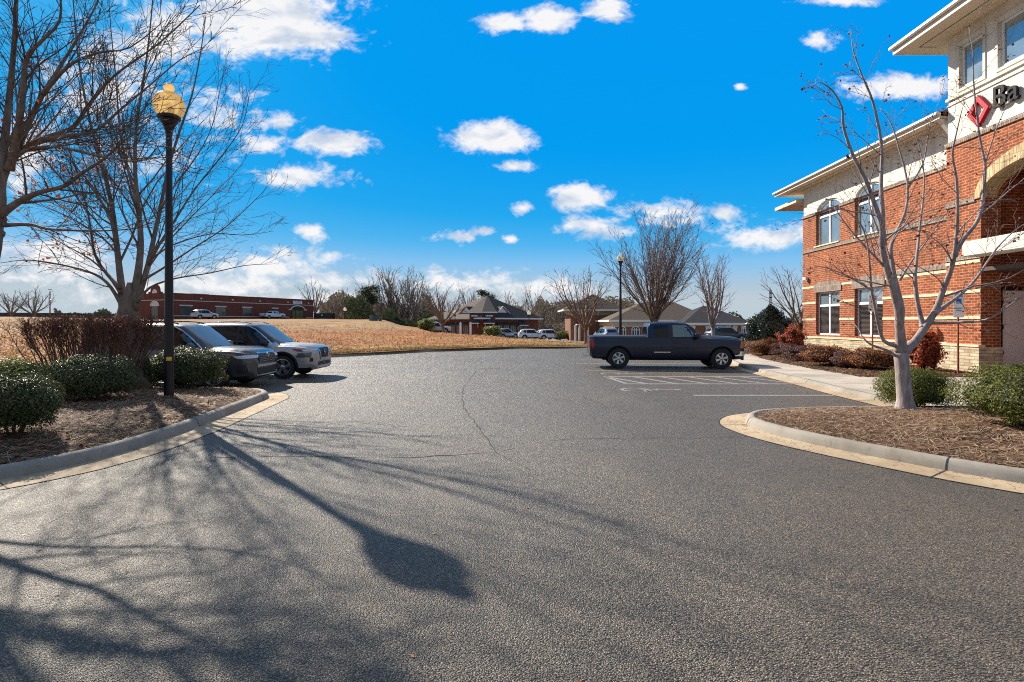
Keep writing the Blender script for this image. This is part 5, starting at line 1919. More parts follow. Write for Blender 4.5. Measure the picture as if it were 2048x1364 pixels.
def pickup(name, label, paint, cat='pickup truck', group=None):
    st = [(-2.80, .52, .80, 1.12, 1.19, .86, .82, .80), (-2.72, .40, .80, 1.14, 1.205, .93, .88, .86), (-2.5, .36, .80, 1.15, 1.215, .965, .90, .88), (-.70, .34, .78, 1.15, 1.205, .975, .91, .89),
          (-.655, .34, .78, 1.14, 1.20, .975, .90, .87), (-.64, .33, .78, 1.14, 1.55, .975, .88, .74), (-.56, .33, .78, 1.14, 1.70, .975, .88, .72), (-.30, .33, .78, 1.14, 1.735, .975, .88, .72), (.35, .33, .78, 1.14, 1.74, .975, .88, .72),
          (.72, .33, .78, 1.14, 1.715, .975, .88, .71), (.86, .33, .78, 1.14, 1.67, .975, .88, .70), (1.44, .33, .78, 1.13, 1.235, .975, .88, .70), (1.56, .33, .78, 1.12, 1.225, .975, .88, .76), (2.2, .34, .78, 1.10, 1.20, .965, .87, .79),
          (2.6, .36, .77, 1.06, 1.165, .945, .86, .78), (2.74, .40, .76, 1.02, 1.12, .92, .84, .76), (2.80, .44, .74, .96, 1.045, .89, .82, .74)]
    wr = .385
    wh = (-1.73, 2.0)
    Car.spec = (6, .06, 'solid'); Car.rimf = .575
    c = Car(name, label, st, paint, wh, wr, cat=cat, group=group, arch=.065)
    c.xf, c.xr = 2.80, -2.80
    c.both('side_window', [(-.44, 1.185), (.10, 1.185), (.10, 1.62), (-.40, 1.615), (-.44, 1.55)], M_GLS)
    c.both('side_window', [(.26, 1.185), (1.16, 1.19), (1.03, 1.32), (.76, 1.62), (.26, 1.625)], M_GLSL)
    c.both('window_trim', [(.24, 1.16), (1.3, 1.165), (1.3, 1.185), (.24, 1.18)], M_BLK, cuts=1)
    c.front('windscreen', [(-.70, 1.26), (.70, 1.26), (.62, 1.64), (-.62, 1.64)], M_GLS, cuts=4)
    # body-coloured strip along the windscreen post
    for s in (-1, 1): c.patch('windscreen_pillar', [(-.02, 1.255), (.02, 1.255), (.02, 1.65), (-.02, 1.65)], (5, s * .69, 0), (0, 1, -0.0), (0, 0, 1), (-1, 0, 0), paint, maxd=8, off=.012)
    c.rear('rear_window', [(-.60, 1.27), (.60, 1.27), (.56, 1.56), (-.56, 1.56)], M_GLS)
    for x, z0, z1 in ((1.40, .42, 1.12), (.19, .40, 1.62), (-.50, .42, 1.15), (-.655, .36, 1.19)):
        c.both('door_seam', [(x - .007, z0), (x + .007, z0), (x + .007, z1), (x - .007, z1)], M_BLK, off=.004, cuts=1)
    c.both('bed_gap', [(-.69, .38), (-.66, .38), (-.66, 1.185), (-.69, 1.185)], M_DARKIN, off=.006, cuts=1)
    c.both('door_handle', [(.24, .955), (.42, .955), (.42, 1.02), (.24, 1.02)], M_BLK, off=.02, cuts=1)
    c.both('body_strip', [(-.44, .605), (.16, .605), (.16, .64), (-.44, .64)], M_TRIM, off=.018, cuts=1)
    c.patch('bed_cover', [(-2.62, -.80), (-.74, -.80), (-.74, .80), (-2.62, .80)], (0, 0, 4), (1, 0, 0), (0, 1, 0), (0, 0, -1), M_BLK, off=.012)
    c.arch_trim(wh, wr, paint, wr + .062, wr + .10, 0, 180)
    c.mirror(1.06, .90, 1.23, M_BLK, 1.2)
    for s in (-1, 1):
        c.side('tail_light', [(-2.785, .74), (-2.66, .74), (-2.63, .90), (-2.66, 1.12), (-2.775, 1.12)], M_REDL, s, off=.012)
        c.rear('tail_light', [(s * .72, .76), (s * .84, .76), (s * .82, 1.10), (s * .72, 1.10)], M_REDL, off=.012)
        c.side('headlight', [(2.64, .78), (2.79, .78), (2.775, 1.0), (2.69, 1.02)], M_AMB, s, off=.012)
        c.front('headlight', [(s * .56, .80), (s * .86, .80), (s * .84, .99), (s * .58, 1.0)], M_LAMP, off=.012)
    c.front('grille', [(-.52, .74), (.52, .74), (.56, .98), (-.56, .98)], M_BLK, off=.012)
    c.front('grille_bar', [(-.54, .85), (.54, .85), (.54, .89), (-.54, .89)], M_TRIM, off=.02)
    # bumpers: bright with a dark apron in front, dark step behind, tow hitch
    m = MB()
    n = 12
    def bump_ring(x0, bulge, z0, z1, hw, back, mbx, sg=1):
        P = []
        for i in range(n + 1):
            y = -hw + 2 * hw * i / n
            q = abs(y) / hw
            P.append((x0 + sg * bulge * (1 - q ** 3) - sg * (back if q > .96 else 0) * 1.0, y))
        for i in range(n):
            (xa, ya), (xb, yb) = P[i], P[i + 1]
            t = .09 * sg
            mbx.add([(xa, ya, z0), (xb, yb, z0), (xb, yb, z1), (xa, ya, z1), (xa - t, ya, z0), (xb - t, yb, z0), (xb - t, yb, z1), (xa - t, ya, z1)],
                    [(0, 1, 2, 3), (7, 6, 5, 4), (3, 2, 6, 7), (4, 5, 1, 0)] + ([(0, 3, 7, 4)] if i == 0 else []) + ([(1, 5, 6, 2)] if i == n - 1 else []))
    bump_ring(2.80, .13, .49, .66, .93, .0, m)
    for s in (-1, 1): m.box(2.44, 2.80, s * .93 - (.045 if s > 0 else 0), s * .93 + (0.045 if s < 0 else 0), .49, .66)
    m.build('front_bumper', M_TRIM, c.root, angle=40, fix=True)
    m = MB(); bump_ring(2.79, .12, .34, .487, .88, .0, m)
    for s in (-1, 1): m.box(2.50, 2.79, s * .90 - (.04 if s > 0 else 0), s * .90 + (0.04 if s < 0 else 0), .38, .487)
    m.build('bumper_apron', M_BLK, c.root, angle=40, fix=True)
    m = MB(); bump_ring(-2.80, .11, .46, .66, .90, .0, m, -1)
    m.build('rear_bumper', simple('dull_bumper', (.10, .10, .105), .4, .6), c.root, angle=40, fix=True)
    m = MB(); m.box(-3.05, -2.5, -.03, .03, .40, .46); m.lathe([(.012, .44), (.012, .49), (.026, .50), (.03, .525), (.02, .55), (.004, .555)], (-3.02, 0, 0), 12)
    m.build('tow_hitch', M_TRIM, c.root, angle=40)
    m = MB(); m.box(-2.3, 2.3, -.55, .55, .30, .42); m.tube([(-2.6, .45, .32), (-.5, .45, .30), (.6, .4, .32)], [.035] * 3, 8)
    m.build('chassis', M_DARKIN, c.root)
    m = MB(); m.tube([(1.62, .80, 1.2), (1.60, .82, 1.6)], [.004, .003], 4)
    m.build('aerial', M_BLK, c.root)
    return c


tr = pickup('pickup_truck', 'dark navy extended cab pickup parked nose to the bank walk', P_NAVY)
tr.put(5.78, 21.45, 0, R(-5))

# far vehicles
def fl(px, Y): 
    x = (px - CX) / FPX * Y
    return x, Y, terr(x, Y) + .05
far = [('parked_car', 'silver hatchback in front of the long brick building', P_SILV, 409, 103, 60, suv), ('pickup_truck', 'white pickup beside the arched door of the long brick building', P_WHITE, 545, 121, 66, pickup),
       ('parked_car', 'silver van at the shops behind the white posts', P_SILV, 873, 88, 10, suv), ('parked_car', 'pale blue car under the middle window of the shops', P_BLUE, 1012, 93, 40, suv),
       ('parked_car', 'white car beside the foot of the far lamp post', P_WHITE, 1064, 92, 8, suv), ('parked_car', 'pale car between the white car by the far lamp post and the white van', P_TAN, 1084, 94, 170, suv),
       ('parked_car', 'white van parked by the small russet tree', P_WHITE, 1102, 92, 8, suv), ('parked_car', 'pale blue car showing over the tail of the pickup', P_BLUE, 1212, 66, 100, suv),
       ('parked_car', 'black car behind the bonnet of the pickup', P_DARK, 1452, 62, 12, suv)]
for nm, lb, pt, px, Y, rz, fn in far:
    c = fn(nm, lb, pt, 'far', group='cars in the far car parks') if fn is suv else fn(nm, lb, pt, group='cars in the far car parks')
    c.put(*fl(px, Y), R(rz))
# ================================================================ lamp posts, signs, utility boxes
M_SIGNW = simple('sign_white', (.78, .80, .80), .4)
M_POST = simple('black_post_paint', (.010, .010, .013), .35, .2)


def globe_mat(name, c1, c2, t=.55):
    n = N(name)
    f = n.noise(5, 4, .6)
    c = n.ramp(f, [(.3, c1), (.7, c2)])
    n.set(c, .35, 0, .4)
    tr = n.nd('ShaderNodeBsdfTranslucent'); n.ln(c, tr.inputs['Color'])
    mx = n.nd('ShaderNodeMixShader'); mx.inputs[0].default_value = t
    n.ln(n.b.outputs[0], mx.inputs[1]); n.ln(tr.outputs[0], mx.inputs[2])
    cl = n.nd('ShaderNodeBsdfTransparent'); n.ln(n.mix(.45, c, (1, 1, 1, 1)), cl.inputs['Color'])
    m2 = n.nd('ShaderNodeMixShader'); m2.inputs[0].default_value = .14
    n.ln(mx.outputs[0], m2.inputs[1]); n.ln(cl.outputs[0], m2.inputs[2]); n.ln(m2.outputs[0], n.out.inputs['Surface'])
    return n.m


M_GLOBE = globe_mat('yellowed_globe', (.86, .60, .26, 1), (.98, .84, .52, 1), .80)
M_GLOBEW = globe_mat('pale_globe', (.70, .68, .58, 1), (.85, .83, .75, 1), .6)


def lamp_post(label, loc, H, rp, gl, gm, group=None, far=False):
    """H: height of the finial's tip above the foot; gl: half width of the globe"""
    root = empty('lamp_post', loc)
    tag(root, label, 'lamp post', group)
    x, y, z = loc
    n = 10 if far else 20
    gh = gl * 2.36                                        # collar to tip
    zc = z + H - gh
    m = MB()
    m.lathe([(rp * 1.0, z - .1), (rp * 1.0, z + .3), (rp * .98, z + .8), (rp * .62, zc - .42)], (x, y, 0), n)
    m.build('pole', M_POST, root, angle=40)
    m = MB()
    m.lathe([(rp * .62, zc - .44), (rp * .64, zc - .40), (rp * .74, zc - .30), (gl * .42, zc - .16), (gl * .55, zc - .11), (gl * .58, zc - .07), (gl * .72, zc - .05), (gl * .74, zc), (gl * .66, zc + .02)], (x, y, 0), n)
    m.build('collar', M_POST, root, angle=40)
    m = MB()
    g_ = gl
    m.lathe([(g_ * .60, zc + .012), (g_ * .80, zc + g_ * .16), (g_ * .94, zc + g_ * .42), (g_ * 1.0, zc + g_ * .74), (g_ * 1.0, zc + g_ * .92), (g_ * .95, zc + g_ * 1.12), (g_ * .90, zc + g_ * 1.20), (g_ * .91, zc + g_ * 1.245), (g_ * .82, zc + g_ * 1.38), (g_ * .62, zc + g_ * 1.54), (g_ * .40, zc + g_ * 1.64), (g_ * .30, zc + g_ * 1.67)], (x, y, 0), max(n, 24) if not far else n)
    gb = m.build('globe', gm, root, angle=75)
    if not far:
        m = MB(); m.lathe([(.03, zc + .03), (.03, zc + g_ * .35), (.055, zc + g_ * .5), (.06, zc + g_ * .8), (.03, zc + g_ * 1.0), (.005, zc + g_ * 1.03)], (x, y, 0), 12); m.build('bulb', M_SIGNW, gb)
    m = MB()
    m.lathe([(g_ * .31, zc + g_ * 1.675), (g_ * .24, zc + g_ * 1.73), (g_ * .29, zc + g_ * 1.80), (g_ * .35, zc + g_ * 1.93), (g_ * .35, zc + g_ * 2.05), (g_ * .28, zc + g_ * 2.19), (g_ * .15, zc + g_ * 2.28), (g_ * .04, zc + g_ * 2.33)], (x, y, 0), n)
    m.build('finial', gm, root, angle=50)
    return root


px_, Yl = 340, 10.95
xl = (338 - CX) / FPX * Yl
zl = zL(xl, Yl, dL(xl, Yl)) - .02
lp = lamp_post('tall black lamp post with a yellowed acorn globe on the straw bed', (xl, Yl, zl), 6.44 - zl, .088, .283, M_GLOBE)
m = MB()
for i in range(6):
    a = R(-92 + i * 11); b = R(-92 + (i + 1) * 11)
    m.quad((xl + .0895 * math.cos(a), Yl + .0895 * math.sin(a), .96), (xl + .0895 * math.cos(b), Yl + .0895 * math.sin(b), .96), (xl + .0895 * math.cos(b), Yl + .0895 * math.sin(b), 1.035), (xl + .0895 * math.cos(a), Yl + .0895 * math.sin(a), 1.035))
st_ = m.build('sticker', simple('yellow_sticker', (.75, .42, .04), .5), lp)
Y2 = 37.9
x2 = (1241 - CX) / FPX * Y2
lamp_post('black lamp post with a pale globe rising behind the pickup bed', (x2, Y2, terr(x2, Y2)), 6.5 - terr(x2, Y2), .10, .25, M_GLOBEW)
for px, pt, Y, lb in ((1058, 620, 100, 'far lamp post among the white cars at the shops'), (690, 614, 118, 'far lamp post on the crest beside the long brick building'), (703, 621, 140, 'farthest small lamp post beyond the crest of the field'), (910, 620, 98, 'far lamp post in front of the shops behind the bare tree')):
    x = (px - CX) / FPX * Y; z = terr(x, Y)
    lamp_post(lb, (x, Y, z), CAM_H + (HY - pt) / FPX * Y - z, .10, .36, M_GLOBEW, 'far lamp posts', True)

M_SIGNB = simple('sign_blue', (.03, .13, .50), .4)
M_SIGNK = simple('sign_ink', (.02, .02, .03), .6)
M_SIGNG = simple('sign_green', (.02, .14, .08), .5)
M_RUST = simple('rusty_post', (.19, .060, .035), .75)


def text_mesh(s, size, depth=.002, bold=False):
    cu = bpy.data.curves.new('lettering', 'FONT')
    cu.body = s; cu.size = size; cu.extrude = depth; cu.align_x = 'CENTER'; cu.align_y = 'CENTER'
    cu.resolution_u = 3
    if bold: cu.offset = size * .018
    o = bpy.data.objects.new('lettering', cu)
    COL.objects.link(o)
    bpy.context.view_layer.update()
    me = bpy.data.meshes.new_from_object(o.evaluated_get(bpy.context.evaluated_depsgraph_get()))
    bpy.data.objects.remove(o, do_unlink=True)
    V = [v.co[:] for v in me.vertices]; F = [list(p.vertices) for p in me.polygons]
    bpy.data.meshes.remove(me)
    return V, F


def text_part(s, size, org, U, Vv, mat, parent, name='lettering', depth=.002, bold=False):
    V, F = text_mesh(s, size, depth, bold)
    U, Vv = Vector(U).normalized(), Vector(Vv).normalized(); Nn = U.cross(Vv)
    m = MB(); m.add([Vector(org) + U * a + Vv * b + Nn * c for a, b, c in V], F)
    return m.build(name, mat, parent)


def parking_sign(label, x, y, z0, zt, w, h, rz):
    root = empty('parking_sign', (x, y, z0)); tag(root, label, 'sign', 'parking signs before the bank')
    m = MB(); m.box(x - .022, x + .022, y - .018, y + .018, z0 - .05, zt - .03); m.build('post', M_RUST, root)
    U = Vector((math.cos(rz), math.sin(rz), 0)); Nn = U.cross(Vector((0, 0, 1)))
    c = Vector((x, y, zt - h / 2)) + Nn * .03
    m = MB()
    k = []
    rc = .03
    for (sx, sz, a0) in ((1, -1, -90), (1, 1, 0), (-1, 1, 90), (-1, -1, 180)):
        for a in (0, 45, 90):
            k.append(c + U * (sx * (w / 2 - rc) + rc * math.cos(R(a0 + a))) + Vector((0, 0, sz * (h / 2 - rc) + rc * math.sin(R(a0 + a)))))
    m.prism(k, Nn * .004)
    pl = m.build('plate', M_SIGNW, root, fix=True)
    f = c + Nn * .007
    Zv = Vector((0, 0, 1))
    text_part('RESERVED', w * .17, f + Zv * h * .40, U, Zv, M_SIGNG, pl, bold=True)
    text_part('PARKING', w * .17, f + Zv * h * .315, U, Zv, M_SIGNG, pl, bold=True)
    m = MB()
    s = w * .24
    q = f + Zv * h * .13
    m.prism([q + U * -s - Zv * s, q + U * s - Zv * s, q + U * s + Zv * s, q - U * s + Zv * s], Nn * .002)
    m.build('symbol_panel', M_SIGNB, pl)
    m = MB()
    def P(a, b): return q + Nn * .004 + U * a * s + Zv * b * s
    for i in range(14):
        a, b = R(150 + i * 16), R(150 + (i + 1) * 16)
        m.quad(P(.34 * math.cos(a) - .05, .34 * math.sin(a) - .25), P(.46 * math.cos(a) - .05, .46 * math.sin(a) - .25), P(.46 * math.cos(b) - .05, .46 * math.sin(b) - .25), P(.34 * math.cos(b) - .05, .34 * math.sin(b) - .25))
    m.quad(P(-.12, .45), P(.02, .45), P(.10, -.12), P(-.04, -.12)); m.quad(P(.0, -.12), P(.02, -.24), P(.40, -.24), P(.36, -.12)); m.quad(P(.32, -.2), P(.42, -.14), P(.58, -.66), P(.46, -.68))
    m.lathe([(.0, 0), (.12 * s, 0)], P(-.08, .66), 10, 'y')
    m.build('wheelchair_symbol', M_SIGNW, pl)
    for i, t in enumerate(('MAXIMUM', 'PENALTY')):
        text_part(t, w * .13, f - Zv * h * (.14 + .10 * i), U, Zv, M_SIGNK, pl)
    return root


def face_cam(x, y): return math.atan2(y, x) - PI / 2 + .35 * 0


for px, pyt, Y, w, hpx, lb in ((1916, 583, 16.75, .30, 52, 'white parking sign on a rusty post at the end of the stone base'), (1745, 590, 21.3, .30, 33, 'white parking sign on a rusty post before the nearer ground floor window')):
    x = (px - CX) / FPX * Y
    zt = CAM_H + (HY - pyt) / FPX * Y
    parking_sign(lb, x, Y, zB(x, Y, 1) - .02, zt, w, hpx / FPX * Y, R(-8))

M_UTIL = simple('utility_green', (.05, .085, .055), .6)
M_UTILG = simple('utility_grey', (.10, .12, .12), .6)
for px0, px1, pt, Y, mm, lb in ((738, 746, 633, 72, M_UTILG, 'grey utility cabinet on the crest of the field'), (748, 754, 633.5, 72.6, M_UTIL, 'green utility cabinet in the middle of three on the crest'), (757, 762, 633, 72, M_UTIL, 'narrow pale green utility cabinet at the end of the crest')):
    xa, xb = (px0 - CX) / FPX * Y, (px1 - CX) / FPX * Y
    z = terr((xa + xb) / 2, Y); zt = CAM_H + (HY - pt) / FPX * Y
    zt = max(zt, z + .75)
    root = empty('utility_cabinet', ((xa + xb) / 2, Y, z)); tag(root, lb, 'utility box', 'utility cabinets on the crest')
    m = MB(); m.box(xa, xb, Y, Y + .5, z - .2, zt - .05); m.build('cabinet', mm, root, bevel=.02)
    m = MB(); m.box(xa - .03, xb + .03, Y - .03, Y + .53, zt - .049, zt); m.build('lid', mm, root)
    m = MB(); m.box(xa + .06, xb - .06, Y - .015, Y - .002, z + .1, zt - .12); m.build('door', M_UTILG, root)

for px, lb in ((921, 'white square post at the field edge nearer the bare tree'), (941, 'white square post at the field edge nearer the shop door')):
    Y = 62; x = (px - CX) / FPX * Y; z = terr(x, Y); zt = CAM_H + (HY - 646.5) / FPX * Y
    root = empty('white_post', (x, Y, z)); tag(root, lb, 'post', 'white posts before the shops')
    m = MB(); m.box(x - .11, x + .11, Y - .11, Y + .11, z - .1, zt); m.build('post', M_SIGNW, root, bevel=.02)
    m = MB(); m.add([(x - .14, Y - .14, zt + .001), (x + .14, Y - .14, zt + .001), (x + .14, Y + .14, zt + .001), (x - .14, Y + .14, zt + .001), (x, Y, zt + .16)], [(3, 2, 1, 0), (0, 1, 4), (1, 2, 4), (2, 3, 4), (3, 0, 4)]); m.build('cap', M_SIGNW, root)

# thin pole, low wall and mast far away
Y = 118; x = (100 - CX) / FPX * Y; z = terr(x, Y)
root = empty('utility_pole', (x, Y, z)); tag(root, 'thin brown pole beside the spreading bare tree across the field', 'pole')
m = MB(); m.tube([(x, Y, z - .3), (x, Y, CAM_H + (HY - 583) / FPX * Y)], [.13, .09], 8); m.build('pole', M_RUST, root)
m = MB(); m.box(x - .4, x + .4, Y - .05, Y + .05, z + 5.9, z + 6.0); m.build('crossarm', M_RUST, root)
m = MB()
Yf = 134
xa, xb = (-250 - CX) / FPX * Yf, (232 - CX) / FPX * Yf
for i in range(24):
    x0 = xa + (xb - xa) * i / 24; x1 = xa + (xb - xa) * (i + 1) / 24
    za = terr(x0, Yf); m.box(x0, x1 - .06, Yf, Yf + .15, za - .6, za + 1.15 + .04 * (i % 2))
tag(m.build('fence', simple('dark_fence', (.055, .045, .045), .8)), 'long low dark fence along the far side of the field', 'fence')
Y = 260; x = (1541 - CX) / FPX * Y
root = empty('lattice_mast', (x, Y, -1.5)); tag(root, 'thin lattice mast far behind the holly', 'mast')
zt = CAM_H + (HY - 580) / FPX * Y
m = MB()
for a in (0, 120, 240): m.tube([(x + .8 * math.cos(R(a)), Y + .8 * math.sin(R(a)), -1.5), (x + .45 * math.cos(R(a)), Y + .45 * math.sin(R(a)), zt)], [.11, .09], 5)
for k in range(18):
    z0 = -1 + k * (zt + 1) / 18; z1 = -1 + (k + 1) * (zt + 1) / 18
    for a in (0, 120, 240):
        m.tube([(x + .7 * math.cos(R(a)), Y + .7 * math.sin(R(a)), z0), (x + .7 * math.cos(R(a + 120)), Y + .7 * math.sin(R(a + 120)), z1)], [.06, .06], 4)
m.build('lattice', M_POST, root)
m = MB()
m.tube([(x, Y, zt - .5), (x, Y, zt + 1.5)], [.14, .05], 5)
for h in (1.2, 3.2): m.box(x - .55, x + .55, Y - .5, Y + .5, zt - h - .5, zt - h)
m.build('antenna', M_POST, root)
# ================================================================ the bank
from mathutils.geometry import delaunay_2d_cdt
M_BRICK = brick_mat('orange_red_brick', (.36, .088, .032, 1), (.25, .054, .020, 1), (.45, .27, .16, 1), ms=.012)
M_SOLD = brick_mat('grey_soldier_brick', (.20, .155, .135, 1), (.27, .215, .185, 1), (.40, .34, .29, 1), .075, .26, .014)
M_STONE = brick_mat('split_face_stone', (.62, .53, .38, 1), (.52, .43, .30, 1), (.36, .29, .21, 1), .40, .105, .014)
M_CREAM = simple('cream_cast_stone', (.66, .55, .37), .75, var=.1, bump=.2)
def stucco():
    n = N('white_stucco')
    mp = n.nd('ShaderNodeMapping'); n.ln(n.co(), mp.inputs[0]); mp.inputs['Scale'].default_value = (2.0, 2.0, .18)
    st = n.ramp(n.noise(1.6, 5, .65, mp.outputs[0]), [(.34, (.86, .845, .81)), (.58, (1.03, 1.03, 1.02))])
    c = n.mix(1, n.ramp(n.noise(1.1, 4), [(.3, (.67, .65, .59)), (.7, (.73, .71, .65))]), st, 'MULTIPLY')
    n.set(c, .85, 0, .2)
    n.bump(n.noise(160, 3), .12, .01)
    return n.m


M_STUC = stucco()
M_SOFF = simple('cream_soffit', (.64, .53, .39), .7, var=.05)
M_FASC = simple('cream_fascia', (.68, .61, .50), .5, var=.05)
M_ROOF = simple('shingle', (.10, .085, .075), .9, var=.3, scale=14)
M_VOUS = brick_mat('cream_voussoir', (.62, .50, .30, 1), (.54, .42, .25, 1), (.36, .28, .18, 1), .085, .5, .01)
M_WFR = simple('white_frame', (.74, .75, .76), .45, var=.03)
M_WGL = glass_mat('sky_window', (.34, .44, .50), .03, .8, metal=.55)
M_WGD = glass_mat('dark_window', (.014, .013, .014), .03, .9)
M_BLIND = simple('blind', (.10, .085, .075), .6)
M_DOOR = simple('pale_door', (.80, .75, .80), .5, var=.03)
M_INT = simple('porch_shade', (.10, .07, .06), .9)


def holed(mbx, outer, holes, fn, depth):
    """a wall sheet with openings; fn(a, b, d) places it, d = depth behind the face"""
    pts = [Vector(p) for p in outer]
    cons = [(i, (i + 1) % len(outer)) for i in range(len(outer))]
    for h in holes:
        b = len(pts)
        pts += [Vector(p) for p in h]
        cons += [(b + i, b + (i + 1) % len(h)) for i in range(len(h))]
    v, e, f, *_ = delaunay_2d_cdt(pts, cons, [], 1, 1e-6)
    def inp(x, y, L):
        c = False
        for a, b in zip(L, list(L[1:]) + [L[0]]):
            if (a[1] > y) != (b[1] > y) and x < (b[0] - a[0]) * (y - a[1]) / (b[1] - a[1]) + a[0]: c = not c
        return c
    F = []
    for t in f:
        cx = sum(v[i][0] for i in t) / len(t); cy = sum(v[i][1] for i in t) / len(t)
        if not any(inp(cx, cy, h) for h in holes): F.append(list(t))
    mbx.add([fn(p[0], p[1], 0) for p in v], F)
    for h in holes:
        for a, b in zip(h, list(h[1:]) + [h[0]]):
            mbx.quad(fn(a[0], a[1], 0), fn(b[0], b[1], 0), fn(b[0], b[1], depth), fn(a[0], a[1], depth))


bank = empty('bank_building', (15.2, 24, .12))
tag(bank, 'two storey orange brick bank with white stucco top, deep eaves and an arched porch', 'building')
XM, XT = 15.2, 14.6
fm = lambda a, b, d: (XM + d, a, b)
ft = lambda a, b, d: (XT + d, a, b)
WIN = [(25.75, 27.75), (22.75, 24.62)]                  # both floors
UP0, UPS, UPA = 5.47, 7.02, 7.68
LO0, LO1 = 1.12, 3.22


def arch_poly(y0, y1, z0, zs, za, n=14):
    c, a = (y0 + y1) / 2, (y1 - y0) / 2
    return [(y0, z0), (y1, z0)] + [(c + a * math.cos(PI * i / n), zs + (za - zs) * math.sin(PI * i / n)) for i in range(n + 1)]


mb = MB()
holed(mb, [(18.5, .1), (29.0, .1), (29.0, 7.1), (18.5, 7.1)], [[(a, LO0), (b, LO0), (b, LO1), (a, LO1)] for a, b in WIN] + [[(a, UP0), (b, UP0), (b, 7.098), (a, 7.098)] for a, b in WIN], fm, .2)
mb.quad((XM, 29, .1), (XM + 8, 29, .1), (XM + 8, 29, 7.1), (XM, 29, 7.1))
mb.build('wall', M_BRICK, bank, fix=False)
mb = MB()
holed(mb, [(18.5, 7.24), (28.97, 7.24), (28.97, 8.62), (18.5, 8.62)], [arch_poly(a, b, 7.242, 7.25, UPA) for a, b in WIN], lambda a, b, d: (XM + .03 + d, a, b), .17)
mb.quad((XM + .03, 28.97, 7.1), (XM + 8, 28.97, 7.1), (XM + 8, 28.97, 8.62), (XM + .03, 28.97, 8.62))
mb.build('stucco_wall', M_STUC, bank)
# header course between, stopping at the windows
ys = [18.55, WIN[1][0], WIN[1][1], WIN[0][0], WIN[0][1], 29.04]
for a, b in zip(ys[::2], ys[1::2]):
    mb = MB(); mb.box(XM - .045, XM + .2, a, b, 7.102, 7.238); mb.build('soldier_course', M_SOLD, bank)
mb = MB(); mb.box(XM - .05, XM + .02, 18.55, 29.03, 5.30, 5.46); mb.build('soldier_course', M_SOLD, bank)
mb = MB(); mb.box(XM - .03, XM + .02, 18.55, WIN[1][0] - .3, 3.60, 3.78); mb.build('soldier_course', M_SOLD, bank)
for a, b in WIN:      # flat arches over the ground floor windows
    mb = MB()
    k = 12
    P = [(XM - .04, a - .16 + (b - a + .32) * i / k, 3.60 + .14 * math.sin(PI * i / k)) for i in range(k + 1)]
    mb.prism([(XM - .04, a - .16, LO1 + .002), (XM - .04, b + .16, LO1 + .002)] + P[::-1], (.06, 0, 0))
    mb.build('lintel', M_SOLD, bank, fix=True)
mb = MB()
gaps = [(18.55, WIN[1][0] - .001), (WIN[1][1] + .001, WIN[0][0] - .001), (WIN[0][1] + .001, 29.02)]
for z0, z1 in ((2.66, 2.76), (1.83, 1.93)):
    for a, b in gaps:
        mb = MB(); mb.box(XM - .022, XM + .02, a, b, z0, z1); mb.build('stone_band', M_CREAM, bank)
ys = [18.55, WIN[1][0] - .17, WIN[1][1] + .17, WIN[0][0] - .17, WIN[0][1] + .17, 29.02]
for a, b in zip(ys[::2], ys[1::2]):
    mb = MB(); mb.box(XM - .022, XM + .02, a, b, 3.46, 3.56); mb.build('stone_band', M_CREAM, bank)
mb = MB(); mb.box(XM - .07, XM + .3, 18.45, 29.07, .05, .95); mb.build('stone_base', M_STONE, bank, fix=True)
mb = MB(); mb.box(XM - .11, XM + .05, 18.45, 29.1, .952, 1.03); mb.build('base_ledge', M_CREAM, bank)


def window_x(x, y0, y1, z0, z1, glass, transom=None, arch=None, parent=bank, cols=2, fw=.075, blind=False):
    """window set back in a wall that faces -X"""
    m = MB()
    m.box(x, x + .06, y0, y0 + fw, z0, z1); m.box(x, x + .06, y1 - fw, y1, z0, z1)
    m.box(x, x + .06, y0 + fw, y1 - fw, z0, z0 + fw)
    if not arch: m.box(x, x + .06, y0 + fw, y1 - fw, z1 - fw, z1)
    for k in range(1, cols):
        yc = y0 + (y1 - y0) * k / cols
        m.box(x - .012, x + .05, yc - .055, yc + .055, z0 + fw, (z1 - fw) if not arch else arch - .05)
    if transom: m.box(x - .008, x + .055, y0 + fw, y1 - fw, transom, transom + .11)
    if arch:
        c, a = (y0 + y1) / 2, (y1 - y0) / 2
        n = 14
        for i in range(n):
            t0, t1 = PI * i / n, PI * (i + 1) / n
            def q(t, s): return (c + (a - s) * math.cos(t), z1 + (arch - z1 - s) * math.sin(t))
            p = [q(t0, 0), q(t1, 0), q(t1, fw), q(t0, fw)]
            m.prism([(x, u, v) for u, v in p], (.06, 0, 0))
    f = m.build('window', M_WFR, parent, fix=True)
    m = MB()
    if arch: m.add([(x + .035, u, v) for u, v in arch_poly(y0 + .01, y1 - .01, z0 + .01, z1, arch - .01)], [tuple(range(17))])
    else: m.quad((x + .035, y0 + .01, z0 + .01), (x + .035, y1 - .01, z0 + .01), (x + .035, y1 - .01, z1 - .01), (x + .035, y0 + .01, z1 - .01))
    m.build('pane', glass, f)
    if transom and not arch:
        m = MB(); m.quad((x + .030, y0 + fw, transom + .11), (x + .030, y1 - fw, transom + .11), (x + .030, y1 - fw, z1 - fw), (x + .030, y0 + fw, z1 - fw)); m.build('transom_pane', M_WGL, f)
    if blind:
        m = MB()
        k = int((transom - z0) / .055)
        for i in range(k): m.box(x + .018, x + .028, y0 + fw, y1 - fw, z0 + fw + i * .055, z0 + fw + i * .055 + .012)
        m.build('blind', M_BLIND, f)
    return f


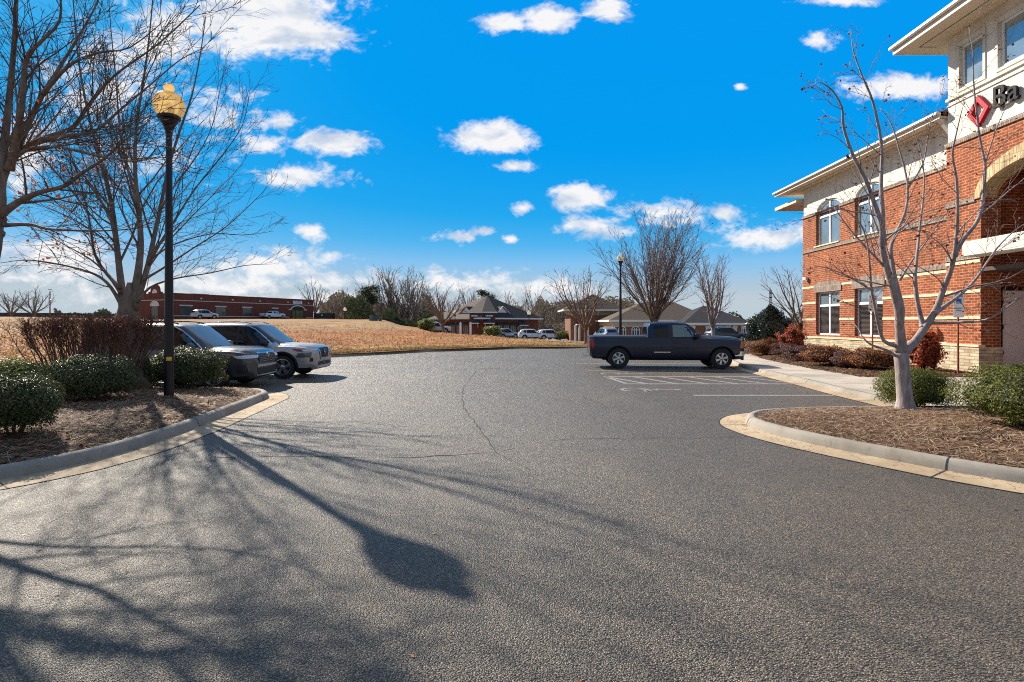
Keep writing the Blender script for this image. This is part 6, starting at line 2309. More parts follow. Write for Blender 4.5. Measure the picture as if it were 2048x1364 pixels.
for a, b in WIN:
    window_x(XM + .13, a + .01, b - .01, LO0, LO1, M_WGD, transom=2.50, blind=True)
    window_x(XM + .13, a + .01, b - .01, UP0, UPS + .12, M_WGL, transom=6.88, arch=UPA - .01)
    m = MB(); m.box(XM - .09, XM + .12, a - .06, b + .06, 5.462, 5.52); m.build('sill', M_CREAM, bank)

# main eaves: soffit with a dark vent line, fascia and gutter, low roof
mb = MB(); mb.box(14.43, 24, 18.7, 30.4, 8.62, 8.68); mb.build('soffit', M_SOFF, bank)
mb = MB(); mb.box(14.40, 14.445, 18.7, 30.43, 8.60, 8.80); mb.box(14.445, 24, 30.385, 30.43, 8.60, 8.80); mb.build('fascia', M_FASC, bank)
mb = MB(); mb.box(14.29, 14.398, 18.7, 30.50, 8.72, 8.83); mb.build('gutter', M_WFR, bank, bevel=.02)
mb = MB(); mb.box(14.80, 14.83, 18.7, 30.0, 8.612, 8.619); mb.box(14.80, 15.2, 29.9, 29.93, 8.612, 8.619); mb.build('soffit_vent', M_BLIND, bank)
mb = MB(); mb.add([(14.36, 18.7, 8.812), (14.36, 30.45, 8.812), (24, 30.45, 8.812), (24, 18.7, 8.812), (19, 26, 10.3), (19, 18.7, 10.3)], [(0, 1, 4, 5), (1, 2, 4), (2, 3, 5, 4), (3, 0, 5)]); mb.build('roof', M_ROOF, bank)
mb = MB(); mb.box(14.87, 24, 29.05, 31.4, 8.02, 8.2); mb.build('lower_eave', M_SOFF, bank, label='lower eave at the far corner')
mb = MB(); mb.box(XM - .03, XM + .05, 18.7, 28.9, 8.42, 8.618); mb.build('frieze', M_STUC, bank)
# eave bracket against the tower
mb = MB(); mb.prism([(14.44, 18.75, 8.60), (14.60, 18.75, 8.60), (15.2, 18.75, 7.9), (15.2, 18.75, 7.65)], (0, .14, 0)); mb.build('bracket', M_STUC, bank, fix=True)

# tower
TY0, TY1 = 11.6, 18.65
OC, OA, OS, OB = 15.30, 1.98, 5.6, .85
mb = MB()
door_hole = [(OC - OA, .101), (OC + OA, .101)] + [(OC + OA * math.cos(PI * i / 20), OS + OB * math.sin(PI * i / 20)) for i in range(21)]
holed(mb, [(TY0, .1), (TY1, .1), (TY1, 7.55), (TY0, 7.55)], [door_hole], ft, .62)
mb.quad((XT, TY1, .1), (XM + .1, TY1, .1), (XM + .1, TY1, 7.55), (XT, TY1, 7.55))
mb.quad((XT, TY0, .1), (20, TY0, .1), (20, TY0, 7.55), (XT, TY0, 7.55))
mb.build('tower_wall', M_BRICK, bank)
mb = MB()        # cream ring of the arch and its underside
n = 26
for i in range(n):
    t0, t1 = PI * i / n, PI * (i + 1) / n
    def q(t, k): return (OC + (OA + .20 * k) * math.cos(t), OS + (OB + .44 * k) * math.sin(t))
    p = [q(t0, -.02), q(t1, -.02), q(t1, 1), q(t0, 1)]
    mb.prism([(XT - .05, u, v) for u, v in p], (.55, 0, 0))
mb.build('arch', M_VOUS, bank, fix=True)
mb = MB()
mb.box(XT - .05, XT + .2, TY0 - .04, TY1 + .04, 7.552, 7.70)
mb.build('soldier_course', M_SOLD, bank)
mb = MB(); mb.box(XT - .04, XT + .02, OC + OA + .21, TY1 + .03, 5.52, 5.68); mb.build('soldier_course', M_SOLD, bank)
mb = MB(); mb.box(XT - .04, XT + .02, OC + OA + .002, TY1 + .03, 3.74, 3.90); mb.build('soldier_course', M_SOLD, bank)
for z0, z1 in ((3.60, 3.70), (2.66, 2.76), (1.83, 1.93)):
    mb = MB(); mb.box(XT - .022, XT + .02, OC + OA + .002, TY1 + .01, z0, z1); mb.build('stone_band', M_CREAM, bank)
mb = MB(); mb.box(XT - .09, XT + .66, OC + OA - .03, TY1 + .08, .05, .95); mb.build('stone_base', M_STONE, bank, fix=True)
mb = MB(); mb.box(XT - .09, XT + .66, TY0 - .08, OC - OA + .03, .05, .95); mb.build('stone_base', M_STONE, bank, fix=True)
mb = MB(); mb.box(XT - .12, XT + .1, OC + OA - .05, TY1 + .1, .952, 1.02); mb.build('base_ledge', M_CREAM, bank)
# porch inside the arch
mb = MB()
mb.quad((XT + .6, OC + OA + .30, .1), (19, OC + OA + .30, .1), (19, OC + OA + .30, 6.6), (XT + .6, OC + OA + .30, 6.6))
mb.quad((19, OC - OA, .1), (19, OC + OA + .3, .1), (19, OC + OA + .3, 6.6), (19, OC - OA, 6.6))
mb.quad((XT + .6, OC - OA, .1), (19, OC - OA, .1), (19, OC - OA, 6.6), (XT + .6, OC - OA, 6.6))
mb.quad((XT + .01, OC - OA - .1, 6.62), (19, OC - OA - .1, 6.62), (19, OC + OA + .3, 6.62), (XT + .01, OC + OA + .3, 6.62))
mb.quad((XT + .62, OC + OA, .1), (XT + .62, OC + OA + .3, .1), (XT + .62, OC + OA + .3, 6.6), (XT + .62, OC + OA, 6.6))
mb.build('porch_wall', M_BRICK, bank)
YD = OC + OA + .27
m = MB(); m.box(15.46, 16.62, YD - .05, YD + .02, .22, 2.72)
dr = m.build('door', M_DOOR, bank)
m = MB(); m.box(15.38, 15.455, YD - .07, YD + .02, .13, 2.8); m.box(16.625, 16.70, YD - .07, YD + .02, .13, 2.8); m.box(15.455, 16.625, YD - .07, YD + .02, 2.725, 2.8); m.build('door_frame', M_BLK, dr)
m = MB()
for z in (.7, 1.5, 2.3): m.box(15.45, 15.475, YD - .085, YD - .051, z, z + .14)
m.build('hinge', M_BLK, dr)
mb = MB(); mb.box(13.9, 14.5, 12.6, 17.15, 3.74, 4.20); mb.build('canopy', M_STUC, bank, label='white porch canopy', bevel=.02)
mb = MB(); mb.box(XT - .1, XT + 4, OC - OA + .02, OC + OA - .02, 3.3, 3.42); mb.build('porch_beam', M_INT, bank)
# white upper storey of the tower
XS = XT + .03
fs = lambda a, b, d: (XS + d, a, b)
TW = [(17.22, 18.13), (15.45, 16.68), (13.4, 14.9)]
mb = MB()
holed(mb, [(TY0, 7.702), (TY1 - .03, 7.702), (TY1 - .03, 11.2), (TY0, 11.2)], [[(a, 9.34), (b, 9.34), (b, 10.74), (a, 10.74)] for a, b in TW], fs, .15)
mb.quad((XS, TY1 - .03, 7.7), (20, TY1 - .03, 7.7), (20, TY1 - .03, 11.2), (XS, TY1 - .03, 11.2))
mb.build('stucco_wall', M_STUC, bank)
for a, b in TW:
    window_x(XS + .07, a + .01, b - .01, 9.35, 10.73, M_WGL, cols=1)
    m = MB()
    for (ya, yb, za, zb_) in ((a - .09, a - .002, 9.25, 10.84), (b + .002, b + .09, 9.25, 10.84), (a - .002, b + .002, 10.742, 10.84), (a - .002, b + .002, 9.25, 9.338)): m.box(XS - .035, XS + .01, ya, yb, za, zb_)
    m.build('window_trim', M_STUC, bank)
mb = MB(); mb.box(XS - .06, XS + .02, TY0, TY1 + .01, 9.10, 9.19); mb.box(XS - .035, XS + .02, TY0, TY1 - .01, 8.93, 8.97); mb.box(XS - .03, XS + .02, TY0, TY1 - .02, 10.92, 10.95); mb.build('moulding', M_STUC, bank)
mb = MB(); mb.box(13.5, 22, 9.5, 19.6, 11.2, 11.26); mb.build('soffit', M_SOFF, bank)
mb = MB(); mb.box(13.47, 13.515, 9.5, 19.63, 11.17, 11.42); mb.box(13.515, 22, 19.585, 19.63, 11.17, 11.42); mb.build('fascia', M_FASC, bank)
mb = MB(); mb.box(13.35, 13.468, 9.5, 19.70, 11.34, 11.46); mb.build('gutter', M_WFR, bank, bevel=.02)
mb = MB(); mb.box(14.02, 14.05, 9.5, 19.12, 11.192, 11.199); mb.box(14.05, 14.6, 19.09, 19.12, 11.192, 11.199); mb.build('soffit_vent', M_BLIND, bank)
mb = MB(); mb.add([(13.4, 9.5, 11.43), (13.4, 19.66, 11.43), (22, 19.66, 11.43), (22, 9.5, 11.43), (17.7, 14.6, 13.2)], [(0, 1, 4), (1, 2, 4), (2, 3, 4), (3, 0, 4)]); mb.build('roof', M_ROOF, bank)
# floodlight on the corner
m = MB(); m.obox((XM - .12, 28.55, 3.98), .16, .2, .16, .3); m.tube([(XM, 28.55, 4.0), (XM - .06, 28.55, 4.0)], [.03, .03], 6)
m.build('floodlight', M_WFR, bank, fix=True)
# sign: red open lozenge and dark raised letters
m = MB()
cy, cz, hw, hh = 17.30, 8.30, .40, .50
def lz(k): return [(cy, cz + hh * k), (cy - hw * k, cz), (cy, cz - hh * k), (cy + hw * k, cz)]
o_, i_ = lz(1), lz(.60)
# two interlocking chevrons
def pol(P): m.prism([(XS - .13, a, b) for a, b in P], (.11, 0, 0))
def lp2(a, b, t): return (a[0] + (b[0] - a[0]) * t, a[1] + (b[1] - a[1]) * t)
tL, tR = lp2(o_[0], o_[3], .18), lp2(i_[0], i_[3], .12)
pol([lp2(o_[0], o_[3], .30), o_[0], i_[0], lp2(i_[0], i_[3], .42)])
pol([o_[0], o_[1], i_[1], i_[0]])
pol([o_[1], lp2(o_[1], o_[2], .80), lp2(i_[1], i_[2], .72), i_[1]])
pol([lp2(o_[1], o_[2], .90), o_[2], i_[2], lp2(i_[1], i_[2], .9)])
pol([o_[2], o_[3], i_[3], i_[2]])
pol([o_[3], lp2(o_[0], o_[3], .42), lp2(i_[0], i_[3], .58), i_[3]])
sg = m.build('sign_emblem', simple('sign_red', (.46, .008, .022), .5, spec=.2), bank, fix=True)
V, F = text_mesh('Ba', .92, .045, False)
m = MB(); m.add([(XS - .10 - c, 16.33 - a, 8.43 + b) for a, b, c in V], F)
m.build('sign_lettering', simple('sign_charcoal', (.008, .009, .016), .6, spec=.15), bank, fix=True)

# ================================================================ far buildings
M_BRK2 = brick_mat('dark_red_brick', (.185, .050, .034, 1), (.145, .038, .027, 1), (.18, .085, .06, 1), .24, .09, .012)
M_BRK3 = brick_mat('brown_red_brick', (.235, .090, .050, 1), (.185, .070, .040, 1), (.28, .17, .12, 1), .24, .09, .014)
M_PALE = simple('pale_band', (.55, .49, .44), .7)
M_FGL = glass_mat('far_glass', (.035, .05, .05), .06, .8)
M_OLIVE = glass_mat('olive_glass', (.16, .14, .075), .15, .5)
M_DKAW = simple('dark_awning', (.012, .03, .026), .8)
M_SH1 = simple('sunlit_shingle', (.16, .135, .115), .95, var=.25, scale=5, spec=.05)  # lighter copy for the shops' sunward slopes, sunlight put into the colour
M_SH2 = simple('grey_and_shaded_shingle', (.050, .048, .050), .95, var=.25, scale=5, spec=.05)  # darkened to paint shade on the shops' other slopes; plain dark roofing elsewhere
M_SH3 = simple('brown_shingle', (.095, .074, .060), .95, var=.3, scale=5, spec=.05)
M_SH4 = simple('sunlit_brown_shingle', (.125, .098, .078), .95, var=.3, scale=5, spec=.05)  # lighter copy of the brown for left-hand slopes, sunlight put into the colour
M_WTR = simple('white_trim', (.66, .65, .62), .6, var=.04)
M_TANW = simple('tan_siding', (.44, .37, .27), .8)


class Fr:
    """a facade: a along it, b out of it"""
    def __init__(self, p, q, z):
        self.o = Vector((p[0], p[1], 0)); d = Vector((q[0] - p[0], q[1] - p[1], 0)); self.L = d.length
        self.u = d.normalized(); self.n = Vector((self.u.y, -self.u.x, 0)); self.z = z
    def at(self, a, b, h): return self.o + self.u * a + self.n * b + Vector((0, 0, self.z + h))
    def box(self, m, a0, a1, b0, b1, h0, h1):
        v = [self.at(a, b, h) for h in (h0, h1) for a, b in ((a0, b0), (a1, b0), (a1, b1), (a0, b1))]
        return m.add(v, [(3, 2, 1, 0), (4, 5, 6, 7), (0, 1, 5, 4), (1, 2, 6, 5), (2, 3, 7, 6), (3, 0, 4, 7)])
    def arch(self, m, a0, a1, h0, h1, t, b0=.0, b1=.12, n=12):
        c, r = (a0 + a1) / 2, (a1 - a0) / 2
        for i in range(n):
            s, e = PI * i / n, PI * (i + 1) / n
            def q(x, k): return (c + (r + k) * math.cos(x), h0 + (h1 - h0 + k) * math.sin(x))
            P = [q(s, 0), q(e, 0), q(e, t), q(s, t)]
            m.prism([self.at(x, b0, y) for x, y in P], self.n * (b1 - b0))
    def archfill(self, m, a0, a1, h0, h1, b, n=12):
        c, r = (a0 + a1) / 2, (a1 - a0) / 2
        m.add([self.at(c + r * math.cos(PI * i / n), b, h0 + (h1 - h0) * math.sin(PI * i / n)) for i in range(n + 1)], [tuple(range(n + 1))])


# ---- the long brick building across the field
PA, PB = (-63.5, 102), (-48.3, 135)
long_b = empty('brick_building', (PA[0], PA[1], 2.3))
tag(long_b, 'long low dark red brick building with pale bands across the field', 'building')
f1 = Fr(PA, PB, 2.35)
H = 4.85
dv = -f1.n
e1 = (PA[0] + dv.x * 10.5, PA[1] + dv.y * 10.5)
f2 = Fr(e1, PA, 2.35)
m = MB()
q = [f1.at(0, 0, -.6), f1.at(f1.L, 0, -.6), f1.at(f1.L, -10.5, -.6), f1.at(0, -10.5, -.6)]
m.prism(q, (0, 0, H + .6))
m.build('wall', M_BRK2, long_b, fix=True)
m = MB(); f1.box(m, -.1, f1.L + .1, -.2, .1, H, H + .12); f1.box(m, f1.L - .1, f1.L + .12, -10.5, -.21, H, H + .12); m.build('coping', simple('brown_coping', (.13, .06, .045), .7), long_b)
m = MB(); f1.box(m, 0, f1.L, .002, .06, 3.55, 3.68); f2.box(m, 0, f2.L, .002, .06, 3.55, 3.68)
wins = [(2.6, 4.9), (10.0, 12.2), (16.3, 18.4), (24.0, 25.5)]
D0, D1 = 29.6, 33.1
for a, b in ((0, D0 - .9), (D1 + .9, f1.L)): f1.box(m, a, b, .002, .07, .62, .78)
m.build('band', M_PALE, long_b)
for a, b in wins:
    m = MB(); f1.box(m, a, b, .002, .05, .80, 2.55); w = m.build('window', M_FGL, long_b)
    m = MB(); f1.box(m, a - .2, b + .2, .005, .16, 2.56, 2.80); m.build('lintel', M_PALE, w)
m = MB(); f1.box(m, D0, D1, .002, .06, 0, 2.35); sf = m.build('shopfront', M_OLIVE, long_b)
m = MB(); f1.box(m, D0 + 1.1, D0 + 2.3, .062, .10, 0, 2.2); d_ = m.build('door', M_OLIVE, sf)
m = MB()
for a in (D0 - .06, D0 + 1.04, D0 + 2.3, D1): f1.box(m, a, a + .07, .062, .14, 0, 2.35)
f1.box(m, D0, D1, .062, .14, 2.36, 2.46); m.build('frame', M_BLK, sf)
m = MB(); f1.archfill(m, D0 - .1, D1 + .1, 2.47, 3.25, .07); m.build('fanlight', M_DKAW, sf)
m = MB(); f1.arch(m, D0 - .2, D1 + .2, 2.47, 3.3, .2, .0, .16); f1.box(m, D0 - 1.0, D0 - .2, .0, .16, 2.36, 2.58); f1.box(m, D1 + .2, D1 + 1.0, .0, .16, 2.36, 2.58); m.build('arch_trim', M_WTR, long_b, fix=True)
m = MB(); f1.box(m, 29.9, 32.6, .0, .15, 3.86, 4.55); sg = m.build('sign_board', M_SIGNW, long_b)
m = MB()
r = random.Random(2)
a = 30.12
while a < 32.2:
    w = r.uniform(.10, .17); f1.box(m, a, a + w, .152, .17, 4.22, 4.22 + r.choice([.13, .13, .2])); a += w + .035
a = 30.5
while a < 31.9:
    w = r.uniform(.05, .09); f1.box(m, a, a + w, .152, .165, 4.0, 4.08); a += w + .03
m.build('lettering', M_SIGNK, sg)
for a in (6.8, 13.8, 20.6, 28.3, 34.6):
    m = MB(); c = f1.at(a, .12, 4.1); m.lathe([(.16, -.13), (.2, 0), (.12, .14)], c, 8); m.build('wall_light', M_WTR, long_b)
for a0, a1, dz in ((8, 11.5, .42), (23.5, 26, .38)):
    m = MB(); f1.box(m, a0, a1, -6, -4, H - .3, H + dz); m.build('roof_unit', M_PALE, long_b)
# end facade with its two scrolled gables and arched door
m = MB()
for c, hw_, top in ((2.6, 1.6, 1.25), (7.2, 1.9, 1.75)):
    P = [(c - hw_, H - .05), (c + hw_, H - .05), (c + hw_, H + .3), (c + hw_ * .72, H + .35)] + [(c + hw_ * .68 * math.cos(R(t)), H + .4 + (top - .4) * math.sin(R(t))) for t in range(0, 181, 15)] + [(c - hw_ * .72, H + .35), (c - hw_, H + .3)]
    m.prism([f2.at(x, -.25, y) for x, y in P], f2.n * .3)
m.build('gable_parapet', M_BRK2, long_b, fix=True)
for c in (2.6, 7.2):
    m = MB(); m.add([f2.at(c + .75 * math.cos(R(t)), .09, H + .05 + .75 * math.sin(R(t))) for t in range(0, 181, 15)], [tuple(range(13))]); m.build('half_round_panel', M_WTR, long_b)
m = MB(); f2.box(m, 6.3, 8.1, .0, .05, 0, 2.5); dd = m.build('door', M_FGL, long_b)
m = MB(); f2.arch(m, 6.1, 8.3, 2.5, 3.3, .2, 0, .14); f2.archfill(m, 6.1, 8.3, 2.5, 3.3, .05); m.build('arch_trim', M_WTR, dd, fix=True)
# skip beside it
m = MB()
x0, y0 = PB[0] + .8, PB[1] - 2; z0 = terr(x0, y0)
root = empty('rubbish_skip', (x0 + 2, y0, z0)); tag(root, 'black rubbish enclosure beside the end of the long brick building', 'skip')
m.box(x0, x0 + 4.4, y0, y0 + 2, z0 - .3, z0 + 1.35); m.build('body', M_POST, root, bevel=.04)
m = MB(); m.box(x0 - .08, x0 + 4.48, y0 - .06, y0 + 2.06, z0 + 1.351, z0 + 1.45); m.build('lid', M_BLK, root)
m = MB(); m.box(x0 + 1.8, x0 + 2.1, y0 - .03, y0 - .002, z0 + .85, z0 + 1.1); m.build('label_plate', M_SIGNW, root)

# ---- hipped roof shops, one corner towards us
cx_, cy_ = (964 - CX) / FPX * 103, 103.0
zb = terr(cx_, cy_) - .1
SW = 15.5
s2 = SW / math.sqrt(2)
Pc, Pl, Pr, Pbk = Vector((cx_, cy_)), Vector((cx_ - s2 * .98, cy_ + s2)), Vector((cx_ + s2, cy_ + s2)), Vector((cx_, cy_ + 2 * s2))
shop = empty('shop_building', (cx_, cy_, zb))
tag(shop, 'low red brick shops under a tall hipped roof with gable dormers', 'building')
EH = 2.62 - zb
m = MB(); m.prism([(p.x, p.y, zb - 1.5) for p in (Pc, Pr, Pbk, Pl)], (0, 0, EH + 1.5)); m.build('wall', M_BRK2, shop, fix=True)
ctr = (Pc + Pbk) / 2
def out(p, k): return ctr + (p - ctr) * k
k = 1.09
pk = Vector((ctr.x + .5, ctr.y, 7.3))
R4 = [out(p, k) for p in (Pc, Pr, Pbk, Pl)]
ez = zb + EH + .02
m = MB()
m.add([(p.x, p.y, ez) for p in R4] + [pk], [(0, 1, 4), (1, 2, 4), (2, 3, 4), (3, 0, 4)])
m.I[3] = 1; m.I[0] = 0
m.build('roof', [M_SH2, M_SH1], shop)
m = MB()
for a, b in zip(R4, R4[1:] + R4[:1]):
    d = (b - a).normalized(); nn_ = Vector((d.y, -d.x))
    m.prism([(a.x, a.y, ez - .22), (b.x, b.y, ez - .22), (b.x + nn_.x * .08, b.y + nn_.y * .08, ez - .22), (a.x + nn_.x * .08, a.y + nn_.y * .08, ez - .22)], (0, 0, .26))
m.add([(p.x, p.y, ez - .2) for p in R4], [(0, 1, 2, 3)])
m.build('eave', M_WTR, shop, fix=True)
# chamfered corner bay
B0, B1 = Pc + (Pl - Pc).normalized() * 3.4, Pc + (Pr - Pc).normalized() * 3.4
fb = Fr((B0.x, B0.y - 1.8), (B1.x, B1.y - 1.8), zb)
m = MB(); fb.box(m, 0, fb.L, -2.0, 0, -.5, EH + .95); m.build('corner_bay', M_BRK2, shop, fix=True)
m = MB(); fb.box(m, -.3, fb.L + .3, -2.2, .3, EH + .952, EH + 1.2); m.build('eave', M_WTR, shop)
m = MB(); c0, c1 = fb.at(-.3, .3, EH + 1.21), fb.at(fb.L + .3, .3, EH + 1.21)
m.add([c0, c1, fb.at(fb.L + .3, -2.2, EH + 1.21), fb.at(-.3, -2.2, EH + 1.21), pk + Vector((0, -1.0, .05)), fb.at(fb.L / 2, .3, EH + 1.21)], [(0, 5, 4), (5, 1, 4), (1, 2, 4), (3, 0, 4)])
m.I = [1, 0, 0, 1]
m.build('roof', [M_SH2, M_SH1], shop)


def canopy(fr, a0, a1, h, nm='canopy'):
    c = empty  # noqa
    m = MB()
    P = [fr.at(a0, .02, h + .9), fr.at(a1, .02, h + .9), fr.at(a1 + .25, 1.1, h), fr.at(a0 - .25, 1.1, h)]
    m.prism(P, (0, 0, .08))
    cn = m.build(nm, M_SH2, shop, fix=True)
    m = MB()
    for a in (a0, a1):
        m.tube([fr.at(a, .05, h - .75), fr.at(a, .45, h - .30), fr.at(a, 1.0, h - .02)], [.07] * 3, 5)
        m.tube([fr.at(a, 1.05, h - .0), fr.at(a, .5, h + .5), fr.at(a, .03, h + .88)], [.06] * 3, 5)
    fr.box(m, a0 - .3, a1 + .3, 1.08, 1.2, h - .06, h + .1)
    m.build('bracket', M_WTR, cn, fix=True)
    return cn


def dark_sign(fr, a0, a1, h):
    m = MB(); fr.box(m, a0, a1, .01, .12, h, h + .8); s = m.build('sign_board', M_BLK, shop)
    m = MB(); r = random.Random(int(a0 * 10)); a = a0 + .15
    while a < a1 - .2:
        w = r.uniform(.07, .13); fr.box(m, a, a + w, .122, .15, h + .28, h + .52); a += w + .04
    m.build('lettering', M_SIGNW, s)


fl_ = Fr((Pl.x, Pl.y), (Pc.x, Pc.y), zb); fr_ = Fr((Pc.x, Pc.y), (Pr.x, Pr.y), zb)
dark_sign(fb, .25, 1.75, EH + .02); dark_sign(fb, 2.9, 4.6, EH + .02)
canopy(fb, .3, 1.6, EH - 1.0); canopy(fb, 3.0, 4.5, EH - 1.0)
canopy(fr_, 9.2, 11.2, EH - 1.4); canopy(fl_, 1.2, 2.8, EH - .8)
dark_sign(fl_, 1.2, 2.9, EH + .0 - .05)
for fr, sp_ in ((fr_, (4.3, 6.2, 8.1, 10.2)), (fl_, (4.5, 6.6, 8.7, 10.8))):
    for i, a in enumerate(sp_):
        m = MB(); fr.box(m, a - .55, a + .55, .01, .06, .5, EH - 1.35); w = m.build('window', M_FGL, shop)
        m = MB()
        for b in (a - .62, a - .04, a + .54): fr.box(m, b, b + .08, .062, .11, .42, EH - 1.35)
        fr.box(m, a - .62, a + .62, .062, .11, .34, .45); m.build('frame', M_WTR, w)
        if not (fr is fr_ and i == 3):
            m = MB(); m.prism([fr.at(a - .75, .03, EH - .75), fr.at(a + .75, .03, EH - .75), fr.at(a + .75, .75, EH - 1.3), fr.at(a - .75, .75, EH - 1.3)], (0, 0, -.06)); m.build('awning', M_DKAW, shop, fix=True)
m = MB(); fb.box(m, 3.2, 4.2, .01, .06, 0, 2.1); m.build('door', M_FGL, shop)


def dormer(fr, a, w, h0, h1, depth):
    m = MB()
    A, B, T = fr.at(a - w, -1.2, h0), fr.at(a + w, -1.2, h0), fr.at(a, -1.2, h1)
    bk = -fr.n * depth
    m.add([A, B, T], [(0, 1, 2)]); dm = m.build('dormer', M_WTR, shop)
    m = MB()
    o1 = fr.n * .25
    A2, B2, T2 = fr.at(a - w - .3, -.95, h0 - .1), fr.at(a + w + .3, -.95, h0 - .1), fr.at(a, -.95, h1 + .12)
    m.quad(A2, T2, T2 + bk * 1.15, A2 + bk * .35); m.quad(T2, B2, B2 + bk * .35, T2 + bk * 1.15)
    m.I = [1, 0]
    m.build('roof', [M_SH2, M_SH1], dm)
    m = MB(); m.tube([A2, T2, B2], [.08] * 3, 4); m.tube([A2, B2], [.06] * 2, 4); m.build('rake', M_WTR, dm)


dormer(fr_, 6.4, 1.9, EH + .75, EH + 2.2, 4.4)
dormer(fl_, SW - 6.2, 1.9, EH + .75, EH + 2.2, 4.4)

# ---- the brick offices to the right
YO = 76.0
zb = -1.35
off = empty('office_building', ((1300 - CX) / FPX * YO, YO, zb))
tag(off, 'rambling brick offices with several dark hipped roofs behind the pickup', 'building')


def X(px, Y): return (px - CX) / FPX * Y


def Z(py, Y): return CAM_H + (HY - py) / FPX * Y


def block(x0, x1, y0, dep, ztop, wall, nm='wall'):
    m = MB(); m.box(x0, x1, y0, y0 + dep, zb - 1, ztop); return m.build(nm, wall, off)


def hip(x0, x1, y0, y1, z0, peaks, ov=.6, mats=(M_SH3, M_SH4)):
    a, b, c, d = (x0 - ov, y0 - ov, z0), (x1 + ov, y0 - ov, z0), (x1 + ov, y1 + ov, z0), (x0 - ov, y1 + ov, z0)
    m = MB()
    if len(peaks) == 1: m.add([a, b, c, d, peaks[0]], [(0, 1, 4), (1, 2, 4), (2, 3, 4), (3, 0, 4)])
    else: m.add([a, b, c, d] + list(peaks), [(0, 1, 5, 4), (1, 2, 5), (2, 3, 4, 5), (3, 0, 4)])
    m.I[-1] = 1
    m.build('roof', list(mats), off)
    m = MB(); m.box(a[0], b[0], a[1] - .06, a[1], z0 - .24, z0 + .02); m.box(a[0] - .06, a[0], a[1], d[1], z0 - .24, z0 + .02); m.box(b[0], b[0] + .06, a[1], d[1], z0 - .24, z0 + .02); m.box(a[0], b[0], a[1] + .002, y1, z0 - .10, z0 - .06)
    m.build('eave', M_WTR, off)


def owin(xc, w, z0, z1, y, arched=False, cap=True):
    f = Fr((xc - w / 2, y), (xc + w / 2, y), 0)
    m = MB(); f.box(m, 0, w, .005, .05, z0, z1)
    if arched: f.archfill(m, 0, w, z1, z1 + w * .42, .05)
    wd = m.build('window', M_WGD, off)
    m = MB()
    for a in (-.05, w / 2 - .18, w / 2 + .1, w - .04): f.box(m, a, a + .09, .052, .1, z0, z1 + (w * .3 if arched and 0 < a < w - .1 else 0))
    for h in (z0 - .06, z0 + (z1 - z0) * .55, z1 - .03): f.box(m, -.05, w + .05, .055, .104, h, h + .09)
    if arched: f.arch(m, 0, w, z1, z1 + w * .42, .08, .05, .1)
    m.build('frame', M_WFR, wd, fix=True)
    if cap:
        m = MB(); f.box(m, -.1, w + .1, .005, .12, z1 + .06, z1 + .36); m.build('lintel', M_CREAM, wd)


# middle block
Ym = 76
block(X(1226, Ym), X(1420, Ym), Ym, 16, Z(652, Ym), M_BRK3)
m = MB(); m.box(X(1226, Ym) - .02, X(1420, Ym) + .02, Ym - .03, Ym + 16, Z(652, Ym) + .002, Z(641, Ym)); m.build('band_wall', M_TANW, off)
m = MB(); m.box(X(1226, Ym) - .1, X(1420, Ym) + .1, Ym - .12, Ym - .031, Z(653, Ym), Z(651.5, Ym)); m.build('band', M_WTR, off)
hip(X(1226, Ym), X(1420, Ym), Ym, Ym + 16, Z(640, Ym), [(X(1290, 84), 84, Z(603, 84)), (X(1345, 84), 84, Z(603, 84))])
for px in (1217 + 10, 1244, 1271):
    if px > 1230: owin(X(px, Ym), 1.0, zb + .2, Z(660, Ym), Ym, True, False)
owin(X(1300, Ym), 1.0, zb + .2, Z(660, Ym), Ym, True, False); owin(X(1330, Ym), 1.0, zb + .2, Z(660, Ym), Ym, True, False)
# tall hipped block to its left with a bracketed corner
Yl_ = 88
block(X(1141, Yl_), X(1233, Yl_), Yl_, 9, Z(630, Yl_), M_BRK3)
m = MB(); m.box(X(1143, Yl_), X(1231, Yl_), Yl_ + .1, Yl_ + 9, Z(630, Yl_) + .001, Z(619, Yl_)); m.build('band_wall', M_TANW, off)
hip(X(1139, Yl_), X(1235, Yl_), Yl_, Yl_ + 9, Z(619, Yl_), [(X(1186, 92), 92, Z(588, 92))], 1.0)
for px in (1144, 1162, 1196, 1226):
    m = MB(); xx = X(px, Yl_); m.prism([(xx - .08, Yl_ - .9, Z(619.5, Yl_) - .1), (xx - .08, Yl_ - .6, Z(619.5, Yl_) - .1), (xx - .08, Yl_ - .0, Z(627, Yl_)), (xx - .08, Yl_ - .0, Z(631, Yl_))], (.16, 0, 0)); m.build('bracket', M_WTR, off, fix=True)
m = MB(); m.box(X(1152, Yl_) , X(1172, Yl_), Yl_ - .04, Yl_ - .004, Z(645, Yl_), Z(640, Yl_)); m.build('window', M_WGD, off)
m = MB(); m.box(X(1150, Yl_), X(1178, Yl_), Yl_ - 2.2, Yl_ - .003, Z(650, Yl_), Z(648, Yl_)); m.build('porch_roof', M_WTR, off)
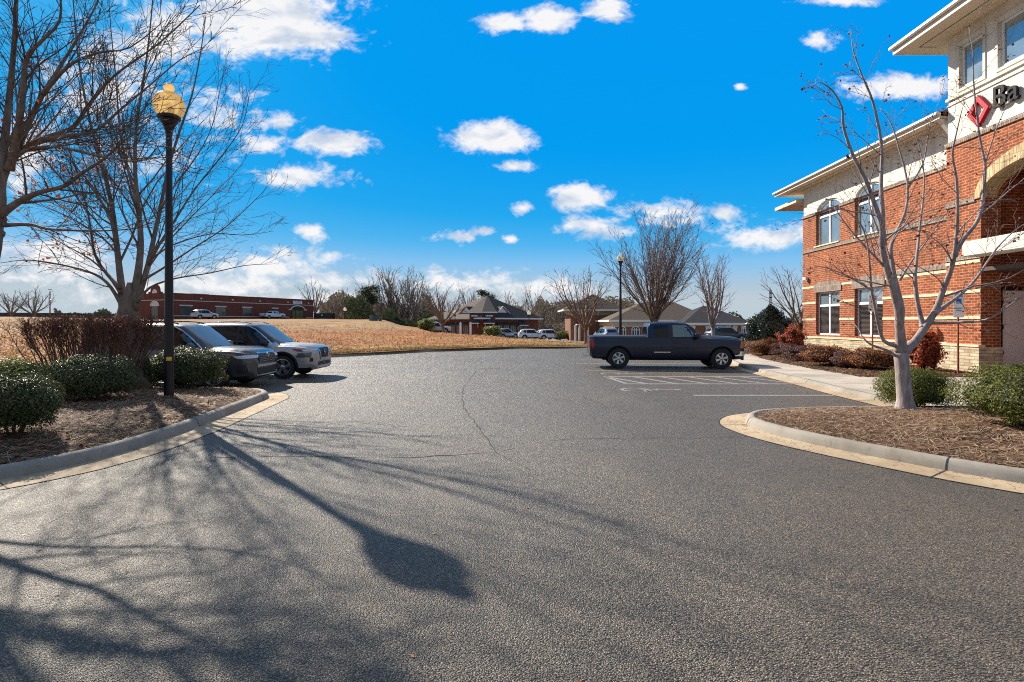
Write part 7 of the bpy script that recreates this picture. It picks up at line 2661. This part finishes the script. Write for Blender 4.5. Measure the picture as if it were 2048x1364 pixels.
for px in (1151, 1159, 1176):
    m = MB(); xx = X(px, Yl_ - 2); m.box(xx - .12, xx + .12, Yl_ - 2.1, Yl_ - 1.86, zb - .6, Z(650.2, Yl_)); m.build('porch_column', M_WTR, off)
# lower block on the right
Yr = 72
block(X(1372, Yr), X(1494, Yr), Yr, 12, Z(651, Yr), M_BRK3)
hip(X(1372, Yr), X(1494, Yr), Yr, Yr + 12, Z(646, Yr), [(X(1405, 78), 78, Z(612, 78)), (X(1418, 78), 78, Z(612, 78))], .5, (M_SH2, M_SH2))
m = MB(); m.box(X(1372, Yr), X(1494, Yr), Yr - .02, Yr + 11.9, Z(651, Yr) + .002, Z(646.4, Yr)); m.build('frieze', M_CREAM, off)
for px in (1384, 1417, 1458, 1468, 1488): owin(X(px, Yr), .62, zb + .3, Z(656.5, Yr), Yr)
m = MB(); m.box(X(1372, Yr) - .05, X(1494, Yr) + .05, Yr - .08, Yr - .003, zb - .5, zb + .25); m.build('plinth', M_CREAM, off)

# pale house past the offices
Yh = 118
root = empty('house', (X(1508, Yh), Yh, -1.6)); tag(root, 'pale grey house behind the glossy holly', 'house')
m = MB(); m.box(X(1494, Yh), X(1524, Yh), Yh, Yh + 6, -3, Z(656, Yh)); m.build('wall', simple('pale_siding', (.50, .52, .54), .7), root)
m = MB(); m.add([(X(1490, Yh), Yh - .5, Z(657, Yh)), (X(1528, Yh), Yh - .5, Z(657, Yh)), (X(1528, Yh), Yh + 6.5, Z(657, Yh)), (X(1490, Yh), Yh + 6.5, Z(657, Yh)), (X(1496, Yh + 3), Yh + 3, Z(647.5, Yh)), (X(1522, Yh + 3), Yh + 3, Z(647.5, Yh))], [(0, 1, 5, 4), (1, 2, 5), (2, 3, 4, 5), (3, 0, 4)]); m.build('roof', simple('pale_roof', (.34, .36, .38), .8), root)
for px in (1501, 1512):
    m = MB(); m.box(X(px, Yh) - .4, X(px, Yh) + .4, Yh - .05, Yh - .003, Z(664, Yh), Z(659.5, Yh)); m.build('window', M_WGD, root)
